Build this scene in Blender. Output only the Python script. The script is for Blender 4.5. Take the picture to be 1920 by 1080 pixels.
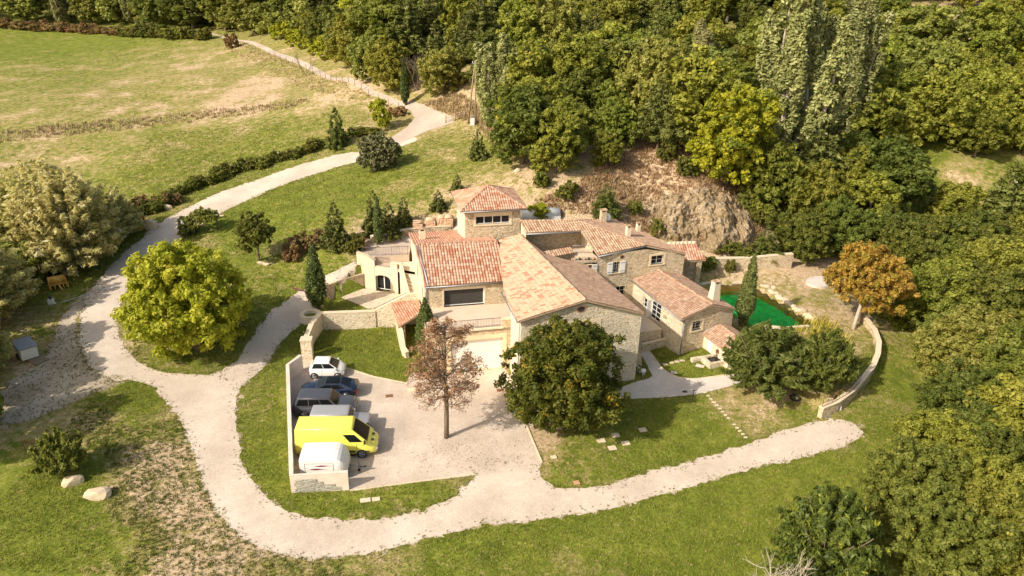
import bpy, bmesh, math, random
import numpy as np
from mathutils import Vector, Matrix

# ------------------------------------------------------------------ camera, sky, sun, exposure
for _o in list(bpy.data.objects): bpy.data.objects.remove(_o)
SC = bpy.context.scene
COL = SC.collection
FPX = 1400.0; TH = math.radians(25); ROLL = math.radians(1.5); CH = 35.0
cam_d = bpy.data.cameras.new('camera'); cam = bpy.data.objects.new('camera', cam_d); COL.objects.link(cam)
cam_d.sensor_width = 36; cam_d.lens = 36 * FPX / 1920; cam_d.clip_end = 3000; cam_d.clip_start = 0.5
cam.matrix_world = Matrix.Translation((0, 0, CH)) @ Matrix.Rotation(math.pi/2 - TH, 4, 'X') @ Matrix.Rotation(ROLL, 4, 'Z')
SC.camera = cam
SUN_EL = math.radians(37); SUN_AZ = math.radians(52)           # azimuth the light travels towards, from +Y to +X
w = bpy.data.worlds.new('World'); SC.world = w; w.use_nodes = True
nt = w.node_tree; bg = nt.nodes['Background']
sky = nt.nodes.new('ShaderNodeTexSky'); sky.sky_type = 'NISHITA'; sky.sun_disc = False
sky.sun_elevation = SUN_EL; sky.sun_rotation = SUN_AZ + math.pi; sky.air_density = 1.0; sky.dust_density = 2.5
wb_ = nt.nodes.new('ShaderNodeMixRGB'); wb_.blend_type = 'MULTIPLY'; wb_.inputs[0].default_value = 1; wb_.inputs[2].default_value = (1.08, .98, .80, 1)   # warm white balance
nt.links.new(sky.outputs[0], wb_.inputs[1]); nt.links.new(wb_.outputs[0], bg.inputs[0]); bg.inputs[1].default_value = 0.15
sd = bpy.data.lights.new('sun', 'SUN'); sd.energy = 4.0; sd.angle = math.radians(0.55); sd.color = (1.0, 0.91, 0.78)
sun = bpy.data.objects.new('sun', sd); COL.objects.link(sun)
sun.rotation_mode = 'QUATERNION'
sun.rotation_quaternion = Vector((math.sin(SUN_AZ)*math.cos(SUN_EL), math.cos(SUN_AZ)*math.cos(SUN_EL), -math.sin(SUN_EL))).to_track_quat('-Z', 'Y')
sun.location = (-60, -40, 80)
SC.view_settings.view_transform = 'Standard'; SC.view_settings.look = 'None'
SC.view_settings.exposure = 0.45; SC.view_settings.gamma = 1.0
SC.render.engine = 'CYCLES'
SC.cycles.max_bounces = 6; SC.cycles.diffuse_bounces = 3; SC.cycles.glossy_bounces = 2; SC.cycles.transmission_bounces = 4
SC.cycles.transparent_max_bounces = 8; SC.cycles.use_denoising = True

# ------------------------------------------------------------------ survey helpers: sight lines of the drone camera meeting measured heights / wall planes
def ray(px, py):
    x = (px-960)/FPX; y = (py-540)/FPX
    u = x*math.cos(ROLL)+y*math.sin(ROLL); v = -x*math.sin(ROLL)+y*math.cos(ROLL)
    return np.array((u, math.cos(TH)-v*math.sin(TH), -(math.sin(TH)+v*math.cos(TH))))
CAM = np.array((0, 0, CH))
def G(px, py, z=0.0):
    d = ray(px, py); t = (z-CH)/d[2]; p = CAM+d*t; return (float(p[0]), float(p[1]), float(z))
def atY(px, py, Y):
    d = ray(px, py); p = CAM+d*(Y/d[1]); return (float(p[0]), float(p[1]), float(p[2]))
def PL(px, py, p0, p1, p2):
    p0, p1, p2 = map(np.array, (p0, p1, p2)); n = np.cross(p1-p0, p2-p0); d = ray(px, py)
    t = np.dot(n, p0-CAM)/np.dot(n, d); return tuple(float(q) for q in CAM+d*t)
def W(px, py, P0, ang):
    A = math.radians(ang); p = (P0[0], P0[1], 0.)
    return PL(px, py, p, (p[0]+math.cos(A), p[1]+math.sin(A), 0.), (p[0], p[1], 1.))
def proj(X, Y, Z):
    X, Y, Z = map(np.asarray, (X, Y, Z))
    zc = Y*math.cos(TH)+(CH-Z)*math.sin(TH); v = ((CH-Z)*math.cos(TH)-Y*math.sin(TH))/zc; u = X/zc
    return 960+FPX*(u*math.cos(ROLL)-v*math.sin(ROLL)), 540+FPX*(u*math.sin(ROLL)+v*math.cos(ROLL)), FPX/zc
def inpoly(x, y, poly):
    x = np.asarray(x, float); y = np.asarray(y, float); r = np.zeros(x.shape, bool); n = len(poly); j = n-1
    for i in range(n):
        xi, yi = poly[i][:2]; xj, yj = poly[j][:2]
        c = ((yi > y) != (yj > y)) & (x < (xj-xi)*(y-yi)/((yj-yi) if yj != yi else 1e-9)+xi)
        r ^= c; j = i
    return r

# ------------------------------------------------------------------ object helpers
def tag(o, label=None, cat=None, group=None, kind=None):
    if label: o['label'] = label
    if cat: o['category'] = cat
    if group: o['group'] = group
    if kind: o['kind'] = kind
    return o
def empty(name, loc=(0, 0, 0), label=None, cat=None, group=None, rz=0):
    o = bpy.data.objects.new(name, None); COL.objects.link(o); o.location = loc; o.rotation_euler = (0, 0, rz)
    o.empty_display_size = 0.3
    return tag(o, label, cat, group)
def npmesh(name, verts, faces, mats, nper=4, uvs=None, tint=None, smooth=False, midx=None):
    me = bpy.data.meshes.new(name); v = np.asarray(verts, np.float32); f = np.asarray(faces, np.int32)
    nf = len(f); me.vertices.add(len(v)); me.vertices.foreach_set('co', v.ravel())
    me.loops.add(nf*nper); me.loops.foreach_set('vertex_index', f.ravel())
    me.polygons.add(nf); me.polygons.foreach_set('loop_start', np.arange(0, nf*nper, nper, dtype=np.int32))
    me.polygons.foreach_set('loop_total', np.full(nf, nper, np.int32))
    if smooth: me.polygons.foreach_set('use_smooth', np.ones(nf, bool))
    if midx is not None: me.polygons.foreach_set('material_index', np.asarray(midx, np.int32))
    for m in mats: me.materials.append(m)
    if uvs is not None:
        l = me.uv_layers.new(name='UVMap'); l.data.foreach_set('uv', np.asarray(uvs, np.float32).ravel())
    if tint is not None:
        for k, vals in tint.items():
            a = me.attributes.new(k, 'FLOAT', 'POINT'); a.data.foreach_set('value', np.asarray(vals, np.float32))
    me.update(); me.validate(); return me
class MB:
    """collects faces with metre-scaled UVs, builds them as one mesh object"""
    def __init__(s): s.v = []; s.f = []; s.uv = []; s.m = []; s.mats = []; s.sm = []
    def _mi(s, m):
        if m not in s.mats: s.mats.append(m)
        return s.mats.index(m)
    def face(s, pts, mat, uv=None, smooth=False):
        pts = [tuple(map(float, p)) for p in pts]
        if uv is None:
            n = Vector((0, 0, 0)); k = len(pts)
            for i in range(k):
                a, b = Vector(pts[i]), Vector(pts[(i+1) % k])
                n += Vector(((a.y-b.y)*(a.z+b.z), (a.z-b.z)*(a.x+b.x), (a.x-b.x)*(a.y+b.y)))
            if n.length < 1e-10: return
            n.normalize()
            if abs(n.z) < 0.75:
                t = Vector((-n.y, n.x, 0)).normalized(); uv = [(p[0]*t.x+p[1]*t.y, p[2]) for p in pts]
            else: uv = [(p[0], p[1]) for p in pts]
        i0 = len(s.v); s.v += pts; s.f.append(list(range(i0, i0+len(pts)))); s.uv += uv
        s.m.append(s._mi(mat)); s.sm.append(smooth)
    def prism(s, poly, z0, z1, mat, top=None, bottom=True):
        n = len(poly); Z0 = (lambda i: z0) if not hasattr(z0, '__len__') else (lambda i: z0[i]); Z1 = (lambda i: z1) if not hasattr(z1, '__len__') else (lambda i: z1[i])
        ar = sum(poly[i][0]*poly[(i+1) % n][1]-poly[(i+1) % n][0]*poly[i][1] for i in range(n))
        idx = list(range(n)) if ar > 0 else list(range(n))[::-1]
        s.face([(poly[i][0], poly[i][1], Z1(i)) for i in idx], top or mat)
        if bottom: s.face([(poly[i][0], poly[i][1], Z0(i)) for i in idx[::-1]], mat)
        for k in range(n):
            i, j = idx[k], idx[(k+1) % n]
            s.face([(poly[i][0], poly[i][1], Z0(i)), (poly[j][0], poly[j][1], Z0(j)), (poly[j][0], poly[j][1], Z1(j)), (poly[i][0], poly[i][1], Z1(i))], mat)
    def box(s, c, size, mat, ang=0., M=None):
        """centre-bottom c, size (lx,ly,lz)"""
        ca, sa = math.cos(ang), math.sin(ang); lx, ly, lz = size[0]/2, size[1]/2, size[2]
        P = []
        for z in (0, lz):
            for x, y in ((-lx, -ly), (lx, -ly), (lx, ly), (-lx, ly)): P.append(Vector((c[0]+x*ca-y*sa, c[1]+x*sa+y*ca, c[2]+z)))
        if M is not None: P = [M @ p for p in P]
        for q in ((3, 2, 1, 0), (4, 5, 6, 7), (0, 1, 5, 4), (1, 2, 6, 5), (2, 3, 7, 6), (3, 0, 4, 7)): s.face([P[i] for i in q], mat)
    def tube(s, a, b, r0, mat, r1=None, n=8, caps=True):
        a, b = Vector(a), Vector(b); r1 = r0 if r1 is None else r1; d = (b-a)
        if d.length < 1e-6: return
        q = d.to_track_quat('Z', 'Y'); A = []; B = []
        for i in range(n):
            t = 2*math.pi*i/n; c = Vector((math.cos(t), math.sin(t), 0)); A.append(a+q @ (c*r0)); B.append(b+q @ (c*r1))
        for i in range(n):
            j = (i+1) % n; s.face([A[i], A[j], B[j], B[i]], mat, smooth=n > 5)
        if caps: s.face(A[::-1], mat); s.face(B, mat)
    def path(s, pts, r, mat, n=6):
        for i in range(len(pts)-1):
            ra = r[i] if hasattr(r, '__len__') else r; rb = r[i+1] if hasattr(r, '__len__') else r
            s.tube(pts[i], pts[i+1], ra, mat, rb, n)
    def build(s, name, parent=None, label=None, cat=None, group=None, kind=None, local=False):
        me = bpy.data.meshes.new(name); me.from_pydata(s.v, [], s.f)
        for m in s.mats: me.materials.append(m)
        me.polygons.foreach_set('material_index', s.m); me.polygons.foreach_set('use_smooth', s.sm)
        l = me.uv_layers.new(name='UVMap'); l.data.foreach_set('uv', np.array(s.uv, np.float32).ravel())
        if any(s.sm):
            bm = bmesh.new(); bm.from_mesh(me); bmesh.ops.remove_doubles(bm, verts=bm.verts, dist=1e-4); bm.to_mesh(me); bm.free()
        me.update()
        o = bpy.data.objects.new(name, me); COL.objects.link(o)
        if parent is not None:
            o.parent = parent
            if not local: o.matrix_parent_inverse = parent_inv(parent)
        return tag(o, label, cat, group, kind)
def parent_inv(p):
    M = Matrix.Identity(4); q = p
    ch = []
    while q is not None: ch.append(q); q = q.parent
    for q in reversed(ch):
        M = M @ q.matrix_parent_inverse @ q.matrix_basis
    return M.inverted()

# ------------------------------------------------------------------ materials
def nodes(name):
    m = bpy.data.materials.new(name); m.use_nodes = True; t = m.node_tree; b = t.nodes['Principled BSDF']; return m, t, b
def N(t, kind, **k):
    n = t.nodes.new('ShaderNode'+kind)
    for a, v in k.items():
        if a.startswith('i_'):
            key = a[2:]; n.inputs[int(key) if key.isdigit() else key.replace('_', ' ')].default_value = v
        else: setattr(n, a, v)
    return n
def ramp(t, stops, fac, interp='LINEAR'):
    r = t.nodes.new('ShaderNodeValToRGB'); r.color_ramp.interpolation = interp; e = r.color_ramp.elements
    while len(e) < len(stops): e.new(0.5)
    for i, (p, c) in enumerate(stops): e[i].position = p; e[i].color = (*c, 1) if len(c) == 3 else c
    t.links.new(fac, r.inputs[0]); return r.outputs[0]
def g1(v): return (v, v, v)
def noise(t, vec, scale, detail=4, rough=0.6, out=0):
    n = N(t, 'TexNoise'); n.inputs['Scale'].default_value = scale; n.inputs['Detail'].default_value = detail; n.inputs['Roughness'].default_value = rough
    t.links.new(vec, n.inputs['Vector']); return n.outputs[out]
def mixc(t, fac, a, b, mode='MIX'):
    n = N(t, 'MixRGB', blend_type=mode)
    for i, x in ((0, fac), (1, a), (2, b)):
        if hasattr(x, 'links'): t.links.new(x, n.inputs[i])
        elif i == 0: n.inputs[0].default_value = x
        else: n.inputs[i].default_value = (*x, 1)
    return n.outputs[0]
def bump(t, b, h, strength, dist=0.05):
    n = N(t, 'Bump'); n.inputs['Strength'].default_value = strength; n.inputs['Distance'].default_value = dist
    t.links.new(h, n.inputs['Height']); t.links.new(n.outputs[0], b.inputs['Normal'])
def mat(name, c, rough=0.7, metal=0.0, var=0.12, scale=3.0, coat=0.0, bmp=0.0, emit=None):
    m, t, b = nodes(name); b.inputs['Roughness'].default_value = rough; b.inputs['Metallic'].default_value = metal
    b.inputs['Coat Weight'].default_value = coat
    tc = N(t, 'TexCoord'); f = noise(t, tc.outputs['Object'], scale, 5)
    lo = tuple(x*(1-var) for x in c); hi = tuple(min(1, x*(1+var)) for x in c)
    t.links.new(ramp(t, [(0.3, lo), (0.7, hi)], f), b.inputs['Base Color'])
    if bmp: bump(t, b, f, bmp, 0.02)
    return m
def stone_mat(name, stones, mortar, mw=0.06, sx=3.1, sy=6.2):
    m, t, b = nodes(name); b.inputs['Roughness'].default_value = 0.9
    uv = N(t, 'UVMap').outputs[0]; mp = N(t, 'Mapping'); mp.inputs['Scale'].default_value = (sx, sy, 1); t.links.new(uv, mp.inputs[0])
    wob = N(t, 'MixRGB', blend_type='ADD'); wob.inputs[0].default_value = 0.16; t.links.new(mp.outputs[0], wob.inputs[1]); t.links.new(noise(t, uv, 3, 2, .5, 1), wob.inputs[2])
    v1 = N(t, 'TexVoronoi', feature='F1'); v1.inputs['Scale'].default_value = 1; v1.inputs['Randomness'].default_value = .85
    v2 = N(t, 'TexVoronoi', feature='DISTANCE_TO_EDGE'); v2.inputs['Scale'].default_value = 1; v2.inputs['Randomness'].default_value = .85
    for v in (v1, v2): t.links.new(wob.outputs[0], v.inputs['Vector'])
    sep = N(t, 'SeparateColor'); t.links.new(v1.outputs['Color'], sep.inputs[0])
    k = len(stones); col = ramp(t, [(i/(k-1), c) for i, c in enumerate(stones)], sep.outputs[0])
    edge = ramp(t, [(mw*.5, g1(1)), (mw*1.8, g1(0))], v2.outputs[0])
    c = mixc(t, edge, col, mortar)
    st = ramp(t, [(.3, g1(.78)), (.65, g1(1.08))], noise(t, uv, .45, 6, .65))
    c = mixc(t, 1.0, c, st, 'MULTIPLY')
    fine = ramp(t, [(.3, g1(.82)), (.7, g1(1.12))], noise(t, uv, 14, 4, .7))
    c = mixc(t, 1.0, c, fine, 'MULTIPLY'); t.links.new(c, b.inputs['Base Color'])
    bump(t, b, ramp(t, [(0, g1(0)), (.12, g1(.8)), (.4, g1(1))], v2.outputs[0]), 0.8, 0.05)
    return m
def tile_mat(name, cols, dirt=0.35, streak=0.5):
    """canal tiles: one colour per tile from its row and column, weathering on top"""
    m, t, b = nodes(name); b.inputs['Roughness'].default_value = 0.85
    uv = N(t, 'UVMap').outputs[0]; fl = N(t, 'VectorMath', operation='FLOOR'); t.links.new(uv, fl.inputs[0])
    wn = N(t, 'TexWhiteNoise', noise_dimensions='2D'); t.links.new(fl.outputs[0], wn.inputs['Vector'])
    clus = N(t, 'Mapping'); clus.inputs['Scale'].default_value = (.23, .35, 1); t.links.new(fl.outputs[0], clus.inputs[0])
    cn = noise(t, clus.outputs[0], 1.3, 2, .5)
    mx = N(t, 'Math', operation='MULTIPLY_ADD'); t.links.new(wn.outputs[0], mx.inputs[0]); mx.inputs[1].default_value = .75
    sc2 = N(t, 'Math', operation='MULTIPLY_ADD'); t.links.new(cn, sc2.inputs[0]); sc2.inputs[1].default_value = .6; sc2.inputs[2].default_value = -.18
    t.links.new(sc2.outputs[0], mx.inputs[2])
    k = len(cols); c = ramp(t, [(p, q) for p, q in cols], mx.outputs[0])
    tc = N(t, 'TexCoord').outputs['Object']
    d = ramp(t, [(.38, g1(1-dirt*.6)), (.60, g1(1.06))], noise(t, tc, 3.2, 8, .78)); c = mixc(t, 1.0, c, d, 'MULTIPLY')
    d2 = ramp(t, [(.3, g1(1-dirt*.7)), (.6, g1(1.05))], noise(t, tc, 9, 5, .7)); c = mixc(t, streak, c, mixc(t, 1.0, c, d2, 'MULTIPLY'))
    # the trough between two cover tiles gets a darker colour, so the rows stand out
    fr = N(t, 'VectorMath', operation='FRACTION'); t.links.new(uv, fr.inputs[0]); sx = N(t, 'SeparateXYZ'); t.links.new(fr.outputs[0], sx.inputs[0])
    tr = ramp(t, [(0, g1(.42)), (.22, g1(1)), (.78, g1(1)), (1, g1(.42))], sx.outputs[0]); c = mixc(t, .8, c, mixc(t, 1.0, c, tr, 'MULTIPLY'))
    t.links.new(c, b.inputs['Base Color']); return m
def gravel_mat(name, c0, c1, c2, spots=(.16, .12, .07), spot=0.62):
    m, t, b = nodes(name); b.inputs['Roughness'].default_value = 0.95
    tc = N(t, 'TexCoord').outputs['Object']
    a = ramp(t, [(.36, c0), (.5, c1), (.62, c2)], noise(t, tc, .22, 7, .66))
    f = ramp(t, [(.36, g1(.78)), (.64, g1(1.14))], noise(t, tc, 9, 6, .85)); a = mixc(t, 1.0, a, f, 'MULTIPLY')
    fw = ramp(t, [(.3, g1(.93)), (.7, g1(1.05))], noise(t, tc, 1.6, 5, .7)); a = mixc(t, 1.0, a, fw, 'MULTIPLY')
    s = ramp(t, [(spot, g1(0)), (spot+.05, g1(1))], noise(t, tc, 5.5, 5, .75))
    s2 = ramp(t, [(.5, g1(0)), (.62, g1(.7))], noise(t, tc, .5, 4, .6)); s = mixc(t, 1.0, s, s2, 'MULTIPLY')
    a = mixc(t, s, a, spots); t.links.new(a, b.inputs['Base Color'])
    bump(t, b, noise(t, tc, 14, 4, .8), .5, .03); return m
def leaf_mat(name, cols, acc=None, accp=.9, sat=1.0, trans=.46, hue=.5, vmin=.78, vmax=1.22, jit=.018):
    """leaf clump colours by per-leaf and per-clump tint, and a whole-tree variation"""
    m, t, b = nodes(name); out = t.nodes['Material Output']; b.inputs['Roughness'].default_value = .55; b.inputs['Specular IOR Level'].default_value = .25
    at = N(t, 'Attribute', attribute_name='tint'); k = len(cols)
    c = ramp(t, [(i/(k-1), x) for i, x in enumerate(cols)], at.outputs['Fac'])
    if acc:
        a2 = N(t, 'Attribute', attribute_name='acc'); c = mixc(t, ramp(t, [(accp-.04, g1(0)), (accp+.04, g1(1))], a2.outputs['Fac']), c, acc)
    oi = N(t, 'ObjectInfo')
    hs = N(t, 'HueSaturation'); hs.inputs['Saturation'].default_value = sat
    mr = N(t, 'MapRange'); t.links.new(oi.outputs['Random'], mr.inputs[0]); mr.inputs[3].default_value = vmin*1.2; mr.inputs[4].default_value = vmax*1.2
    wn = N(t, 'TexWhiteNoise', noise_dimensions='1D'); t.links.new(oi.outputs['Random'], wn.inputs['W'])
    mh = N(t, 'MapRange'); t.links.new(wn.outputs[0], mh.inputs[0]); mh.inputs[3].default_value = hue-jit; mh.inputs[4].default_value = hue+jit
    t.links.new(mr.outputs[0], hs.inputs['Value']); t.links.new(mh.outputs[0], hs.inputs['Hue']); t.links.new(c, hs.inputs['Color'])
    t.links.new(hs.outputs[0], b.inputs['Base Color'])
    tr = N(t, 'BsdfTranslucent'); t.links.new(hs.outputs[0], tr.inputs[0]); mx = N(t, 'MixShader'); mx.inputs[0].default_value = trans
    t.links.new(b.outputs[0], mx.inputs[1]); t.links.new(tr.outputs[0], mx.inputs[2]); t.links.new(mx.outputs[0], out.inputs[0]); return m
def glass_mat(name, c=(.02, .022, .025), rough=.06):
    m, t, b = nodes(name); b.inputs['Base Color'].default_value = (*c, 1); b.inputs['Roughness'].default_value = rough; b.inputs['Specular IOR Level'].default_value = .2; return m

M = {}
M['stone'] = stone_mat('limestone_rubble', [(.40, .27, .14), (.58, .43, .26), (.68, .55, .37), (.50, .37, .22), (.74, .63, .46)], (.74, .62, .44), .05)
M['stone_pale'] = stone_mat('pale_pointed_rubble', [(.50, .36, .20), (.66, .53, .35), (.74, .62, .44), (.78, .68, .50)], (.80, .70, .53), .09)
M['stone_dark'] = stone_mat('weathered_rubble', [(.22, .17, .11), (.38, .30, .20), (.46, .38, .27), (.55, .46, .33)], (.50, .42, .30), .05)
M['cap'] = mat('wall_coping', (.66, .54, .38), .9, var=.15, scale=4, bmp=.2)
M['plaster'] = mat('lime_plaster', (.74, .60, .40), .9, var=.06, scale=2)
M['plaster_pale'] = mat('pale_lime_render', (.70, .58, .42), .9, var=.08, scale=2)
M['concrete'] = mat('rendered_concrete', (.66, .57, .48), .9, var=.10, scale=1.2, bmp=.1)
M['paving'] = mat('beige_stone_paving', (.62, .51, .39), .85, var=.08, scale=1.0)
M['white'] = mat('white_paint', (.80, .78, .74), .5, var=.03)
M['metal_rail'] = mat('plum_brown_iron', (.16, .10, .12), .6, .3)
M['dark_metal'] = mat('dark_metal', (.05, .05, .055), .5, .5)
M['zinc'] = mat('zinc_sheet', (.32, .33, .36), .5, .6)
M['rust'] = mat('rusty_iron', (.22, .10, .05), .8, .2, var=.3, scale=8)
M['wood'] = mat('weathered_wood', (.30, .22, .14), .85, var=.25, scale=5, bmp=.3)
M['bark'] = mat('brown_bark', (.17, .125, .085), .95, var=.35, scale=6, bmp=.6)
M['bark_pale'] = mat('pale_grey_bark', (.42, .36, .28), .95, var=.25, scale=6, bmp=.5)
M['interior'] = mat('unlit_room', (.05, .045, .04), .95)
M['glass'] = glass_mat('window_glass')
M['rock'] = mat('field_boulder', (.60, .48, .33), .9, var=.2, scale=3, bmp=.5)
M['terracotta'] = mat('terracotta_pot', (.50, .28, .16), .85)
M['log'] = mat('cut_firewood', (.62, .42, .27), .9, var=.4, scale=9, bmp=.4)
M['t_red'] = tile_mat('red_mixed_canal_tiles', [(0, (0.594, 0.391, 0.272)), (.3, (0.549, 0.327, 0.218)), (.5, (0.615, 0.418, 0.298)), (.66, (0.464, 0.217, 0.129)), (.85, (0.423, 0.169, 0.096))], .22)
M['t_pink'] = tile_mat('pink_flat_canal_tiles', [(0, (0.630, 0.402, 0.283)), (.35, (0.584, 0.329, 0.213)), (.6, (0.522, 0.256, 0.158)), (.85, (0.461, 0.192, 0.111))], .15)
M['t_peach'] = tile_mat('peach_canal_tiles', [(0, (0.711, 0.491, 0.333)), (.45, (0.726, 0.474, 0.309)), (.7, (0.663, 0.402, 0.261)), (.86, (0.536, 0.240, 0.143)), (1, (0.460, 0.183, 0.110))], .16)  # own tile colours of the barn's west slope, mostly peach
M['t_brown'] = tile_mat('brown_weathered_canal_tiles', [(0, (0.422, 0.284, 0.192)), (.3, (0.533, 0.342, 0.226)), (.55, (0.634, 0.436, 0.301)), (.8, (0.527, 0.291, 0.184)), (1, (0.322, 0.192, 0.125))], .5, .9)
M['t_old'] = tile_mat('old_mixed_canal_tiles', [(0, (0.599, 0.441, 0.299)), (.3, (0.523, 0.332, 0.209)), (.55, (0.635, 0.452, 0.302)), (.75, (0.431, 0.233, 0.136)), (1, (0.372, 0.178, 0.105))], .35, .8)
M['gravel'] = gravel_mat('pale_limestone_gravel', (0.525, 0.429, 0.341), (0.593, 0.495, 0.397), (0.650, 0.551, 0.447))
M['gravel_park'] = gravel_mat('parking_gravel', (0.484, 0.395, 0.312), (0.559, 0.459, 0.366), (0.636, 0.532, 0.434), spot=.60)
M['path'] = gravel_mat('grey_path_gravel', (0.522, 0.468, 0.414), (0.594, 0.531, 0.468), (0.648, 0.585, 0.513))
M['slab_road'] = gravel_mat('concrete_lane', (0.435, 0.354, 0.282), (0.485, 0.398, 0.319), (0.534, 0.445, 0.356), spot=.66)
# ------------------------------------------------------------------ terrain: surveyed spot heights joined by a smooth surface
SPOT = [(545,930,0),(560,680,0),(700,800,0),(900,850,0),(960,760,0),(1000,900,0),(1190,715,0),(1100,780,0),(1250,800,0),(1400,730,.2),(1300,700,.2),
 (1240,650,.15),(1400,850,-.2),(1550,790,-.1),(1600,850,-.3),(1680,700,-.4),(1720,600,-.3),(1200,1000,-.6),(700,1050,-.3),(300,1050,0),(100,1000,0),(60,850,.2),
 (150,700,.5),(400,900,0),(300,700,.2),(180,600,.8),(250,520,1.2),(300,440,2),(400,370,3.2),(500,335,4),(650,290,5.8),(740,255,7.5),(800,220,9),(840,222,9.5),
 (890,235,10),(750,185,10),(640,140,10),(540,100,10),(450,72,10),(300,62,8.5),(100,48,7),(100,120,6),(100,180,5),(400,150,7.5),(600,200,8.5),(650,240,7.5),
 (400,230,5.5),(100,250,3.5),(300,300,3.5),(100,320,1.5),(200,380,1.2),(0,400,.5),(450,300,4),(50,500,.5),(100,450,.8),(20,650,.3),(470,650,.3),(520,590,.8),
 (570,550,1.3),(620,515,2.3),(660,490,3.4),(690,470,4),(740,455,4),(820,447,4.1),(480,500,2.5),(540,470,3),(600,450,3.8),(640,440,4.3),(700,430,4.9),
 (520,400,4.2),(600,370,5),(720,380,5.8),(760,420,5.2),(840,400,6.2),(800,330,7.5),(900,300,9),(950,360,8.3),(1000,330,9.5),(380,460,1.8),(420,420,2.7),
 (620,600,.3),(680,600,.1),(1500,530,1.4),(1350,500,2.2),(1440,480,2.6),(1600,590,1.1),(1480,690,.9),(1600,650,1.0),(1640,500,1.2),
 (1750,500,0),(1850,600,-1),(1900,800,-2),(1800,1000,-2.2),(1700,900,-1),(1900,450,1.5),(1500,1000,-.8)]
SPOTY = [(1330,468,79),(1330,350,85),(1230,400,84),(1230,340,88),(1300,290,92),(1300,250,100),(1130,370,82),(1060,385,81),(1180,310,90),(1000,395,80),(1100,250,98),(1100,200,115),(1100,100,135),(1100,0,170),
 (900,150,125),(750,100,145),(600,40,195),(1500,200,120),(1500,350,96),(1650,300,105),(1700,340,100),(1850,345,97),(1780,55,150),(1800,200,122),(1400,400,88),(1450,300,102),
 (1420,0,170),(1900,0,175),(1250,80,140)]
RP = [G(*s) for s in SPOT]+[atY(*s) for s in SPOTY]
RP += [(-300,60,0),(-300,200,4),(-250,330,20),(-80,330,24),(0,450,60),(-300,450,60),(300,450,70),(150,300,42),(300,150,20),(300,40,-3),(60,20,-3),(0,15,-1),(-60,20,0),(-120,60,0),(90,60,-2),(140,100,4),(60,10,-3),(-200,20,0),
        (12,68,.3),(0,66,.3),(-8,62,.2),(6,60,.1),(16,64,.4)]
RP = np.array(RP, float); _c = 5.0
def _phi(d2): return np.sqrt(d2+_c*_c)
_A = _phi(((RP[:, None, :2]-RP[None, :, :2])**2).sum(-1)); _A += np.eye(len(RP))*-0.6
_n = len(RP); _B = np.zeros((_n+1, _n+1)); _B[:_n, :_n] = _A; _B[_n, :_n] = 1; _B[:_n, _n] = 1
_wt = np.linalg.solve(_B, np.append(RP[:, 2], 0))
def rbf(x, y):
    x = np.asarray(x, float); y = np.asarray(y, float); sh = x.shape; x = x.ravel(); y = y.ravel(); r = np.empty(len(x))
    for i in range(0, len(x), 20000):
        d = (x[i:i+20000, None]-RP[:, 0])**2+(y[i:i+20000, None]-RP[:, 1])**2; r[i:i+20000] = _phi(d) @ _wt[:_n]+_wt[_n]
    return r.reshape(sh)
def gp(l, z): return [G(a, b, z)[:2] for a, b in l]
PARK = [(-20.6,58.4),(-15.2,40),(-4,41),(6,50),(7,57),(-4,58),(-9,57)]
PAD_PATIO = gp([(611,562),(681,540),(745,550),(785,545),(785,580),(714,582),(694,584),(607,592)], .4)
PAD_COURT = gp([(607,616),(740,614),(770,672),(765,720),(700,708),(586,682),(574,676)], 0)
PAD_HOUSE = [(-15.9,73.0),(-12.2,72.0),(-8.9,66.2),(-8.2,61.5),(-7.2,57.6),(-4.6,57.2),(-.6,57.9),(.9,53.9),(10.6,56.7),(12.4,62),(15.8,61),(20.7,63.4),(17.8,69.5),(12,74.0),(7,73.5),(.5,75),(-6.5,75.5),(-11.4,75.2),(-15.8,74.4)]
GARDEN = gp([(1395,700),(1440,720),(1500,728),(1540,769)], .2)+gp([(1600,733),(1620,712),(1640,688),(1648,655),(1640,625),(1622,600),(1600,592)], 1.1)+gp([(1560,560),(1440,640)], 1.3)
POOL = gp([(1340,531),(1400,530),(1425,543),(1460,567),(1500,592),(1527,603),(1512,609),(1470,613),(1420,606),(1345,560)], 1.35)
def rgh(x, y):
    return .05*np.sin(x*.9+np.sin(y*.7)*1.3)*np.sin(y*.8+1.1*np.sin(x*.5))+.12*np.sin(x*.23+1.7)*np.sin(y*.19+np.sin(x*.11))
def zt(x, y):
    x = np.asarray(x, float); y = np.asarray(y, float); z = rbf(x, y)
    far = np.clip((np.hypot(x, y-62)-26)/10, 0, 1); z = z+rgh(x, y)*far+.9*far*np.sin(x*.071+2)*np.sin(y*.063)*np.clip((y-95)/60, 0, 1)
    z = np.where(inpoly(x, y, PARK), 0, z); z = np.where(inpoly(x, y, PAD_PATIO), .36, z); z = np.where(inpoly(x, y, PAD_COURT), 0, z)
    z = np.where(inpoly(x, y, PAD_HOUSE), np.minimum(z, .1), z); z = np.where(inpoly(x, y, GARDEN), np.maximum(z, 1.05), z)
    return np.where(inpoly(x, y, POOL), np.minimum(z, -.3), z)
def P(px, py, dz=0.):
    """ground point seen at a pixel of the survey photograph"""
    d = ray(px, py); t = np.linspace(25, 700, 2400); X = d[0]*t; Y = d[1]*t; Z = CH+d[2]*t; h = zt(X, Y); k = np.argmax(Z < h)
    if not (Z < h).any(): k = len(t)-1
    a, b = t[max(k-1, 0)], t[k]
    for _ in range(12):
        m = (a+b)/2
        if CH+d[2]*m < float(zt(d[0]*m, d[1]*m)): b = m
        else: a = m
    return (float(d[0]*a), float(d[1]*a), float(CH+d[2]*a+dz))
def PP(l): return [P(a, b)[:2] for a, b in l]
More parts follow.
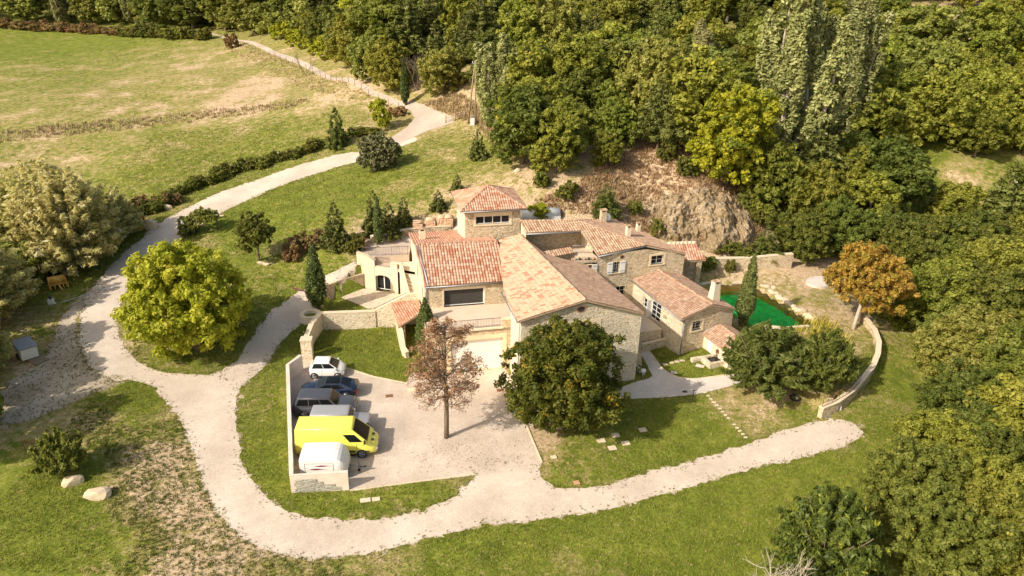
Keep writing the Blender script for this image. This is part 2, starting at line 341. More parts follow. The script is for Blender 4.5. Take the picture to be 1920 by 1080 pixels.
def axis(segs):
    r = []
    for a, b, s in segs: r += list(np.arange(a, b-1e-6, s))
    return np.array(r+[segs[-1][1]])
XS = axis([(-330,-120,15),(-120,-60,3),(-60,-30,1),(-30,32,.5),(32,60,1),(60,120,3),(120,345,15)])
YS = axis([(6,36,2),(36,88,.5),(88,120,1),(120,180,2.5),(180,300,6),(300,480,15)])
GX, GY = np.meshgrid(XS, YS); GZ = zt(GX, GY)
# how dry / bare the soil is, spot by spot
DRY = [(100,150,.5),(300,180,.58),(450,190,.78),(400,130,.62),(100,90,.3),(600,180,.62),(300,260,.52),(100,300,.62),(300,330,.45),(500,270,.45),(500,400,.25),(700,350,.3),(850,300,.48),(950,350,.75),
 (1200,850,.28),(1400,760,.75),(1450,740,.85),(1100,830,.4),(1030,830,.75),(1100,850,.5),(1300,820,.15),(1500,780,.4),(1650,700,.2),(1650,800,.35),(1300,980,.12),(900,1020,.3),(700,1060,.5),(1000,1060,.42),(500,1060,.62),(350,950,.92),(300,850,.92),
 (150,820,.62),(180,790,.75),(250,760,.2),(100,900,.15),(100,1000,.15),(200,1000,.35),(50,750,.72),(150,660,.75),(1560,560,.75),(1500,510,.85),(1600,650,.7),(1440,490,.85),(1250,330,.95),(1100,380,.78),(1000,380,.7),(800,200,.7),
 (650,160,.68),(860,200,.75),(1650,320,.1),(1820,350,.6),(1750,50,.7),(660,650,0),(640,570,0),(850,920,.35),(600,945,.3),(500,850,.15),(350,650,.5),(1700,340,.2),(1300,690,.2),(20,600,.6),(60,540,.4),(1200,120,.5),(1800,700,.4),
 (480,930,.1),(1000,1000,.15),(1560,900,.15),(500,480,.4),(560,490,.45),(720,460,.9),(430,960,.75),(330,800,.55),(400,1010,.88),(250,960,.72),(480,1040,.85),(560,1065,.7),(1560,700,.7),(1530,740,.7)]
_dp = np.array([(*P(a, b)[:2], c) for a, b, c in DRY]+[(-200,300,.5),(200,300,.5),(200,60,.4),(-150,80,.5)])
def dry(x, y):
    x = np.asarray(x, float); y = np.asarray(y, float); sh = x.shape; x = x.ravel(); y = y.ravel()
    d = (x[:, None]-_dp[:, 0])**2+(y[:, None]-_dp[:, 1])**2; q = 1/(d+1.0)**1.6
    return ((q @ _dp[:, 2])/q.sum(1)).reshape(sh)
ny, nx = GX.shape; vid = np.arange(nx*ny).reshape(ny, nx)
a_, b_, c_, d_ = vid[:-1, :-1].ravel(), vid[:-1, 1:].ravel(), vid[1:, 1:].ravel(), vid[1:, :-1].ravel()
tri = np.concatenate([np.stack([a_, b_, c_], 1), np.stack([a_, c_, d_], 1)])
def grass_mat():
    m, t, b = nodes('meadow_grass'); b.inputs['Roughness'].default_value = .95; b.inputs['Specular IOR Level'].default_value = .1
    tc = N(t, 'TexCoord').outputs['Object']; dr = N(t, 'Attribute', attribute_name='dry').outputs['Fac']
    green = ramp(t, [(.34, (.095, .125, .016)), (.5, (.155, .185, .024)), (.64, (.24, .25, .042))], noise(t, tc, .55, 7, .72))
    straw = ramp(t, [(.3, (.26, .22, .075)), (.7, (.42, .33, .15))], noise(t, tc, 1.1, 5, .7))
    soil = ramp(t, [(.3, (.44, .31, .19)), (.7, (.62, .47, .31))], noise(t, tc, 2.2, 6, .75))
    d3 = N(t, 'Math', operation='MULTIPLY'); t.links.new(dr, d3.inputs[0]); d3.inputs[1].default_value = .3333; dr3 = d3.outputs[0]
    def thr(nz, lo, hi):
        s = N(t, 'Math', operation='MULTIPLY_ADD'); t.links.new(nz, s.inputs[0]); s.inputs[1].default_value = .8; t.links.new(dr3, s.inputs[2]); return ramp(t, [(lo, g1(0)), (hi, g1(1))], s.outputs[0])
    nzb = noise(t, tc, .16, 8, .62); nzs = noise(t, tc, 1.3, 7, .78)
    c = mixc(t, thr(nzs, .558, .622), green, straw)
    c = mixc(t, .8, c, mixc(t, thr(nzb, .577, .645), c, straw))
    av = mixc(t, .5, nzb, nzs); c = mixc(t, thr(av, .628, .655), c, soil)
    fine = ramp(t, [(.34, g1(.5)), (.66, g1(1.35))], noise(t, tc, 5.5, 6, .8)); c = mixc(t, 1.0, c, fine, 'MULTIPLY')
    t.links.new(c, b.inputs['Base Color']); bump(t, b, noise(t, tc, 4.5, 6, .8), .6, .08); return m
M['grass'] = grass_mat()
gm = npmesh('ground', np.stack([GX.ravel(), GY.ravel(), GZ.ravel()], 1), tri, [M['grass']], 3, tint={'dry': dry(GX, GY).ravel()}, smooth=True)
go = bpy.data.objects.new('ground', gm); COL.objects.link(go); tag(go, kind='structure')

# sheets that follow the ground exactly (cut by the same triangles), a little above it
def _clip(poly, a, b, c):
    for p, q in ((a, b), (b, c), (c, a)):
        out = []; n = len(poly)
        for i in range(n):
            s, e = poly[i], poly[(i+1) % n]
            fs = (q[0]-p[0])*(s[1]-p[1])-(q[1]-p[1])*(s[0]-p[0]); fe = (q[0]-p[0])*(e[1]-p[1])-(q[1]-p[1])*(e[0]-p[0])
            if fs >= 0: out.append(s)
            if (fs >= 0) != (fe >= 0):
                u = fs/(fs-fe); out.append((s[0]+u*(e[0]-s[0]), s[1]+u*(e[1]-s[1])))
        poly = out
        if len(poly) < 3: return []
    return poly
def rough_edge(poly, amp, step=.45, seed=1):
    rn = random.Random(seed); out = []; n = len(poly)
    for i in range(n):
        a, b = poly[i], poly[(i+1) % n]; L = math.hypot(b[0]-a[0], b[1]-a[1]); k = max(1, int(L/step))
        for j in range(k):
            u = j/k; out.append((a[0]+u*(b[0]-a[0])+rn.gauss(0, amp), a[1]+u*(b[1]-a[1])+rn.gauss(0, amp)))
    return out
def smooth_poly(poly, it=2):
    for _ in range(it):
        o = []; n = len(poly)
        for i in range(n):
            a, b = poly[i], poly[(i+1) % n]; o += [(.75*a[0]+.25*b[0], .75*a[1]+.25*b[1]), (.25*a[0]+.75*b[0], .25*a[1]+.75*b[1])]
        poly = o
    return poly
def sheet(name, poly, off, material, **k):
    X0, X1 = min(p[0] for p in poly), max(p[0] for p in poly); Y0, Y1 = min(p[1] for p in poly), max(p[1] for p in poly)
    E = [(poly[i], poly[(i+1) % len(poly)]) for i in range(len(poly))]
    ar = sum(a[0]*b[1]-b[0]*a[1] for a, b in E)
    i0, i1 = max(0, np.searchsorted(XS, X0)-1), min(nx-1, np.searchsorted(XS, X1)); j0, j1 = max(0, np.searchsorted(YS, Y0)-1), min(ny-1, np.searchsorted(YS, Y1))
    touched = {}
    for a, b in E:
        L = math.hypot(b[0]-a[0], b[1]-a[1]); k2 = max(2, int(L/.1)+2)
        for s in range(k2):
            u = s/(k2-1); x = a[0]+u*(b[0]-a[0]); y = a[1]+u*(b[1]-a[1]); touched.setdefault((int(np.searchsorted(XS, x, 'right')-1), int(np.searchsorted(YS, y, 'right')-1)), 1)
    ins = inpoly(GX[j0:j1+1, i0:i1+1], GY[j0:j1+1, i0:i1+1], poly); V = []; F = []
    for j in range(j0, j1):
        for i in range(i0, i1):
            T = (((i, j), (i+1, j), (i+1, j+1)), ((i, j), (i+1, j+1), (i, j+1)))
            if (i, j) not in touched:
                if not ins[j-j0, i-i0]: continue
                for tr in T:
                    k0 = len(V); V += [(XS[p], YS[q], GZ[q, p]+off) for p, q in tr]; F.append([k0, k0+1, k0+2])
            else:
                for tr in T:
                    a, b, c = [(XS[p], YS[q], GZ[q, p]) for p, q in tr]; r = _clip(poly, a, b, c)
                    if len(r) < 3: continue
                    det = (b[0]-a[0])*(c[1]-a[1])-(c[0]-a[0])*(b[1]-a[1]); k0 = len(V)
                    for x, y in r:
                        u = ((x-a[0])*(c[1]-a[1])-(c[0]-a[0])*(y-a[1]))/det; v = ((b[0]-a[0])*(y-a[1])-(x-a[0])*(b[1]-a[1]))/det
                        V.append((x, y, a[2]+u*(b[2]-a[2])+v*(c[2]-a[2])+off))
                    F.append(list(range(k0, len(V))))
    me = bpy.data.meshes.new(name); me.from_pydata(V, [], F); me.materials.append(material); me.update()
    bm = bmesh.new(); bm.from_mesh(me); bmesh.ops.remove_doubles(bm, verts=bm.verts, dist=1e-4)
    for f in bm.faces:
        f.smooth = True
        if f.normal.z < 0: f.normal_flip()
    bm.to_mesh(me); bm.free()
    o = bpy.data.objects.new(name, me); COL.objects.link(o)
    if not k: k = dict(kind='structure')
    return tag(o, **k)
R1 = [(760,252),(690,284),(640,287),(560,309),(480,338),(400,365),(350,390),(300,415),(262,450),(215,490),(180,530),(155,570),(148,610),(150,650),(172,695),(215,716),(262,712),(300,735),(340,790),(362,850),(385,920),(420,980),(470,1020),(530,1045),(620,1048),(700,1035),
 (800,1010),(900,985),(1000,975),(1100,965),(1200,940),(1300,910),(1400,880),(1500,860),(1590,834),(1604,826),(1622,813),(1616,806),(1598,794),(1562,785),(1552,786),(1500,798),(1450,812),(1380,840),(1300,865),(1200,890),(1140,910),(1060,921),(1028,908),(1012,885),(1008,868),(950,860),(890,880),(892,897),(870,915),(830,945),(760,970),
 (650,978),(560,970),(510,945),(470,900),(450,860),(445,800),(438,760),(455,722),(480,695),(440,688),(400,703),(350,703),(300,697),(262,682),(235,655),(220,620),(222,580),(235,545),(262,510),(300,475),(340,448),(385,418),(430,390),(500,360),(560,335),(660,305),(745,278),(790,262)]
D1 = [(405,700),(440,682),(470,640),(500,592),(540,556),(590,528),(640,503),(668,489),(676,522),(613,545),(600,572),(575,600),(545,625),(520,648),(503,680),(470,712),(450,725)]
PK = [(541,700),(541,688),(560,664),(590,676),(650,692),(700,708),(762,721),(770,700),(860,699),(946,691),(960,712),(975,770),(1016,868),(1012,878),(890,892),(655,920),(655,905),(548,905)]
TURN = [(740,196),(765,188),(795,197),(845,216),(852,229),(800,246),(765,262),(740,277),(728,262),(765,236),(778,222),(770,208)]
FAR = [(395,62),(450,73),(525,100),(600,128),(680,160),(740,185),(772,197),(755,203),(735,194),(672,168),(592,136),(517,106),(450,77),(395,64)]
PATH = [(1137,750),(1143,735),(1190,716),(1222,709),(1222,700),(1210,680),(1193,650),(1196,640),(1203,642),(1215,655),(1240,690),(1265,706),(1300,711),(1370,700),(1420,704),(1400,715),(1330,735),(1290,742),(1200,748)]
roads = {}
for nm, pl, of, mt, am in (('gravel_road', R1, .02, 'gravel', .10), ('driveway', D1, .027, 'gravel', .12), ('parking_yard', PK, .034, 'gravel_park', .015), ('concrete_lane', FAR, .02, 'slab_road', .08), ('concrete_apron', TURN, .028, 'slab_road', .03), ('garden_path', PATH, .03, 'path', .03)):
    q = PP(pl)
    if nm in ('gravel_road', 'driveway', 'garden_path', 'concrete_lane'): q = smooth_poly(q, 2)
    q = rough_edge(q, am, .35 if nm != 'concrete_lane' else 1.5, 3)
    if am > .06: q = smooth_poly(q, 1)
    roads[nm] = q; sheet(nm, q, of, M[mt])
M['verge_soil'] = gravel_mat('trodden_verge_soil', (.40,.32,.20), (.50,.41,.28), (.58,.48,.35), spots=(.15,.15,.04), spot=.5)
for nm_ in ('gravel_road', 'driveway'):
    sheet('worn_verge', smooth_poly(rough_edge(roads[nm_], .17, .5, 9), 1), .012, M['verge_soil'])
# upper gravel court behind the wing, dirt patches
UP = PP([(676,480),(690,466),(700,455),(740,447),(790,440),(850,432)])+[(-6.5,82),(-5.9,75.4),(-11.5,76.4),(-16.2,74.9)]
roads['upper'] = UP; sheet('gravel_court', rough_edge(UP, .05), .03, M['gravel_park'])
M['leaf_dirt'] = gravel_mat('bare_earth', (.36,.28,.19), (.46,.37,.27), (.55,.45,.34), spots=(.12,.13,.04), spot=.5)
LD = smooth_poly(PP([(205,520),(175,560),(140,600),(148,640),(165,690),(210,715),(250,716),(150,745),(60,790),(0,800),(-60,760),(60,700),(90,660),(110,600),(150,550)]), 2)
sheet('bare_earth', rough_edge(LD, .18, .4, 8), .012, M['leaf_dirt'])
for i, (q, r) in enumerate((([(1085,350),(1150,300),(1290,270),(1330,310),(1330,345),(1200,360),(1130,385)], 5),)):
    pass
# ------------------------------------------------------------------ building helpers
def roof(name, poly, material, parent, eave=None, tw=.24, tl=.40, thick=.14, seed=0, name2=None):
    """canal-tile roof plane over a convex 3D polygon; eave = two points giving the level direction"""
    p = [Vector(q) for q in poly]; nrm = Vector((0, 0, 0))
    for i in range(len(p)): nrm += (p[i]-p[0]).cross(p[(i+1) % len(p)]-p[0])
    nrm.normalize()
    if nrm.z < 0: nrm = -nrm
    u = Vector((0, 0, 1)).cross(nrm).normalized() if eave is None else (Vector(eave[1])-Vector(eave[0]))
    u = (u-nrm*u.dot(nrm)).normalized(); v = nrm.cross(u)
    if v.z < 0: v = -v; u = -u
    o = p[0]; uv = [((q-o).dot(u), (q-o).dot(v)) for q in p]
    um, uM = min(a for a, _ in uv), max(a for a, _ in uv); K = 6; n = int(math.ceil((uM-um)/tw))*K
    def span(x):
        ys = []
        for i in range(len(uv)):
            (x0, y0), (x1, y1) = uv[i], uv[(i+1) % len(uv)]
            if (x0-x)*(x1-x) <= 0 and abs(x1-x0) > 1e-9: ys.append(y0+(y1-y0)*(x-x0)/(x1-x0))
        return (min(ys), max(ys)) if ys else None
    V = []; F = []; U = []
    H = [.065*abs(math.sin(math.pi*k/K))**.8 for k in range(K+1)]
    S = [None]*(n+1)
    for i in range(n+1): S[i] = span(min(max(um+i*tw/K, um+1e-4), uM-1e-4))
    vm = min(y for _, y in uv)
    for i in range(n):
        xa = min(um+i*tw/K, uM); xb = min(um+(i+1)*tw/K, uM)
        if S[i] is None or S[i+1] is None or xb-xa < 1e-4: continue
        lo = min(S[i][0], S[i+1][0]); hi = max(S[i][1], S[i+1][1]); k0 = int(math.floor((lo-vm)/tl)); k1 = int(math.ceil((hi-vm)/tl)); ha, hb = H[i % K], H[i % K+1]
        for k in range(k0, k1):
            q = []
            for x, sp, h in ((xa, S[i], ha), (xb, S[i+1], hb)):
                ya = min(max(vm+k*tl, sp[0]), sp[1]); yb = min(max(vm+(k+1)*tl, sp[0]), sp[1]); q.append((x, ya, yb, h))
            if q[0][2]-q[0][1] < 1e-4 and q[1][2]-q[1][1] < 1e-4: continue
            c = len(V)
            for (x, y, h, s) in ((q[0][0], q[0][1], q[0][3], .028), (q[1][0], q[1][1], q[1][3], .028), (q[1][0], q[1][2], q[1][3], 0), (q[0][0], q[0][2], q[0][3], 0)):
                V.append(o+u*x+v*y+nrm*(h+s+.01)); U.append(((i+.5)/K+(x-xa)*.01 if False else (x-um)/tw*.9999+.00005, (k+.5)))
            F.append([c, c+1, c+2, c+3])
    me = npmesh(name, V, F, [material], 4, uvs=U)
    r = bpy.data.objects.new(name, me); COL.objects.link(r); r.parent = parent; r.matrix_parent_inverse = parent_inv(parent)
    mb = MB(); dn = Vector((0, 0, -thick)); m2 = M['roof_edge']
    mb.face([q-nrm*.005 for q in p], m2); mb.face([q+dn for q in p][::-1], m2)
    for i in range(len(p)):
        a, b = p[i], p[(i+1) % len(p)]; mb.face([a+dn, b+dn, b-nrm*.005, a-nrm*.005], m2)
    mb.build('roof_edge', r); return r
M['roof_edge'] = mat('eave_mortar_and_tile_ends', (.42, .29, .19), .9, var=.3, scale=7)
def ridge(parent, a, b, material, r=.12, name='ridge_tiles'):
    mb = MB(); a, b = Vector(a), Vector(b); L = (b-a).length; k = max(1, int(L/.42))
    for i in range(k):
        p0 = a.lerp(b, i/k); p1 = a.lerp(b, (i+1)/k+.02); mb.tube(p0+Vector((0, 0, .02)), p1+Vector((0, 0, .045)), r, material, r*.92, 8)
    for i in range(len(mb.uv)): mb.uv[i] = (mb.uv[i][0]*2, mb.uv[i][1]*2)
    return mb.build(name, parent)
def clipconv(poly, conv):
    for i in range(len(conv)):
        p, q = conv[i], conv[(i+1) % len(conv)]; out = []; n = len(poly)
        for j in range(n):
            s, e = poly[j], poly[(j+1) % n]
            fs = (q[0]-p[0])*(s[1]-p[1])-(q[1]-p[1])*(s[0]-p[0]); fe = (q[0]-p[0])*(e[1]-p[1])-(q[1]-p[1])*(e[0]-p[0])
            if fs >= -1e-9: out.append(s)
            if (fs >= -1e-9) != (fe >= -1e-9):
                t = fs/(fs-fe); out.append((s[0]+t*(e[0]-s[0]), s[1]+t*(e[1]-s[1])))
        poly = out
        if len(poly) < 3: return []
    return poly
class Wall:
    """wall skin from p0 to p1 seen from its right-hand side; outline in (s,z); openings (s0,s1,z0,z1) with deep reveals"""
    def __init__(s, p0, p1): s.p0 = Vector((p0[0], p0[1], 0)); s.p1 = Vector((p1[0], p1[1], 0)); s.d = (s.p1-s.p0).normalized(); s.n = Vector((s.d.y, -s.d.x, 0)); s.L = (s.p1-s.p0).length
    def at(s, t, z, out=0.): q = s.p0+s.d*t+s.n*out; return Vector((q.x, q.y, z))
    def s_of(s, p): return (Vector((p[0], p[1], 0))-s.p0).dot(s.d)
    def skin(s, mb, outline, material, ops=(), reveal=.28, rm=None):
        ss = sorted({min(a for a, _ in outline), max(a for a, _ in outline), *[o[0] for o in ops], *[o[1] for o in ops]}); zz = sorted({min(z for _, z in outline), max(z for _, z in outline), *[o[2] for o in ops], *[o[3] for o in ops]})
        for i in range(len(ss)-1):
            for j in range(len(zz)-1):
                cs, cz = (ss[i]+ss[i+1])/2, (zz[j]+zz[j+1])/2
                if any(o[0] < cs < o[1] and o[2] < cz < o[3] for o in ops): continue
                q = clipconv([(ss[i], zz[j]), (ss[i+1], zz[j]), (ss[i+1], zz[j+1]), (ss[i], zz[j+1])], outline)
                if len(q) > 2: mb.face([s.at(a, z) for a, z in q], material, [(a+s.p0.x*.7, z) for a, z in q])
        for o in ops:
            a, b, c, d = o[:4]; R = -reveal; k = rm or material
            mb.face([s.at(a, c), s.at(a, d), s.at(a, d, R), s.at(a, c, R)], k); mb.face([s.at(b, c, R), s.at(b, d, R), s.at(b, d), s.at(b, c)], k)
            mb.face([s.at(a, c, R), s.at(b, c, R), s.at(b, c), s.at(a, c)][::-1], k); mb.face([s.at(a, d), s.at(b, d), s.at(b, d, R), s.at(a, d, R)][::-1], k)
    def plate(s, mb, a, b, c, d, o0, o1, material):
        """box on the wall between s a..b, z c..d, from depth o0 to o1 outward"""
        P8 = [s.at(x, z, o) for o in (o0, o1) for x, z in ((a, c), (b, c), (b, d), (a, d))]
        for q in ((3, 2, 1, 0), (4, 5, 6, 7), (0, 1, 5, 4), (1, 2, 6, 5), (2, 3, 7, 6), (3, 0, 4, 7)): mb.face([P8[i] for i in q], material)
    def surround(s, parent, a, b, c, d, w=.16, sill=.12, lint=.2, material=None, name='surround'):
        mb = MB(); m = material or M['plaster']
        s.plate(mb, a-w, a, c, d, -.1, .03, m); s.plate(mb, b, b+w, c, d, -.1, .03, m); s.plate(mb, a-w, b+w, d, d+lint, -.1, .032, m)
        if sill: s.plate(mb, a-w*1.1, b+w*1.1, c-sill, c, -.2, .07, m)
        return mb.build(name, parent)
    def window(s, parent, a, b, c, d, cols=2, rows=2, dep=.2, fm=None, bar=.06, name='window', sur=None, bars=.035, glass=None):
        fm = fm or M['white']; mb = MB(); s.plate(mb, a, a+bar, c, d, -dep-.05, -dep, fm); s.plate(mb, b-bar, b, c, d, -dep-.05, -dep, fm)
        s.plate(mb, a+bar, b-bar, c, c+bar, -dep-.05, -dep, fm); s.plate(mb, a+bar, b-bar, d-bar, d, -dep-.05, -dep, fm)
        for i in range(1, cols): x = a+(b-a)*i/cols; s.plate(mb, x-bars, x+bars, c+bar, d-bar, -dep-.05, -dep+.004, fm)
        for i in range(1, rows): z = c+(d-c)*i/rows; s.plate(mb, a+bar, b-bar, z-bars*.6, z+bars*.6, -dep-.05, -dep-.003, fm)
        w = mb.build(name, parent); g = MB(); g.face([s.at(a+.02, c+.02, -dep-.03), s.at(b-.02, c+.02, -dep-.03), s.at(b-.02, d-.02, -dep-.03), s.at(a+.02, d-.02, -dep-.03)], glass or M['glass']); g.build('pane', w)
        if sur:
            x = s.surround(w, a, b, c, d, *sur)
        return w
def oval(wl, parent, sc, zc, rx, rz, name='round_vent'):
    mb = MB(); n = 20
    R = lambda k, q, o: wl.at(sc+rx*q*math.cos(2*math.pi*k/n), zc+rz*q*math.sin(2*math.pi*k/n), o)
    for k in range(n):
        mb.face([R(k, 1.35, .02), R(k+1, 1.35, .02), R(k+1, 1, .02), R(k, 1, .02)], M['terracotta']); mb.face([R(k, 1.35, .0), R(k+1, 1.35, 0), R(k+1, 1.35, .02), R(k, 1.35, .02)], M['terracotta'])
    mb.face([R(k, 1.0, .012) for k in range(n)], M['interior']); return mb.build(name, parent)
def pipe(parent, wl, t, z0, z1, name='downpipe', r=.045):
    mb = MB(); mb.tube(wl.at(t, z0, .08), wl.at(t, z1, .08), r, M['zinc'], n=6); return mb.build(name, parent)
def gutter(parent, a, b, out, name='gutter'):
    mb = MB(); a, b = Vector(a)+Vector(out), Vector(b)+Vector(out); mb.tube(a, b, .06, M['zinc'], n=6); return mb.build(name, parent)
def railing(name, pts, h=.95, parent=None, label=None, step=.14, group=None, m=None, cat='railing'):
    """iron balustrade along 3D points at floor level"""
    m = m or M['metal_rail']; root = parent or empty(name, pts[0], label, cat, group); bars = MB(); rails = MB()
    for a, b in zip(pts[:-1], pts[1:]):
        a, b = Vector(a), Vector(b); L = (b-a).length; k = max(1, int(L/step))
        for i in range(k+1):
            p = a.lerp(b, i/k); bars.tube(p+Vector((0, 0, .05)), p+Vector((0, 0, h)), .011 if i % 10 else .025, m, n=4)
        for z, r in ((h, .024), (.1, .016)): rails.tube(a+Vector((0, 0, z)), b+Vector((0, 0, z)), r, m, n=6)
    rails.build('handrail' if not parent else 'railing', root); bb = bars.build('baluster_row', root)
    return root
def thick_wall(name, line, base, top, th, label=None, cat='wall', group=None, material=None, cap=.08, parent=None, capm=None, closed=False):
    """free-standing wall along plan points with per-point top heights; body + coping"""
    m = material or M['stone_pale']; n = len(line); L = []; R = []
    base = base if hasattr(base, '__len__') else [base]*n; top = top if hasattr(top, '__len__') else [top]*n
    for i in range(n):
        a = line[(i-1) % n] if (i or closed) else line[i]; b = line[(i+1) % n] if (i < n-1 or closed) else line[i]
        dx, dy = b[0]-a[0], b[1]-a[1]; l = math.hypot(dx, dy) or 1; nx_, ny_ = -dy/l*th/2, dx/l*th/2
        L.append((line[i][0]+nx_, line[i][1]+ny_)); R.append((line[i][0]-nx_, line[i][1]-ny_))
    root = parent or empty(name, (*line[0], base[0]), label, cat, group)
    def run(e, b, t, mt, nm):
        mb = MB(); d = 0
        q = (lambda P, C: (C[0]+(P[0]-C[0])*(1+e), C[1]+(P[1]-C[1])*(1+e)))
        Lx = [q(L[i], line[i]) for i in range(n)]; Rx = [q(R[i], line[i]) for i in range(n)]
        for i in range(n if closed else n-1):
            j = (i+1) % n; dl = math.hypot(line[j][0]-line[i][0], line[j][1]-line[i][1])
            mb.face([(*Rx[i], b[i]), (*Rx[j], b[j]), (*Rx[j], t[j]), (*Rx[i], t[i])], mt, [(d, b[i]), (d+dl, b[j]), (d+dl, t[j]), (d, t[i])])
            mb.face([(*Lx[j], b[j]), (*Lx[i], b[i]), (*Lx[i], t[i]), (*Lx[j], t[j])], mt, [(d+dl, b[j]), (d, b[i]), (d, t[i]), (d+dl, t[j])])
            mb.face([(*Rx[i], t[i]), (*Rx[j], t[j]), (*Lx[j], t[j]), (*Lx[i], t[i])], mt); d += dl
        if not closed:
            mb.face([(*Lx[0], b[0]), (*Rx[0], b[0]), (*Rx[0], t[0]), (*Lx[0], t[0])], mt); mb.face([(*Rx[-1], b[-1]), (*Lx[-1], b[-1]), (*Lx[-1], t[-1]), (*Rx[-1], t[-1])], mt)
        return mb.build(nm, root)
    run(0, base, top, m, 'wall_body')
    if cap: run(.12, [t+.002 for t in top], [t+cap for t in top], capm or M['cap'], 'coping')
    return root
def v2(p): return (p[0], p[1])
def off(p, d, k): return (p[0]+d[0]*k, p[1]+d[1]*k)
def unit(a, b): l = math.hypot(b[0]-a[0], b[1]-a[1]); return ((b[0]-a[0])/l, (b[1]-a[1])/l)
def chimney(parent, c, z0, z1, w=.55, d=.45, ang=.25, m=None, taper=.0, cap='slab'):
    m = m or M['plaster_pale']; mb = MB(); ca, sa = math.cos(ang), math.sin(ang)
    def ring(k, z): return [(c[0]+x*ca*k-y*sa*k, c[1]+x*sa*k+y*ca*k, z) for x, y in ((-w/2, -d/2), (w/2, -d/2), (w/2, d/2), (-w/2, d/2))]
    A, B = ring(1, z0), ring(1-taper, z1)
    for i in range(4): mb.face([A[i], A[(i+1) % 4], B[(i+1) % 4], B[i]], m)
    mb.face(B, M['interior']); o = mb.build('chimney', parent); cp = MB()
    k = 1-taper
    for i in (0, 1): # two end blocks carrying the lid, smoke slots between
        x = (-.5+.12 if i == 0 else .5-.12)*w*k; cp.box((c[0]+x*ca, c[1]+x*sa, z1), (w*.22, d*k*.98, .16), m, ang)
    cp.box((c[0], c[1], z1+.162), (w*k*1.15, d*k*1.15, .07), M['t_old'] if cap == 'slab' else m, ang); cp.build('chimney_cap', o); return o

A0 = math.radians(13.5)
# ------------------------------------------------------------------ 1. gabled stone barn
barn = empty('stone_barn', (5, 60, 0), 'large gabled stone barn with one peach and one brown roof slope', 'barn')
BA = 17.5; BR = (11.06, 56.54)
rF = W(1099, 563, off(BR, (-math.sin(A0), math.cos(A0)), -.3), BA); rB = PL(975, 440, (0, 0, rF[2]), (1, 0, rF[2]), (0, 1, rF[2]))
eRF = W(1207, 587.5, off(BR, (0, 1), -.3), BA); eLF = W(971, 603, off(BR, (0, 1), -.3), BA)
Rr = (rF, rB, eRF); Rl = (rF, rB, eLF)
pl = lambda px, py, tr: PL(px, py, *tr)
eLM = pl(940, 546, Rl); bL = pl(932, 452, Rl)
# left slope: front strip up to the wing, then the part behind the wing's rake
lb = pl(930, 520, Rl)
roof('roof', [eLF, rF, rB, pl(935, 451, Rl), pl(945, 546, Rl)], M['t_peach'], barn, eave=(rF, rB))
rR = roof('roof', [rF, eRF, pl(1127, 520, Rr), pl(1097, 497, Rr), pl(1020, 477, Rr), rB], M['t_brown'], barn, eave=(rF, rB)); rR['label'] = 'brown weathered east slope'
ridge(barn, rF, rB, M['t_brown'], .13)
wl = Wall(off(BR, (math.cos(math.radians(BA)), math.sin(math.radians(BA))), -10.75), off(BR, (0, 0), 0)); zR = W(1197, 590, BR, BA)[2]
apx = wl.s_of(W(1098, 567, BR, BA)); zA = W(1098, 567, BR, BA)[2]-.05; zL = eLF[2]-.22
gs = sorted((wl.s_of(W(1118, 610, BR, BA)), 0)); s1 = gs[1]; s0 = s1-4.0
wb = MB(); wl.skin(wb, [(0, 0), (wl.L, 0), (wl.L, zR+.05), (apx, zA), (0, zL)], M['stone_pale'], [(s0, s1, 3.9, 6.15)], .3, M['plaster'])
db = (-math.sin(math.radians(19)), math.cos(math.radians(19)))
w2 = Wall(wl.p1, off(wl.p1, db, 13)); w2.skin(wb, [(0, 0), (13, 0), (13, zR), (0, zR)], M['stone'])
dl = unit((0, 54.3), (-1.0, 60.2)); w3 = Wall(off(wl.p0, dl, 5.4), wl.p0); w3.skin(wb, [(0, 0), (5.4, 0), (5.4, zL), (0, zL)], M['plaster_pale'])
wb.build('wall', barn)
wl.window(barn, s0, s1, 3.9, 6.15, 4, 1, .26, bar=.12, bars=.06, sur=(.42, .15, .45), glass=M['interior'])
oval(wl, barn, wl.s_of(W(1090, 580, BR, BA)), W(1090, 580, BR, BA)[2], .32, .24)
pipe(barn, w3, 5.0, .2, zL); gutter(barn, eLF, pl(941, 546, Rl), (-.08, 0, -.08))

# ------------------------------------------------------------------ 2. wing with the garage, upper terrace and big window
wing = empty('garage_wing', (-4, 60, 0), 'two storey wing with red mixed tiles, wide dark window and white garage door', 'house wing')
GA = 13.5; g0 = (-.72, 57.94); gd = (math.cos(A0), math.sin(A0)); gb = (-gd[1], gd[0])
GL = off(g0, gd, -6.6); GRt = off(g0, gd, 1.35)
wg = Wall(GL, GRt); gs0, gs1 = wg.s_of(off(g0, gd, -4.6)), wg.s_of(g0); tz = 4.1
wb = MB(); wg.skin(wb, [(0, 0), (wg.L, 0), (wg.L, tz), (0, tz)], M['stone'], [(gs0, gs1, 0, 3.15)], .3, M['plaster'])
WF = W(943, 571, (-.81, 62.76), 12.7)[:2]; WL_ = W(797, 583, (-.81, 62.76), 12.7)[:2]
ww = Wall(WL_, off(WF, gd, .9)); ez = 6.32
q0, q1 = ww.s_of(W(832, 560, WF, 12.7)), ww.s_of(W(908.5, 560, WF, 12.7))
ww.skin(wb, [(0, tz-.3), (ww.L, tz-.3), (ww.L, ez), (0, ez)], M['stone'], [(q0, q1, 4.17, 5.87)], .3, M['plaster_pale'])
rdA, rdB = G(778, 460.3, 8.4), G(932, 453.2, 8.4); evA, evB = G(798, 538, 6.42), G(962, 527, 6.42)
lw = unit(WL_, (-11.2, 76.0)); BKL = off(WL_, lw, 15.0)
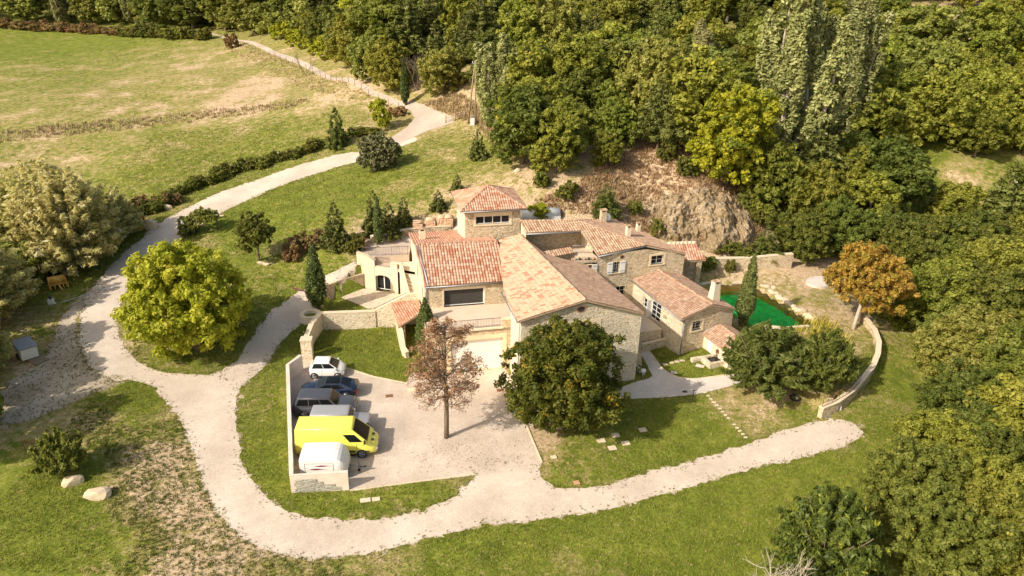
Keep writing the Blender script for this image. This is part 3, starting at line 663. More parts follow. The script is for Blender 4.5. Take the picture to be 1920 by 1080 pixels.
wleft = Wall(BKL, WL_); rs = wleft.s_of(rdA); bz = 5.75
wleft.skin(wb, [(0, 0), (wleft.L, 0), (wleft.L, ez), (rs, 8.2), (0, bz-.1)], M['plaster_pale'])
wlow = Wall(WL_, GL); wlow = Wall(off(GL, gb, 4.6), GL); wlow.skin(wb, [(0, 0), (4.6, 0), (4.6, tz), (0, tz)], M['plaster_pale'])
BKR = off(BKL, gd, 7.9); wbk = Wall(BKR, BKL); wbk.skin(wb, [(0, 0), (wbk.L, 0), (wbk.L, bz-.1), (0, bz-.1)], M['stone'])
wb.build('wall', wing)
roof('roof', [evA, evB, rdB, rdA], M['t_red'], wing, eave=(rdA, rdB), tw=.27)
bkA, bkB = (BKL[0]-.25, BKL[1]+.2, bz), (BKR[0], BKR[1]+.2, bz)
roof('roof', [rdA, rdB, bkB, bkA], M['t_pink'], wing, eave=(rdA, rdB))
ridge(wing, rdA, rdB, M['t_red'], .12); mb = MB(); mb.tube(Vector(evA)+Vector((.02, 0, .06)), Vector(rdA)+Vector((.02, 0, .06)), .1, M['t_pink']); mb.tube(Vector(evA)+Vector((.28, 0, .07)), Vector(rdA)+Vector((.28, 0, .07)), .07, M['zinc']); mb.build('verge_tiles', wing)
gutter(wing, evA, evB, (0, -.1, -.05)); pipe(wing, ww, .12, 4.2, ez)
wn = ww.window(wing, q0, q1, 4.17, 5.87, 1, 1, .24, bar=.09, glass=M['interior']); ww.surround(wn, q0, q1, 4.17, 5.87, .1, 0, .25, M['plaster_pale'])
mb = MB(); ww.plate(mb, q0-.1, q1+.1, 4.1, 4.17, -.3, .05, M['plaster_pale']); mb.build('sill', wing)
mb = MB(); wg.plate(mb, gs0+.02, gs1-.02, 0.02, 3.13, -.26, -.2, M['white'])
for i in range(1, 5): wg.plate(mb, gs0+.02, gs1-.02, .62*i, .62*i+.015, -.2, -.195, M['plaster_pale'])
gdoor = mb.build('garage_door', wing); wg.surround(gdoor, gs0, gs1, 0, 3.15, .38, 0, .42, M['plaster'])
# terrace deck, edge moulding, flank wall
deck = [off(GL, gb, 0), off(GRt, gb, 0), off(WF, gd, .9), WL_]; mb = MB(); mb.prism(deck, tz-.28, tz+.02, M['paving']); wg.plate(mb, -.05, wg.L-1.3, tz-.02, tz+.1, -.35, .09, M['plaster_pale']); mb.build('terrace_deck', wing)
mb = MB(); wg.plate(mb, wg.L-1.45, wg.L-.1, tz+.03, tz+.75, -.35, -.002, M['stone']); wg.plate(mb, wg.L-1.5, wg.L-.1, tz+.752, tz+.83, -.4, .04, M['cap']); mb.build('parapet', wing)
tr = MB()
railing('railing', [tuple(wg.at(.1, tz+.1, -.15)), tuple(wg.at(wg.L-1.5, tz+.1, -.15))], .85, parent=wing)
chimney(wing, G(792, 457, 6.9)[:2], 6.0, 8.35, .62, .5, A0)
# arched niche windows on the lit west wall
for t in (wleft.L-7.0, wleft.L-1.6): mb = MB(); wleft.plate(mb, t-.35, t+.35, 4.3, 5.5, -.05, .012, M['interior']); wleft.plate(mb, t-.45, t-.352, 4.2, 5.6, -.05, .04, M['plaster']); wleft.plate(mb, t+.352, t+.45, 4.2, 5.6, -.05, .04, M['plaster']); mb.build('narrow_window', wing)

# ------------------------------------------------------------------ 3. square tower
tower = empty('square_tower', (-2, 72, 4), 'square stone tower with a pyramid roof of red tiles and a strip window', 'tower')
te = [G(863, 397.3, 10.8), G(988.5, 391.3, 10.8)]; tu = unit(te[0], te[1]); tv = (-tu[1], tu[0]); D_ = 6.3
t4 = [te[0], te[1], (*off(te[1], tv, D_), 10.8), (*off(te[0], tv, D_), 10.8)]
pk = (sum(p[0] for p in t4)/4, sum(p[1] for p in t4)/4, 12.35)
ins = .55; wc = [off(off(te[0], tu, ins), tv, ins), off(off(te[1], tu, -ins), tv, ins), off(off(te[1], tu, -ins), tv, D_-ins), off(off(te[0], tu, ins), tv, D_-ins)]
wb = MB(); wt = Wall(wc[0], wc[1]); k0, k1 = wt.s_of(W(891.8, 415, wc[0], 13.5)), wt.s_of(W(955.5, 415, wc[0], 13.5))
wt.skin(wb, [(0, 2), (wt.L, 2), (wt.L, 10.75), (0, 10.75)], M['stone'], [(k0, k1, 9.2, 10.02)], .28, M['plaster_pale'])
for a, b, m_ in ((1, 2, 'stone'), (2, 3, 'stone'), (3, 0, 'plaster_pale')):
    x = Wall(wc[a], wc[b])
    if a == 3: x.skin(wb, [(0, 2), (x.L, 2), (x.L, 10.75), (0, 10.75)], M[m_], [(x.L-3.6, x.L-1.2, 9.2, 10.02)], .28); xw = x
    else: x.skin(wb, [(0, 2), (x.L, 2), (x.L, 10.75), (0, 10.75)], M[m_])
wb.build('wall', tower)
wn = wt.window(tower, k0, k1, 9.2, 10.02, 4, 1, .12, bar=.07, bars=.045); s_ = wt.surround(wn, k0, k1, 9.2, 10.02, .2, .18, .42, M['plaster'])
xw.window(tower, xw.L-3.6, xw.L-1.2, 9.2, 10.02, 2, 1, .2)
mb = MB(); mb.box(wt.at((k0+k1)/2, 9.21, -.03).to_tuple(), (.3, .1, .08), M['terracotta']); mb.build('sill_pot', tower)
for i, m_ in enumerate(('t_red', 't_red', 't_pink', 't_pink')):
    a, b = t4[i], t4[(i+1) % 4]; roof('roof', [a, b, pk], M[m_], tower, eave=(a, b)); ridge(tower, a, pk, M['t_red'], .1, 'hip_tiles')
for i in (0, 3): a, b = Vector(t4[i]), Vector(t4[(i+1) % 4]); gutter(tower, a, b, (0, 0, -.08))
# ------------------------------------------------------------------ 4. old farmhouse
farm = empty('old_farmhouse', (11, 70, 0), 'old rubble stone farmhouse with a satellite dish, white shutters and a recessed roof loggia', 'farmhouse')
FA = 20; F0 = (13.5, 68.5); fd = (math.cos(math.radians(FA)), math.sin(math.radians(FA))); fb = (-fd[1], fd[0])
E0 = W(1122, 475, off(F0, fb, -.25), FA); E0 = (E0[0], E0[1], 7.75)
LP = (E0, (E0[0]+fd[0]*5, E0[1]+fd[1]*5, 7.75), (E0[0]+fb[0]*5, E0[1]+fb[1]*5, 9.25))
Pk = PL(1083, 414, *LP); Q1 = PL(1211, 460.5, *LP); L1 = PL(977, 414.5, *LP); J1 = PL(1089, 433, *LP); J0 = PL(986, 437.5, *LP); R1_ = W(1286, 475, off(F0, fb, -.25), FA)
BP = (Pk, Q1, R1_)
roof('roof', [L1, J0, J1, Pk], M['t_old'], farm, eave=LP[:2], tw=.27)
roof('roof', [Pk, J1, E0, Q1], M['t_old'], farm, eave=LP[:2], tw=.27)
K1, K2 = PL(1130, 412, *BP), PL(1154, 413, *BP)
rr = roof('roof', [Pk, Q1, R1_, K2, K1], M['t_brown'], farm); rr['label'] = 'brown weathered east slope'
ridge(farm, Pk, L1, M['t_old']); ridge(farm, Q1, Pk, M['t_old'], .08, 'hip_tiles'); ridge(farm, K1, Pk, M['t_brown'], .1)
wf = Wall(off(F0, fd, -7.3), (off(F0, fd, 4.1))); sx = lambda px, py: (wf.s_of(W(px, py, F0, FA)), W(px, py, F0, FA)[2])
oe = sx(1122, 476)[0]; ap, apz = sx(1211, 463); 
A1 = (sx(1149, 495)[0], sx(1162, 495)[0]); A2 = (sx(1222, 478)[0], sx(1245, 478)[0]); A3 = (sx(1155, 540)[0], sx(1172, 540)[0]); A4 = (sx(1104, 500)[0], sx(1112, 500)[0])
ops = [(*A1, 5.6, 6.75), (*A2, 5.95, 6.9), (*A3, 2.95, 4.05), (A4[0]-.3, A4[1]-.1, 5.6, 6.75)]
wb = MB(); wf.skin(wb, [(0, 0), (wf.L, 0), (wf.L, 6.75), (ap, 7.72), (oe, 7.6), (oe-.001, 7.58), (0, 7.3)], M['stone'], ops, .25)
wr = Wall(off(F0, fd, 4.1), K2[:2]); wr.skin(wb, [(0, 0), (wr.L, 0), (wr.L, K2[2]-.2), (0, 6.75)], M['stone'])
wk = Wall(K2[:2], K1[:2]); wk.skin(wb, [(0, 2), (wk.L, 2), (wk.L, K1[2]-.2), (0, K2[2]-.2)], M['stone'])
wk = Wall(K1[:2], Pk[:2]); wk.skin(wb, [(0, 2), (wk.L, 2), (wk.L, Pk[2]-.2), (0, K1[2]-.2)], M['stone'])
wk = Wall(Pk[:2], L1[:2]); wk.skin(wb, [(0, 2), (wk.L, 2), (wk.L, L1[2]-.2), (0, Pk[2]-.2)], M['stone'])
# loggia: back wall, floor, lit side wall, gable end on the tower side
lz = 6.6; b0, b1 = G(990, 459.5, lz), G(1089, 459, lz); wlg = Wall(b0[:2], b1[:2]); wlg.skin(wb, [(0, lz-.3), (wlg.L, lz-.3), (wlg.L, 9.05), (0, 9.05)], M['stone'])
f1 = G(1111, 474, lz); sd_ = Wall(b1[:2], f1[:2]); sd_.skin(wb, [(0, lz-.3), (sd_.L, lz-.3), (sd_.L, 7.65), (0, 8.75)], M['white'] if False else M['plaster_pale'])
b2 = G(978, 452, lz+.2); sg = Wall(J0[:2], L1[:2]); sg = Wall(L1[:2], J0[:2]); sg.skin(wb, [(0, 5), (sg.L, 5), (sg.L, J0[2]-.12), (0, L1[2]-.12)], M['plaster_pale'])
wb.build('wall', farm)
mb = MB(); mb.prism([b0[:2], b1[:2], f1[:2], off(f1, fb, -1.2), G(1010, 476, lz)[:2], G(985, 462, lz)[:2]], lz-.35, lz, M['paving']); mb.build('loggia_floor', farm)
mb = MB(); c0 = G(995.5, 439, 8.9)
for px in (997,): p = G(px, 461, lz); mb.box((p[0], p[1]-.1, lz), (.5, .4, 2.2), M['plaster_pale'], .2)
mb.build('pier', farm)
mb = MB(); dr = W(1024, 455, b0, 12); t_ = wlg.s_of(dr); wlg.plate(mb, t_-.45, t_+.45, lz+.03, lz+2.0, 0, .05, M['zinc']); mb.build('loggia_door', farm)
gutter(farm, J0, J1, (0, -.08, -.08)); gutter(farm, E0, Q1, (0, -.1, -.08))
for a, o_, c, r in ((A1, ops[0], 3, 3), (A2, ops[1], 2, 2), (A3, ops[2], 2, 2), ((ops[3][0], ops[3][1]), ops[3], 2, 3)):
    w_ = wf.window(farm, a[0], a[1], o_[2], o_[3], c, r, .18, bar=.05, bars=.02, sur=((.22, .12, .2) if o_ is ops[1] else (.06, .1, .02)))
    if o_ in (ops[0], ops[3]):
        wd = (a[1]-a[0])*.72
        for sgn in (-1, 1):
            m_ = MB(); e = a[0]-.03 if sgn < 0 else a[1]+.03; q = sorted((e, e+sgn*wd)); wf.plate(m_, q[0], q[1], o_[2]-.05, o_[3]+.05, .06, .1, M['white'])
            for z in (o_[2]+.12, o_[3]-.16): wf.plate(m_, q[0]+.02, q[1]-.02, z, z+.035, .1, .112, M['dark_metal'])
            m_.build('shutter', w_)
oval(wf, farm, sx(1167, 476)[0], 7.2, .2, .17)
chimney(farm, PL(1130, 416, *BP)[:2], 8.4, 9.75, .6, .5, .3, M['stone'])
c1 = PL(1177, 443, *BP); chimney(farm, c1[:2], c1[2]-.3, c1[2]+.95, .42, .42, .3); c1 = PL(1196, 434, *BP); chimney(farm, c1[:2], c1[2]-.3, c1[2]+.75, .4, .4, .3)
# satellite dish
dc = Vector(PL(1136, 414, *BP))+Vector((.05, -.1, .45)); dn_ = Vector((.1, -.8, .45)).normalized(); mb = MB(); qd = dn_.to_track_quat('Z', 'Y'); n = 20
for k in range(n):
    for r0, r1 in ((0, .22), (.22, .42)):
        P_ = [dc+qd @ Vector((r*math.cos(2*math.pi*j/n), r*math.sin(2*math.pi*j/n), .35*r*r)) for r, j in ((r0, k), (r1, k), (r1, k+1), (r0, k+1))]
        mb.face(P_ if r0 else P_[1:], M['white'], smooth=True)
dish = mb.build('satellite_dish', farm); mb = MB(); mb.tube(dc, dc+Vector((0, .05, -.6)), .025, M['zinc']); mb.tube(dc+qd @ Vector((0, -.4, .05)), dc+qd @ Vector((0, 0, .38)), .012, M['zinc']); mb.tube(dc+qd @ Vector((0, 0, .34)), dc+qd @ Vector((0, 0, .44)), .04, M['zinc']); mb.build('dish_arm', dish)
# parapet tile strip and railing of the loggia, planter heap on the ledge
s0_, s1_ = G(1016, 479, lz+.55), G(1072, 469, lz+.55); mb = MB(); d2 = unit(s0_, s1_); n2 = (-d2[1], d2[0])
st = roof('parapet_tiles', [(*off(s0_, n2, -.35), lz+.35), (*off(s1_, n2, -.35), lz+.35), (*off(s1_, n2, .35), lz+.75), (*off(s0_, n2, .35), lz+.75)], M['t_old'], farm, eave=(s0_, s1_), tw=.27)
wp = Wall(off(s0_, n2, -.1), off(s1_, n2, -.1)); mb = MB(); wp.skin(mb, [(-.8, 4), (wp.L, 4), (wp.L, lz+.35), (-.8, lz+.35)], M['stone']); mb.build('parapet', farm)
railing('railing', [G(1073, 476, lz-.05), G(1111, 475, lz-.05)], .9, parent=farm, step=.16, m=M['zinc'])
l0, l1 = G(1073, 489, 6.9), G(1120, 481, 7.3); mb = MB(); ql = Wall(off(l0, (0, 0), 0), off(l1, (0, 0), 0)); ql.plate(mb, 0, ql.L, 6.75, 6.9, -.7, .25, M['stone_dark']); mb.build('ledge', farm)
for i in range(5):
    p = ql.at(.3+i*.45, 6.9, -.15); mb = MB(); mb.tube(p, p+Vector((0, 0, .22)), .09, M['dark_metal'] if i % 2 else M['terracotta'], .13); tag(mb.build('flower_pot'), ('first', 'second', 'third', 'fourth', 'fifth')[i]+' from the left of the small pots on the ledge below the loggia', 'flower pot', 'pots on the loggia ledge')
p = G(1025.5, 460, lz); mb = MB()
for z0, z1, r0, r1 in ((0, .5, .2, .3), (.5, .6, .34, .34)): mb.tube((p[0], p[1]-.25, lz+z0), (p[0], p[1]-.25, lz+z1), r0, M['terracotta'], r1, 14)
mb.tube((p[0], p[1]-.25, lz+.601), (p[0], p[1]-.25, lz+.61), .28, M['interior'], n=14); tag(mb.build('terracotta_urn'), 'big terracotta urn in front of the loggia door', 'pot')
p = G(1077, 459, lz); mb = MB(); mb.box((p[0], p[1]-.2, lz), (.45, .35, .42), M['zinc'], .3); mb.box((p[0], p[1]-.2, lz+.421), (.5, .4, .05), M['dark_metal'], .3); tag(mb.build('storage_chest'), 'small grey chest against the back wall of the loggia', 'chest')

# ------------------------------------------------------------------ 5. cottage
cot = empty('stone_cottage', (16, 64, 0), 'long low stone cottage with brown tiles, French door and tall tapered chimney', 'cottage')
CA = 26; C0 = (15.73, 60.67); cd = (math.cos(math.radians(CA)), math.sin(math.radians(CA))); cb = (-cd[1], cd[0]); CR = off(C0, cd, 5.85); CB = (12.0, 68.25)
rf = W(1336, 571.5, off(C0, cb, -.25), CA); ef = W(1278, 600, off(C0, cb, -.25), CA); er = W(1378.5, 578.5, off(C0, cb, -.25), CA)
rb_ = W(1235, 500.5, F0, FA); rb_ = (rb_[0], rb_[1], rf[2]+.25); Cl = (rf, ef, rb_); eb = PL(1184, 524, *Cl)
roof('roof', [ef, rf, rb_, eb], M['t_brown'], cot, eave=(rf, rb_)); Cr = (rf, er, rb_); ebr = (er[0]+(rb_[0]-rf[0]), er[1]+(rb_[1]-rf[1]), er[2]+.2)
r2_ = roof('roof', [rf, er, ebr, rb_], M['t_brown'], cot, eave=(rf, rb_)); ridge(cot, rf, rb_, M['t_old'], .12)
wc_ = Wall(C0, CR); zE = W(1278, 600, C0, CA)[2]-.12; sa_ = wc_.s_of(W(1336, 573, C0, CA)); zAp = W(1336, 574, C0, CA)[2]; zRt = W(1375, 581, C0, CA)[2]
cw0, cw1 = wc_.s_of(W(1297.5, 610, C0, CA))+.05, wc_.s_of(W(1316, 610, C0, CA))
wb = MB(); wc_.skin(wb, [(0, -.2), (wc_.L, -.2), (wc_.L, zRt), (sa_, zAp), (0, zE)], M['stone'], [(cw0, cw1, 2.55, 3.5)], .35, M['plaster'])
wz = Wall(CB, C0); SO = lambda px, py: wz.s_of(W(px, py, C0, math.degrees(math.atan2(CB[1]-C0[1], CB[0]-C0[0]))))
zs = eb[2]-.15; dA = SO(1221, 580); dB = SO(1239, 585); aA = SO(1206, 565); aB = SO(1218, 570); vA = SO(1242, 595); vB = SO(1252, 600)
dz0 = 1.95
wz.skin(wb, [(0, 0), (wz.L, 0), (wz.L, zE), (0, zs)], M['plaster_pale'] if False else M['stone_pale'], [(dA, dB, dz0, 3.85), (aA, aB, 2.5, 3.5)], .22, M['plaster_pale'])
wq = Wall(CR, off(CR, cb, 8.2)); wq.skin(wb, [(0, 0), (wq.L, 0), (wq.L, zRt), (0, zRt)], M['stone'])
wb.build('wall', cot)
wc_.window(cot, cw0, cw1, 2.55, 3.5, 2, 3, .24, bar=.05, bars=.018, sur=(.2, .14, .2)); wz.window(cot, aA, aB, 2.5, 3.5, 2, 2, .12, bar=.06, bars=.025)
fdw = wz.window(cot, dA, dB, dz0, 3.85, 2, 4, .06, bar=.08, bars=.03, name='french_door')
mb = MB(); wz.plate(mb, dA-.1, dA-.04, dz0, 3.8, .0, .5, M['white']); mb.build('open_door_leaf', cot)
mb = MB(); t0 = (vA+vB)/2; wz.plate(mb, t0-.4, t0+.4, 2.75, 3.35, -.02, .02, M['plaster']); wz.plate(mb, t0-.28, t0+.28, 2.85, 3.25, .021, .03, M['stone_dark']); mb.build('wall_relief', cot)
pipe(cot, wc_, .05, .2, zE); gutter(cot, ef, eb, (-.1, -.05, -.04))
cc = PL(1338, 562, *Cr); chimney(cot, (cc[0], cc[1]), cc[2]-.5, cc[2]+1.75, .95, .8, math.radians(CA), M['plaster_pale'], .32)

# ------------------------------------------------------------------ 6. lean-to shed beside the cottage
shed = empty('stone_shed', (19, 60, 0), 'small low stone shed with a white door against the cottage gable', 'shed')
S0 = off(W(1321, 625, C0, CA)[:2], cb, 0); sdir = unit(G(1322, 660, .3)[:2], G(1372, 700, .3)[:2]); hL = 1.95; len_ = 4.1
sr = (-sdir[1], sdir[0]) if (-sdir[1]*cd[0]+sdir[0]*cd[1]) > 0 else (sdir[1], -sdir[0])
s1p = off(S0, sdir, len_); s2p = off(s1p, cd, 3.0); s3p = off(S0, cd, 3.0)
wb = MB(); wsd = Wall(S0, s1p); k = .55; wsd.skin(wb, [(0, 0), (wsd.L, 0), (wsd.L, hL), (0, hL)], M['plaster_pale'], [(k, k+.75, .1, 1.75)], .1); wse = Wall(s1p, s2p); wse.skin(wb, [(0, 0), (3, 0), (3, hL), (1.5, hL+.62), (0, hL)], M['stone_pale']); wsg = Wall(s2p, s3p); wsg.skin(wb, [(0, 0), (wsg.L, 0), (wsg.L, hL), (0, hL)], M['stone'])
wb.build('wall', shed); oh = .22; rr0 = (*off(off(S0, cd, 1.5), sdir, .02), hL+.75); rr1 = (*off(off(s1p, cd, 1.5), sdir, oh), hL+.75)
roof('roof', [(*off(S0, cd, -oh), hL+.02), (*off(off(s1p, cd, -oh), sdir, oh), hL+.02), rr1, rr0], M['t_brown'], shed, eave=(rr0, rr1)); roof('roof', [rr0, rr1, (*off(off(s2p, cd, oh), sdir, oh), hL+.02), (*off(s3p, cd, oh), hL+.02)], M['t_brown'], shed, eave=(rr0, rr1)); ridge(shed, rr0, rr1, M['t_old'], .1)
mb = MB(); wsd.plate(mb, k, k+.75, .1, 1.75, -.09, -.05, M['white']); mb.build('door', shed); mb = MB(); mb.tube(Vector(rr0)+Vector((0, 0, .1)), Vector((*off(S0, cd, -oh), hL+.12)), .05, M['zinc']); mb.build('flashing', shed)
pipe(shed, wsd, len_-.1, .1, hL)
# wall lantern and pump on the shed wall
q = wsd.at(2.35, 0, .0); mb = MB(); mb.box((q.x-.2, q.y-.1, 1.25), (.18, .18, .25), M['rust'], 0); mb.tube((q.x-.2, q.y-.1, 1.5), (q.x-.2, q.y-.1, 1.62), .11, M['rust'], .02); mb.tube((q.x, q.y, 1.45), (q.x-.2, q.y-.1, 1.6), .02, M['rust']); mb.tube((q.x-.2, q.y-.1, .35), (q.x-.2, q.y-.1, 1.25), .05, M['rust']); tag(mb.build('hand_pump'), 'rusty red hand pump on the shed wall above the stone trough', 'pump')

# ------------------------------------------------------------------ 7. open pavilion behind the farmhouse
pav = empty('garden_pavilion', (18, 73, 2), 'open garden pavilion with bright orange tiles on stone piers by the pond', 'pavilion')
pe0, pe1 = G(1270, 490, 4.75), G(1323.5, 487.5, 4.75); pr0, pr1 = G(1252, 457, 6.0), G(1304, 455.5, 6.0)
roof('roof', [pe0, pe1, pr1, pr0], M['t_red'], pav, eave=(pe0, pe1), tw=.27); ridge(pav, pr0, pr1, M['cap'], .2)
d3 = unit(pe0, pe1); n3 = unit(v2(pe1), v2(pr1)); mb = MB()
pp_ = off(off(pe1, d3, -.5), n3, .35); mb.box((*pp_, 1.2), (.5, .5, 3.45), M['stone'], .2); mb.build('pier', pav)
mb = MB(); mb.box((*off(pp_, n3, 2.8), 1.2), (.5, .5, 3.9), M['stone'], .2); mb.build('pier', pav)
mb = MB(); wpv = Wall(off(off(pr0, n3, .0), d3, -1), off(pr1, d3, -.3)); wpv.skin(mb, [(0, 1.2), (wpv.L, 1.2), (wpv.L, 5.8), (0, 5.8)], M['stone']); mb.build('wall', pav)
mb = MB(); mb.tube((*off(pe0, n3, .2), 4.62), (*off(pe1, n3, .2), 4.66), .1, M['wood']); mb.build('beam', pav)
c_ = G(1303, 522, 1.55); mb = MB(); poly = [(c_[0]+2.3*math.cos(t), c_[1]+.6+2.3*math.sin(t)) for t in np.linspace(-math.pi, math.pi, 29)[:-1]]
mb.prism(poly, .4, 1.62, M['concrete']); tag(mb.build('round_terrace'), 'round grey stone terrace in front of the pavilion', 'terrace')

# ------------------------------------------------------------------ 8. patio house under the upper court, with stairs
pat = empty('patio_house', (-14, 73, .4), 'low cream walled terrace building with an arched glass door and a railed flat roof', 'terrace building')
a0, a1 = G(681, 540, .4)[:2], G(747, 550, .4)[:2]; wa = Wall(a0, a1); PAg = math.degrees(math.atan2(a1[1]-a0[1], a1[0]-a0[0]))
sp = lambda px, py: (wa.s_of(W(px, py, a0, PAg)), W(px, py, a0, PAg)[2])
t1 = sp(668, 474); t2 = sp(690, 482); t3 = sp(702, 490); t4_ = sp(730, 500); t5 = sp(731, 494); t6 = sp(752, 496); ar0, ar1 = sp(703, 530)[0], sp(732, 530)[0]
wb = MB(); parts_ = [[(t1[0], .0), (t2[0], 0), (t2[0], t2[1]-.0), (t1[0], t1[1])], [(t2[0], 0), (t3[0], 0), (t3[0], t3[1]), (t2[0], t2[1])], [(t5[0], 0), (wa.L, 0), (wa.L, t6[1]), (t5[0], t5[1])]]
for q in parts_: wa.skin(wb, q, M['plaster_pale'])
zf = min(sp(703, 497)[1], sp(731, 505)[1]); zt_ = 3.15
# middle bay with the arch: top strip follows the arc
az = sp(703, 521)[1]; nA = 10
wa.skin(wb, [(t3[0], 0), (ar0, 0), (ar0, zt_), (t3[0], zt_)], M['plaster_pale']); 
if t5[0] > ar1: wa.skin(wb, [(ar1, 0), (t5[0], 0), (t5[0], zt_), (ar1, zt_)], M['plaster_pale'])
e1_ = min(ar1, t5[0])
for i in range(nA):
    xa, xb = ar0+(ar1-ar0)*i/nA, ar0+(ar1-ar0)*(i+1)/nA; h = lambda x: az+.42*math.sqrt(max(0, 1-((x-(ar0+ar1)/2)/((ar1-ar0)/2))**2))
    wb.face([wa.at(xa, h(xa)), wa.at(xb, h(xb)), wa.at(xb, zt_), wa.at(xa, zt_)], M['plaster_pale']); wb.face([wa.at(xb, h(xb)), wa.at(xa, h(xa)), wa.at(xa, h(xa), -.45), wa.at(xb, h(xb), -.45)], M['plaster_pale'])
for x in (ar0, ar1): wb.face([wa.at(x, 0.3), wa.at(x, az), wa.at(x, az, -.45), wa.at(x, .3, -.45)], M['stone'])
wb.build('wall', pat)
# thickness of parapets and coping following the stepped top
mb = MB()
for (sA, zA_), (sB, zB_) in ((t1, t2), (t2, t3), (t5, t6)):
    P0, P1, P2, P3 = wa.at(sA, zA_, .06), wa.at(sB, zB_, .06), wa.at(sB, zB_, -.4), wa.at(sA, zA_, -.4); up = Vector((0, 0, .08))
    mb.face([P0+up, P1+up, P2+up, P3+up], M['cap']); mb.face([P0, P1, P1+up, P0+up], M['cap']); mb.face([P3+up, P2+up, P2-Vector((0, 0, 1.2)), P3-Vector((0, 0, 1.2))], M['plaster_pale'])
    if sB == t2[0]: continue
    mb.build('coping', pat); mb = MB()
dw = wa.window(pat, ar0+.04, ar1-.04, .42, az+.35, 2, 1, .42, bar=.07, bars=.05, name='arched_door')
# flat roof slab, upper court slab, rear line
rl0, rl1 = G(705, 481, 4)[:2], G(767, 478.5, 4)[:2]
mb = MB(); slab = [wa.at(t3[0]-.1, 0, -.05)[:2], wa.at(t6[0]-.1, 0, -.05)[:2], (-9.4, 68.5), off(BKL, (-lw[0], -lw[1]), 1.5), rl0]; slab = [tuple(p) for p in slab]
mb.prism(slab, 2.9, 3.2, M['paving']); mb.build('flat_roof', pat)
railing('railing', [tuple(wa.at(t3[0]+.1, 3.2, -.2)), tuple(wa.at(t5[0]-.05, 3.2, -.2))], 1.0, parent=pat)
mb = MB(); uc = [tuple(wa.at(t1[0], 0, -.3)[:2]), tuple(wa.at(t3[0]-.2, 0, -.3)[:2]), rl0, off(rl1, lw, .2), off(BKL, lw, .6), (-11.4, 78.4), (-16.5, 77.2)]
mb.prism(uc, 0, 4.03, M['gravel_park']); tag(mb.build('upper_court'), 'raised gravel court behind the iron railing above the patio house', 'courtyard')
railing('iron_railing', [(*wa.at(t1[0]+.5, 0, -.45)[:2], 4.05), (*off(rl0, (0, 1), .1), 4.05), (*off(rl1, (0, 1), .1), 4.05)], .95, label='long plum iron railing along the edge of the upper gravel court', step=.16)
# upper stair flank and steps, landing, lower stair with sloping wall and rail
sw = off(WL_, lw, 4.9); st = empty('stone_stairs', (-10, 67, .4), 'stone stairs climbing beside the wing from the patio to the flat roof terrace', 'stairs')
sA, sB = (-10.1, 66.3), tuple(wa.at(t6[0]-.1, 0, -.1)[:2]); mb = MB(); nS = 8
R0, R1s = off(WL_, lw, 5.2), off(WL_, lw, 10.6)
for i in range(nS):
    u0, u1 = i/nS, (i+1)/nS; L_ = lambda u: (sA[0]+(sB[0]-sA[0])*u, sA[1]+(sB[1]-sA[1])*u); Rg = lambda u: (R0[0]+(R1s[0]-R0[0])*u-.02, R0[1]+(R1s[1]-R0[1])*u)
    mb.prism([L_(u0), Rg(u0), Rg(u1), L_(u1)], 0, 2.3+.9*u1, M['paving'])
mb.prism([(-10.4, 65.55), off(off(WL_, lw, 4.3), (-1, 0), .03), off(R0, (-1, 0), .03), sA], 0, 2.25, M['paving']); 
for i in range(9):
    x1 = -10.4-.3*i; mb.prism([(x1-.3, 65.2+(x1)*.012+.35), (x1, 65.2+x1*.012+.35), (x1+.1, 66.5), (x1-.3, 66.5)], 0, 2.25-.2*(i+1), M['paving'])
mb.build('steps', st)
fl_ = thick_wall('wall', [sA, sB], [.3, .3], [2.7, t6[1]], .28, parent=st, material=M['plaster_pale'], cap=.07)
q0_, q1_ = (-13.3, 65.05), (-8.75, 65.45)
sl = thick_wall('stair_wall', [(-13.3, 65.1), (-10.1, 65.35), (-8.72, 65.45)], [0, 0, 0], [1.85, 3.55, 3.65], .3, 'sloping stone wall beside the lower stairs, tiled lean-to against its foot', 'wall')
railing('stair_railing', [(-13.5, 65.5, .9), (-10.3, 65.7, 2.6)], .95, label='thin iron handrail going up the lower patio stairs', step=.18)
# patio paving
mb = MB(); mb.prism([G(x, y, .45)[:2] for x, y in ((640,557),(681,541),(745,551),(780,556),(768,582),(712,580),(692,578))], .2, .46, M['paving']); mb.build('patio_paving', kind='structure')

# lean-to tiled porch in front of the wing's low wall
por = empty('tiled_porch', (-10, 62, 0), 'small lean-to porch of pink tiles on a wooden post next to the narrow cypress', 'porch')
e = [G(733.5, 567, 2.75), G(747, 613.5, 2.35), G(793, 585, 2.75), G(781, 552.5, 3.15)]
roof('roof', e, M['t_pink'], por, eave=(e[1], e[2]) if False else (e[0], e[3]))
mb = MB(); ps = G(760, 657, 0); mb.tube((ps[0], ps[1]+.1, 0), (ps[0]-.15, ps[1]+.9, 2.3), .09, M['wood']); mb.build('post', por)
thick_wall('low_wall', [(-11.2, 65.0), (e[1][0]+.1, e[1][1]+.6), G(757, 662, .2)[:2], G(764, 672, 0)[:2]], [0, 0, 0, 0], [2.2, 1.9, .75, .6], .35, 'short stone flank wall stepping down beside the courtyard lawn under the porch', 'wall', material=M['stone_pale'])

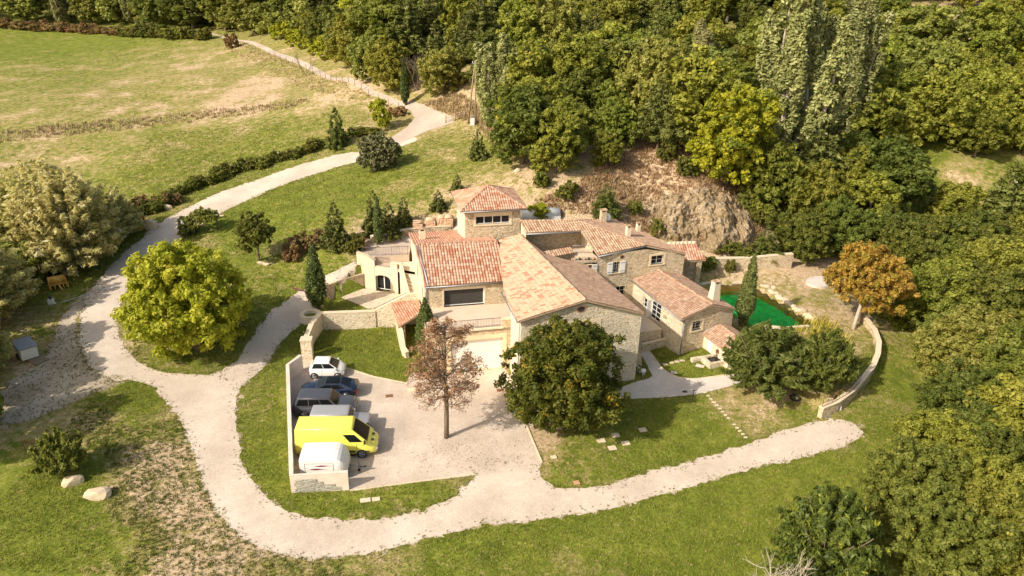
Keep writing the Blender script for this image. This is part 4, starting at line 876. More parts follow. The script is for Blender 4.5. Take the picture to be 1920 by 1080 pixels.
# ------------------------------------------------------------------ 9. free-standing walls
thick_wall('courtyard_wall', [(-18.35, 64.35), (-14.8, 64.8), (-13.3, 65.05)], 0, [1.78, 1.8, 1.8], .42, 'tall stone wall along the back of the small courtyard lawn', 'wall', material=M['stone_pale'])
thick_wall('courtyard_wall', [(-18.5, 64.55), (-18.75, 62), (-18.65, 59.6)], 0, [1.8, 1.85, 1.7], .42, 'curving stone wall on the left of the courtyard lawn, ending in a square pier', 'wall', material=M['stone_pale'])
c_ = G(576, 676, 0); pier = empty('stone_pier', (c_[0], c_[1]+.3, 0), 'square stone gate pier at the end of the courtyard wall, near the white car', 'pier'); mb = MB(); mb.box((c_[0], c_[1]+.35, 0), (.95, .75, 2.0), M['stone_pale'], .1); mb.build('pier_body', pier); mb = MB(); mb.box((c_[0], c_[1]+.35, 2.002), (1.05, .85, .1), M['cap'], .1); mb.build('coping', pier)
c_ = G(582, 604, .3); ring = [(c_[0]+.85*math.cos(t), c_[1]+.3+.85*math.sin(t)) for t in np.linspace(0, 2*math.pi, 21)[:-1]]
pw = thick_wall('round_planter', ring, .2, 1.05, .35, 'round stone planter ring where the two courtyard walls meet', 'planter', closed=True, material=M['concrete'], cap=.07)
mb = MB(); mb.prism([(c_[0]+.68*math.cos(t), c_[1]+.3+.68*math.sin(t)) for t in np.linspace(0, 2*math.pi, 21)[:-1]], .2, .8, M['grass']); mb.build('planting', pw)
l0, l1 = G(613, 560, .4)[:2], a0
thick_wall('retaining_wall', [l0, ((l0[0]+l1[0])/2-.1, (l0[1]+l1[1])/2+.1), l1], .1, [1.95, 2.05, 2.1], .4, 'stone retaining wall between the rising driveway and the small patio', 'wall', material=M['stone'])
mb = MB(); mb.box((l0[0]-.15, l0[1]-.2, 0), (.5, .5, 2.15), M['plaster_pale'], .4); mb.box((l0[0]-.15, l0[1]-.2, 2.152), (.58, .58, .07), M['cap'], .4); tag(mb.build('gate_pier'), 'pale rendered pier at the lower end of the patio retaining wall beside the left cypress', 'pier')
# retaining wall behind upper court
U = [P(696, 455)[:2], P(730, 447)[:2], P(770, 440)[:2], P(810, 433)[:2], P(846, 428)[:2]]
thick_wall('hillside_wall', U, [3.4]*5, [4.95, 5.1, 5.2, 5.3, 5.4], .45, 'long dark stone retaining wall under the firewood stacks behind the upper court', 'wall', material=M['stone_dark'])
# rear garden wall on the right
U = [G(1316, 505, 2.2)[:2], G(1345, 503, 2.2)[:2], G(1400, 502, 2.2)[:2], G(1482, 497, 2.2)[:2]]
thick_wall('garden_wall', U, 1.2, [3.4, 3.4, 3.4, 3.6], .45, 'long pale stone wall at the foot of the cliff behind the pond', 'wall', material=M['stone'])
# curved wall round the garden
cw = [(1540,769),(1570,757),(1600,735),(1620,712),(1637,690),(1646,668),(1648,645),(1640,622),(1626,604),(1610,592)]
cz = [.95, .98, 1.02, 1.1, 1.2, 1.3, 1.45, 1.5, 1.55, 1.6]; cl = [G(x, y-4, z)[:2] for (x, y), z in zip(cw, cz)]
thick_wall('curved_garden_wall', cl, [-.6]*10, cz, .42, 'long curved dry stone wall sweeping round the right side of the garden', 'wall', material=M['stone'], cap=.1)
gl = [G(1502, 731, .15)[:2], G(1541, 768, .0)[:2]]
mb = MB(); e0, e1 = gl; d4 = unit(e0, e1); n4 = (-d4[1], d4[0]); mb.prism([off(e0, n4, 1.6), off(e0, n4, .0), e1, off(e1, n4, .9)], -.4, [1.0, .9, .95, .95], M['plaster']); tag(mb.build('rendered_ramp'), 'plain beige rendered block at the corner where the curved wall begins', 'wall end')
# terrace between the houses with two planted tiers
tc_ = [G(1196, 624, 1.9)[:2], G(1241, 617, 1.9)[:2], (12.35, 67.6), (9.0, 66.6), (10.9, 60.0)]
mb = MB(); mb.prism(tc_, 0, 1.9, M['stone'], M['paving']); tag(mb.build('raised_terrace'), 'raised paved terrace between the barn and the cottage', 'terrace')
ra, rb2 = G(1203, 645, .9)[:2], G(1250, 634, .9)[:2]
thick_wall('planter_wall', [ra, rb2], 0, .85, .3, 'low stone planter wall below the raised terrace, next to the cottage', 'wall', material=M['stone'])
mb = MB(); mb.prism([off(ra, (0, 1), .15), off(rb2, (0, 1), .15), off(tc_[1], (0, -1), .02), off(tc_[0], (0, -1), .02)], 0, .62, M['grass']); tag(mb.build('planted_bed'), 'narrow green bed between the planter wall and the raised terrace', 'flower bed')
mb = MB(); sp0 = G(1201, 636, 1.0)
for i in range(6): mb.prism([(11.15-.22*0, 58.6+.28*i), (12.0, 58.8+.28*i), (12.0, 59.1+.28*i), (11.15, 58.9+.28*i)], 0, .3*(i+1), M['stone'])
tag(mb.build('garden_steps'), 'narrow stone steps squeezed beside the barn corner up to the raised terrace', 'steps')

# concrete yard wall round the parked cars
cwl = [G(655, 917, 0)[:2], G(545, 926, 0)[:2], G(539, 684, 1.5)[:2], G(564, 666, 1.5)[:2]]
cwl[1] = (cwl[1][0]+.15, cwl[1][1]+.15)
thick_wall('concrete_yard_wall', cwl, -.1, [1.5, 1.5, 1.5, 1.5], .26, 'long bare concrete wall enclosing the row of parked vehicles on the left and front', 'wall', material=M['concrete'], cap=.04, capm=M['concrete'])
# patchy exposed blocks on the outer face of the front leg
blk = MB(); wo = Wall(cwl[1], cwl[0]); M['block'] = stone_mat('exposed_concrete_blocks', [(.38, .36, .30), (.46, .43, .36), (.42, .39, .31)], (.44, .41, .34), .01, 2.0, 5.0)
for i in range(4):
    z = .12+i*.26; x0 = .15+.1*(i % 2); x1 = 3.3-.62*i+.2*(i % 2); wo.plate(blk, x0, x1, z, z+.25, .125, .137, M['block'])
cy = [o for o in bpy.data.objects if o.name.startswith('concrete_yard_wall')][0]; blk.build('exposed_blocks', cy)
# ------------------------------------------------------------------ foliage
def leafcloud(rn, centers, radii, n, leaf, up=.25, flat=1., elong=1.6, jit=.35, shell=(.35, 1.12), tint0=None, normal_up=.35, sub=None):
    """n leaf quads over the shells of many clumps"""
    c = np.asarray(centers, float); r = np.asarray(radii, float); p = r**2/np.sum(r**2); k = rn.choice(len(c), n, p=p)
    d = rn.normal(size=(n, 3)); d[:, 2] += up; d /= np.linalg.norm(d, axis=1, keepdims=True)
    rad = r[k]*rn.uniform(shell[0], shell[1], n); pos = c[k]+d*rad[:, None]*np.array((1, 1, flat))
    nm = d+rn.normal(size=(n, 3))*.55; nm[:, 2] += normal_up; nm /= np.linalg.norm(nm, axis=1, keepdims=True)
    t = np.cross(nm, rn.normal(size=(n, 3))); t /= np.linalg.norm(t, axis=1, keepdims=True); b = np.cross(nm, t)
    s = leaf*rn.uniform(.6, 1.35, n)[:, None]; t *= s*elong*.5; b *= s*.5
    V = np.stack([pos-t, pos-b*.9+t*.1, pos+t, pos+b*.9+t*.1], 1).reshape(-1, 3); F = np.arange(n*4).reshape(n, 4)
    cl = tint0 if tint0 is not None else rn.uniform(0, 1, len(c)); ti = np.clip(cl[k]*.55+rn.uniform(0, 1, n)*.45, 0, 1)
    ac = np.clip(cl[k]*.0+rn.uniform(0, 1, len(c))[k]*.6+rn.uniform(0, 1, n)*.4, 0, 1)
    return V, F, np.repeat(ti, 4), np.repeat(ac, 4)
def two_level(rn, big, rbig, per, fr, flat=.8, updir=.2):
    c = []; r = []
    for (x, y, z), R in zip(big, rbig):
        d = rn.normal(size=(per, 3)); d[:, 2] += updir; d /= np.linalg.norm(d, axis=1, keepdims=True)
        for q in d*R*rn.uniform(.62, 1.0, per)[:, None]: c.append((x+q[0], y+q[1], z+q[2]*flat)); r.append(R*fr*rn.uniform(.7, 1.3))
    return np.array(c), np.array(r)
def branch(mb, rn, a, d, L, r, m, depth, spread=.6, seg=3, tips=None, up=.1):
    p = Vector(a); v = Vector(d).normalized()
    for i in range(seg):
        q = p+v*L/seg; mb.tube(p, q, r*(1-i/seg*.45), m, r*(1-(i+1)/seg*.45), 5 if depth else 7, caps=False); p = q
        v = (v+Vector(rn.normal(size=3))*.13+Vector((0, 0, up))).normalized()
        if depth > 0 and i >= seg-2:
            for _ in range(2):
                w_ = (v+Vector(rn.normal(size=3))*spread).normalized(); branch(mb, rn, p, w_, L*.62, r*.5, m, depth-1, spread, seg, tips, up)
    if tips is not None and depth == 0: tips.append(tuple(p))
KIND = {}
def reg(name, crown, trunk, leafm, barkm): 
    V, F, ti, ac = crown; KIND[name] = (npmesh(name+'_crown', V, F, [leafm], 4, tint={'tint': ti, 'acc': ac}), trunk)
def trunk_mesh(name, f, m):
    mb = MB(); f(mb); me = bpy.data.meshes.new(name+'_trunk'); me.from_pydata(mb.v, [], mb.f)
    for q in mb.mats: me.materials.append(q)
    me.polygons.foreach_set('use_smooth', [True]*len(me.polygons)); me.update(); return me
def simple_trunk(name, rn, H, r, limbs, m, R=3., lean=0.):
    def f(mb):
        pts = [(lean*t*t*H*.3+rn.normal()*.06*H*.1, rn.normal()*.05*H*.1, t*H) for t in np.linspace(-.03, .78, 6)]
        mb.path(pts, [r*(1-.75*t) for t in np.linspace(0, 1, 6)], m, 8)
        for k in range(limbs):
            t = rn.uniform(.25, .7); a = rn.uniform(0, 6.28); i = int(t*5); p = pts[min(i+1, 5)]
            branch(mb, rn, p, (math.cos(a), math.sin(a), .5), R*.42, r*.35, m, 1, .5, 3)
    return trunk_mesh(name, f, m)
L = {}
L['oak'] = leaf_mat('oak_leaves', [(.12, .138, .018), (.225, .238, .034), (.35, .345, .065)], (.42, .37, .05), .93)
L['oakdark'] = leaf_mat('dark_oak_leaves', [(.075, .094, .016), (.145, .165, .028), (.24, .25, .052)], (.34, .30, .05), .94)
L['olive'] = leaf_mat('olive_oak_leaves', [(.13, .148, .028), (.24, .255, .05), (.36, .36, .10)], (.44, .40, .08), .9)
L['pine'] = leaf_mat('pine_needles', [(.055, .064, .014), (.105, .116, .024), (.175, .178, .045)], None, trans=.15, jit=.006)
L['yellow'] = leaf_mat('yellow_green_leaves', [(.19, .215, .016), (.35, .375, .028), (.51, .50, .06)], (.50, .42, .05), .88, vmin=.98, vmax=1.02, jit=.004)
L['gold'] = leaf_mat('golden_leaves', [(.18, .195, .015), (.35, .35, .025), (.50, .46, .035)], (.16, .20, .03), .72, vmin=.98, vmax=1.02, jit=.004)
L['orange'] = leaf_mat('orange_autumn_leaves', [(.22, .13, .025), (.40, .25, .045), (.52, .35, .075)], (.26, .25, .03), .78, vmin=.95, vmax=1.0, jit=.004)
L['silver'] = leaf_mat('silver_poplar_leaves', [(.13, .135, .04), (.25, .25, .085), (.40, .38, .17)], (.20, .20, .06), .9, trans=.2)
L['willow'] = leaf_mat('pale_willow_leaves', [(.27, .24, .075), (.47, .43, .155), (.64, .59, .30)], (.66, .62, .42), .86, vmin=.98, vmax=1.08, jit=.006)
L['holm'] = leaf_mat('holm_oak_leaves', [(.050, .055, .020), (.100, .102, .040), (.175, .170, .080)], None, trans=.1)
L['cypress'] = leaf_mat('cypress_foliage', [(.038, .056, .014), (.075, .100, .022), (.130, .155, .040)], None, trans=.1, jit=.004)
L['bigoak'] = leaf_mat('deep_green_leaves', [(.050, .070, .010), (.110, .128, .018), (.20, .195, .030)], (.48, .33, .04), .88, vmin=.9, vmax=.92, jit=.004)
L['brown'] = leaf_mat('dead_pine_needles', [(.17, .085, .04), (.29, .155, .075), (.40, .25, .14)], (.46, .35, .22), .85, vmin=.9, vmax=.92, jit=.002, trans=.2)
L['shrub'] = leaf_mat('feathery_shrub_leaves', [(.065, .085, .018), (.130, .155, .032), (.225, .235, .060)], None, vmin=.95, vmax=1.05, jit=.006)
L['yew'] = leaf_mat('upright_yew_foliage', [(.035, .052, .010), (.080, .105, .016), (.16, .185, .028)], (.26, .26, .03), .9, trans=.2, vmin=.9, vmax=.95, jit=.006)
L['bush'] = leaf_mat('scrub_leaves', [(.085, .095, .018), (.16, .17, .03), (.26, .25, .05)], (.40, .32, .04), .85)
L['red'] = leaf_mat('russet_scrub_leaves', [(.15, .085, .04), (.27, .165, .075), (.38, .26, .12)], (.20, .20, .04), .7)
def broad(name, seed, H, R, nl, per, n, leaf, lm, bm='bark', zc=.62, vert=.40, fr=.34, top=1., trunk=True, rb=.42, squash=.85, base=.12):
    per = int(per*2.0); fr *= .66; rb *= 1.12
    rn = np.random.default_rng(seed); big = []; rb_ = []
    for i in range(nl):
        ph = i*2.39996+rn.uniform(-.4, .4); u = (i+.5)/nl; el = math.asin(1-(1.85 if base < .1 else 1.5)*u); q = rn.uniform(.5, .72); vert_ = vert*(1.22 if base < .1 else 1)
        big.append((math.cos(ph)*math.cos(el)*R*q, math.sin(ph)*math.cos(el)*R*q, H*zc+math.sin(el)*H*vert_*q*1.25)); rb_.append(R*rb*rn.uniform(.7, 1.2))
    c, r = two_level(rn, big, rb_, per, fr, squash); ok = c[:, 2] > H*base; c, r = c[ok], r[ok]; c[:, 2] *= H/ max((c[:, 2]+r*.8).max(), .1) if top else 1
    tr = simple_trunk(name, rn, H*.85, H*.028, 5, M[bm], R); reg(name, leafcloud(rn, c, r, n, leaf), tr, L[lm], M[bm])
for i in range(4): broad('oak%d' % i, 10+i, 9.5, 3.8, [15, 12, 18, 14][i], 14, 19000, .26, 'oak', zc=.5, base=.04)
for i in range(2): broad('oakdark%d' % i, 20+i, 9, 3.8, 15, 14, 18000, .255, 'oakdark', zc=.5, base=.04)
for i in range(2): broad('olive%d' % i, 30+i, 9, 3.6, 14, 14, 18000, .26, 'olive', zc=.5, base=.04)
broad('bushy', 40, 3, 2.0, 9, 9, 3500, .24, 'bush', zc=.42, base=.0); broad('redbush', 41, 2, 1.6, 8, 9, 2600, .22, 'red', zc=.42, base=0)
broad('maple', 50, 9.6, 5.2, 30, 16, 60000, .20, 'yellow', zc=.50, vert=.44, fr=.3, rb=.38, base=.03)
broad('gold', 51, 11.5, 5.2, 22, 14, 30000, .28, 'gold', zc=.54, vert=.42, fr=.3, rb=.36, base=.09)
broad('orange', 52, 9.6, 5.0, 24, 14, 42000, .21, 'orange', zc=.60, vert=.40, fr=.28, rb=.34, base=.2)
broad('bigoak', 53, 10.4, 5.0, 30, 16, 62000, .175, 'bigoak', zc=.50, vert=.46, fr=.30, rb=.36, base=.03)
broad('holm', 54, 5.2, 3.1, 16, 14, 14000, .20, 'holm', zc=.5, vert=.46, base=.02, fr=.3)
broad('smalloak', 55, 5.6, 2.4, 12, 10, 8000, .2, 'oakdark', zc=.58, base=.16); broad('limetree', 56, 4.2, 1.7, 10, 10, 5500, .2, 'yellow', zc=.5, base=.05)
broad('figtree', 57, 3.4, 2.2, 11, 9, 4500, .2, 'olive', zc=.72, vert=.22, base=.4)
if 0: broad('willow', 58, 9.5, 4.6, 30, 22, 60000, .17, 'willow', 'bark_pale', zc=.52, vert=.44, fr=.32, base=.04)
pass
broad('bankbush', 59, 7.0, 4.2, 20, 14, 22000, .25, 'bush', zc=.46, vert=.46, base=0.)
broad('nearoak', 60, 9.5, 4.8, 26, 15, 52000, .19, 'oakdark', zc=.5, vert=.46, fr=.28, base=.02); broad('nearoak2', 61, 9, 4.9, 26, 15, 52000, .19, 'oak', zc=.5, vert=.46, fr=.28, base=.02); broad('nearolive', 62, 8.5, 4.6, 26, 15, 50000, .19, 'olive', zc=.48, vert=.46, fr=.28, base=.0)
def conifer(name, seed, H, R, whorls, n, leaf, lm, shape=1., low=.12, droop=-.05, bm='bark'):
    rn = np.random.default_rng(seed); c = []; r = []
    for i in range(whorls):
        t = i/(whorls-1); z = H*(low+(1-low)*t); rr = R*(1-t)**shape*rn.uniform(.8, 1.15)+.12; k = max(3, int(3+6*(1-t))); a0 = rn.uniform(0, 6.28)
        for j in range(k):
            a = a0+6.283*j/k+rn.uniform(-.3, .3); L_ = rr*rn.uniform(.75, 1.15); m = max(1, int(L_/.45))
            for q in range(m):
                s = (q+1)/m; c.append((math.cos(a)*L_*s, math.sin(a)*L_*s, z+droop*L_*s+.12*L_*s*s+rn.normal()*.05)); r.append((.20+.16*R*(1-t)*(1.1-.5*s)))
    V = leafcloud(rn, np.array(c), np.array(r), n, leaf, elong=2.6, flat=.75, shell=(.3, 1.1))
    reg(name, V, trunk_mesh(name, lambda mb: mb.path([(0, 0, z) for z in np.linspace(-.2, H*.92, 5)], [H*.022*(1-.85*t) for t in np.linspace(0, 1, 5)], M[bm], 7), M[bm]), L[lm], M[bm])
conifer('pine0', 70, 11, 2.9, 16, 15000, .22, 'pine', .85); conifer('pine1', 71, 11.5, 2.6, 15, 14000, .22, 'pine', .7, .2); conifer('pine2', 72, 10, 3.2, 14, 15000, .22, 'pine', .55, .2)
conifer('youngpine', 73, 5.4, 1.7, 14, 9000, .15, 'pine', .7, .04); conifer('youngfir', 74, 4.2, 1.3, 12, 6500, .14, 'shrub', .7, .03); conifer('spruce', 75, 7.5, 3.2, 13, 10000, .2, 'shrub', .8, .05, -.12)
L['cyplight'] = leaf_mat('light_cypress_foliage', [(.07, .085, .02), (.135, .155, .04), (.22, .235, .07)], None, trans=.1, jit=.004)
def cypress(name, seed, H, R, n=9000, leaf=.13, lm='cypress'):
    rn = np.random.default_rng(seed); c = []; r = []
    for i in range(200):
        t = rn.uniform(0, 1)**.9; z = H*(.04+.95*t); rr = R*min(1, t*3+.3)*(1-t*t)**.95; a = rn.uniform(0, 6.28); c.append((math.cos(a)*rr*.72, math.sin(a)*rr*.72, z)); r.append(.10+rr*.32)
    reg(name, leafcloud(rn, np.array(c), np.array(r), n, leaf, up=.9, flat=1.7, elong=3.0, normal_up=-.1), trunk_mesh(name, lambda mb: mb.path([(0, 0, -.1), (0, 0, H*.5), (0, 0, H*.9)], [.14, .1, .02], M['bark'], 6), M['bark']), L[lm], M['bark'])
cypress('cyp0', 80, 8, 1.05, 12000); cypress('cyp1', 81, 8, 1.25, 13000); cypress('cyp2', 82, 8, .85, 10000); cypress('cyp3', 83, 8, .8, 16000, .11, 'cyplight')
def poplar(name, seed, H, n):
    rn = np.random.default_rng(seed); c = []; r = []; stems = [(rn.uniform(-2.2, 2.2), rn.uniform(-2.0, 2.0), rn.uniform(-.12, .16), rn.uniform(-.1, .1), rn.uniform(.75, 1)) for _ in range(7)]
    for (x, y, lx, ly, h) in stems:
        for i in range(120):
            t = rn.uniform(.10, 1); rr = 1.25*math.sin(min(1, t*1.6+.15)*math.pi*.5)*(1.05-t)**.5; a = rn.uniform(0, 6.28); z = H*h*t
            c.append((x+lx*z+math.cos(a)*rr, y+ly*z+math.sin(a)*rr, z)); r.append(rn.uniform(.18, .5))
    def f(mb):
        for (x, y, lx, ly, h) in stems: mb.path([(x*.3, y*.3, -.2), (x+lx*H*h*.4, y+ly*H*h*.4, H*h*.4), (x+lx*H*h*.95, y+ly*H*h*.95, H*h*.95)], [.3, .2, .04], M['bark_pale'], 6)
    reg(name, leafcloud(rn, np.array(c), np.array(r), n, .21, up=.8, flat=1.6, elong=2.0, shell=(.2, 1.15)), trunk_mesh(name, f, M['bark']), L['silver'], M['bark'])
poplar('poplar0', 90, 19, 60000); poplar('poplar1', 91, 17, 50000)
# big feathery shrub: many arching sprays
def spray(name, seed, R, H, ns, n, leaf, lm, upright=.5, elong=3.2, rr=.34, low=.1):
    rn = np.random.default_rng(seed); c = []; r = []
    for i in range(ns):
        a = rn.uniform(0, 6.28); el = math.asin(rn.uniform(low, 1)); L_ = rn.uniform(.72, 1.02)
        for s in np.linspace(.45, 1, 7):
            c.append((math.cos(a)*math.cos(el)*R*L_*s, math.sin(a)*math.cos(el)*R*L_*s, H*.12+math.sin(el)*H*.85*L_*s**(1-upright*.4))); r.append(rr*(1.25-s*.75))
    def f(mb):
        for i in range(9): a = i*.7; mb.path([(0, 0, -.1), (math.cos(a)*R*.3, math.sin(a)*R*.3, H*.4), (math.cos(a)*R*.6, math.sin(a)*R*.6, H*.7)], [.12, .07, .03], M['bark'], 5)
    reg(name, leafcloud(rn, np.array(c), np.array(r), n, leaf, elong=elong, shell=(.2, 1.1), up=.5), trunk_mesh(name, f, M['bark']), L[lm], M['bark'])
spray('willow', 104, 4.4, 9.5, 330, 70000, .17, 'willow', .8, 3.0, .5, .0); spray('feather', 100, 3.9, 6.2, 190, 34000, .17, 'shrub'); spray('olivebush', 101, 3.4, 4.4, 200, 34000, .13, 'oakdark', rr=.42); spray('yew', 102, 4.4, 6.2, 210, 40000, .17, 'yew', .9, 2.6, .42, .0); spray('palmshrub', 103, 2.2, 3.4, 60, 9000, .16, 'oakdark', .3, 3.4, .24, .2)
cnt = {}
def tree(kind, at, H, name, label, cat, group=None, sx=1., rz=None, wide=None, lean=0., snap=True):
    """place a tree of a kind: trunk and crown under one empty standing on the ground"""
    cm, tm = KIND[kind]; base = max(v.co.z for v in cm.vertices) if kind not in cnt else cnt[kind]; cnt[kind] = base
    x, y = at[:2]; z = float(zt(x, y)) if len(at) < 3 else at[2]; s = H/base
    e = empty(name, (x, y, z-.03), label, cat, group); rn = random.Random(int(x*91+y*37)); e.rotation_euler = (lean, 0, rn.uniform(0, 6.28) if rz is None else rz)
    e.scale = (s*sx, s*sx, s)
    for nm, me in (('trunk', tm), ('crown', cm)):
        o = bpy.data.objects.new(nm, me); COL.objects.link(o); o.parent = e
    return e
def TP(px, py): return P(px, py)[:2]
def hz(px_top, at):
    """height of a thing standing at ground point whose top is seen at image row px_top"""
    x, y = at[:2]; z0 = float(zt(x, y)); a, b = z0, z0+40
    for _ in range(40):
        m = (a+b)/2
        if proj(x, y, m)[1] > px_top: a = m
        else: b = m
    return m-z0
def T(kind, px, py, top, name, label, cat='tree', wpx=None, group=None, **k):
    at = TP(px, py); H = hz(top, at); 
    if wpx:
        cm = KIND[kind][0]; co = np.empty(len(cm.vertices)*3, np.float32); cm.vertices.foreach_get('co', co); co = co.reshape(-1, 3); w0 = (np.ptp(np.percentile(co[:, 0], (.2, 99.8)))+np.ptp(np.percentile(co[:, 1], (.2, 99.8))))/2*1.03; h0 = co[:, 2].max()
        sc = proj(*at, float(zt(*at))+H*.45)[2]; k['sx'] = wpx/sc/(w0*H/h0)
    return tree(kind, at, H, name, label, cat, group, **k)
T('maple', 370, 655, 450, 'maple_tree', 'large bright yellow-green tree in the bend between the two gravel roads', wpx=238)
T('bigoak', 1052, 800, 592, 'oak_tree', 'big round dark green tree with yellowing leaves in front of the barn gable', wpx=225)
T('gold', 1360, 345, 158, 'ash_tree', 'tall golden yellow tree above the rocky slope', wpx=165)
T('orange', 1612, 604, 455, 'maple_tree', 'orange autumn tree at the top end of the curved garden wall', wpx=150)
T('poplar0', 1462, 330, -40, 'poplar_tree', 'very tall silvery poplar clump rising out of the wooded slope behind the golden tree', wpx=150)
T('poplar1', 1545, 290, -20, 'poplar_tree', 'second silvery poplar just right of the tallest poplar clump', wpx=110)
T('holm', 710, 318, 246, 'holm_oak', 'dark rounded holm oak standing alone on the lawn beside the concrete road', wpx=84)
T('cyp0', 596, 580, 453, 'cypress_tree', 'slim dark cypress standing at the corner of the courtyard walls', wpx=38)
T('cyp1', 800, 672, 556, 'cypress_tree', 'dark green cypress in front of the garage wing beside the dead pine', wpx=42)
T('cyp3', 1392, 612, 473, 'cypress_tree', 'tall green cypress between the cottage and the pond', wpx=34)
T('cyp2', 760, 198, 105, 'cypress_tree', 'narrow far cypress on the verge where the concrete lane meets the drive', wpx=17)
T('cyp2', 711, 459, 367, 'cypress_tree', 'thin cypress in front of the pines beside the upper court', wpx=19)
T('youngpine', 896, 299, 240, 'young_conifer', 'small dense dark conifer alone on the upper lawn near the woods', wpx=40)
T('youngpine', 857, 361, 325, 'young_conifer', 'tiny conifer on the lawn just above the tower roof', wpx=30)
T('youngpine', 822, 393, 357, 'young_conifer', 'low dark rounded conifer left of the tower roof', wpx=38)
T('youngfir', 632, 276, 199, 'young_conifer', 'young light green conifer beside the hedge along the road', wpx=44)
T('limetree', 714, 243, 181, 'young_tree', 'small yellow-green tree on the verge between hedge and concrete apron', wpx=42)
T('youngpine', 630, 465, 377, 'young_conifer', 'broad young pine on the left edge of the scrub patch', wpx=62)
T('smalloak', 486, 488, 395, 'small_oak', 'open grey-green small oak on the mound behind the yellow tree', wpx=85)
T('youngpine', 703, 440, 355, 'young_conifer', 'tall leftmost pine of the close group near the upper court', wpx=52)
T('youngpine', 730, 445, 378, 'young_conifer', 'middle pine of the close group near the upper court', wpx=52)
T('youngpine', 757, 424, 368, 'young_conifer', 'rightmost pine of the close group near the upper court', wpx=40)
T('figtree', 388, 436, 388, 'fig_tree', 'small flat crowned tree with a bent trunk by the bend of the road', wpx=58)
T('bushy', 353, 438, 405, 'shrub', 'dark bush growing against the small flat crowned tree', 'shrub', wpx=42)
T('feather', 1432, 726, 612, 'feathery_shrub', 'huge feathery evergreen shrub beside the shed', 'shrub', wpx=168)
T('olivebush', 1532, 720, 616, 'olive_shrub', 'dark grey-green shrub merging into the huge feathery one', 'shrub', wpx=125)
T('yew', 1538, 1085, 918, 'yew_tree', 'dense upright yew at the bottom edge, tips turning yellow-green', wpx=200)
T('palmshrub', 124, 886, 800, 'young_tree', 'small spiky green tree standing over two boulders on the left lawn', wpx=90)
T('redbush', 435, 90, 60, 'russet_bush', 'small russet bush at the bend of the far lane', 'bush', wpx=30)
for (px, py, tp, wd, kd, lb) in ((140, 500, 312, 180, 'willow', 'pale yellow willow beside the drive, rightmost of the willows'), (60, 480, 325, 200, 'willow', 'broad pale willow at the left edge, behind the others'), (95, 440, 296, 170, 'willow', 'silvery tipped willow crown at the back of the willow clump'), (205, 452, 345, 120, 'willow', 'low pale willow next to the grey boulders by the road'), (35, 520, 440, 150, 'nearolive', 'green tree in front of the pale willows'), (-40, 600, 430, 200, 'willow', 'willow cut off by the left edge'), (-25, 690, 552, 95, 'willow', 'pale leafed willow drooping in from the left edge above the white box trailer'), (-30, 800, 660, 80, 'nearolive', 'shaded tree at the far left edge below the box trailer')):
    T(kd, px, py, tp, 'willow_tree' if kd == 'willow' else 'field_tree', lb, wpx=wd)
for ki_, (px, py, tp) in enumerate(((-130, 770, 560), (-95, 700, 520), (-170, 880, 640), (-120, 610, 430))):
    T('oak1', px, py, tp, 'field_tree', 'tree left of the frame shading the bare earth, '+('second', 'third', 'nearest', 'farthest')[ki_]+' from the camera', wpx=190)
# hillside woods
FOREST = [(-400,-90),(-400,38),(0,40),(140,50),(380,56),(450,58),(560,92),(640,128),(700,150),(745,180),(800,182),(850,178),(880,160),(900,185),(925,225),(950,300),(1000,318),(1080,338),(1135,345),(1165,300),(1230,285),(1300,275),(1390,345),(1420,400),(1450,440),(1485,478),(1530,495),(1600,500),(1700,545),(1740,600),(1730,680),(1770,770),(1760,860),(1690,930),(1650,1010),(1560,1120),(1500,1200),(2600,1300),(2600,-90)]
HOLES = [[(1590,280),(1660,275),(1760,300),(1920,310),(2010,330),(2010,440),(1830,455),(1710,430),(1640,400),(1600,350)], [(1640,10),(1700,8),(1870,30),(1880,62),(1880,120),(1700,125),(1640,70)], [(1290,280),(1340,240),(1440,280),(1440,340),(1400,365)]]
rn = random.Random(5); placed = [(o.location.x, o.location.y, 3.0) for o in bpy.data.objects if o.type == 'EMPTY' and o.get('category') == 'tree']; nf = 0; cand = []
for _ in range(26000):
    Y = 36+(330-36)*rn.random()**1.25; X = rn.uniform(-1.05, 1.0)*Y*.85; cand.append((Y, X))
cand.sort(); C_ = np.array(cand); CZ = zt(C_[:, 1], C_[:, 0]); CPX, CPY, CS = proj(C_[:, 1], C_[:, 0], CZ)
okm = inpoly(CPX, CPY, FOREST)
for h in HOLES: okm &= ~inpoly(CPX, CPY, h)
okm &= (CPX > -120) & (CPX < 2050) & (CPY < 1420)
order = list(np.nonzero(okm)[0]); rn.shuffle(order); order.sort(key=lambda i: C_[i, 0]//12)
LM = [('golden yellow tree', 1360, 250), ('tallest poplar', 1462, 120), ('rocky slope', 1280, 300), ('utility pole', 889, 160), ('far cypress', 760, 120), ('concrete lane', 600, 80), ('far left field edge', 150, 30), ('upper clearing', 1770, 60), ('small green clearing', 1680, 320), ('orange tree', 1620, 480), ('curved garden wall', 1700, 680), ('upright yew', 1600, 960), ('right picture edge', 1890, 700), ('farmhouse', 1080, 330), ('top picture edge', 1150, 40)]
def where(px, py, H, near):
    py = py-(150 if near else 60); d, nm, lx, ly = min((math.hypot(px-x, py-y), n, x, y) for n, x, y in LM); dx, dy = px-lx, py-ly
    if d < 45: return 'next to the '+nm
    return ('right of' if dx > 0 else 'left of')+' the '+nm if abs(dx) > abs(dy) else ('below' if dy > 0 else 'above')+' the '+nm
ORD = ['first', 'second', 'third', 'fourth', 'fifth', 'sixth', 'seventh', 'eighth', 'ninth', 'tenth', 'eleventh', 'twelfth', 'thirteenth', 'fourteenth', 'fifteenth', 'sixteenth', 'seventeenth', 'eighteenth', 'nineteenth', 'twentieth']
wood = []
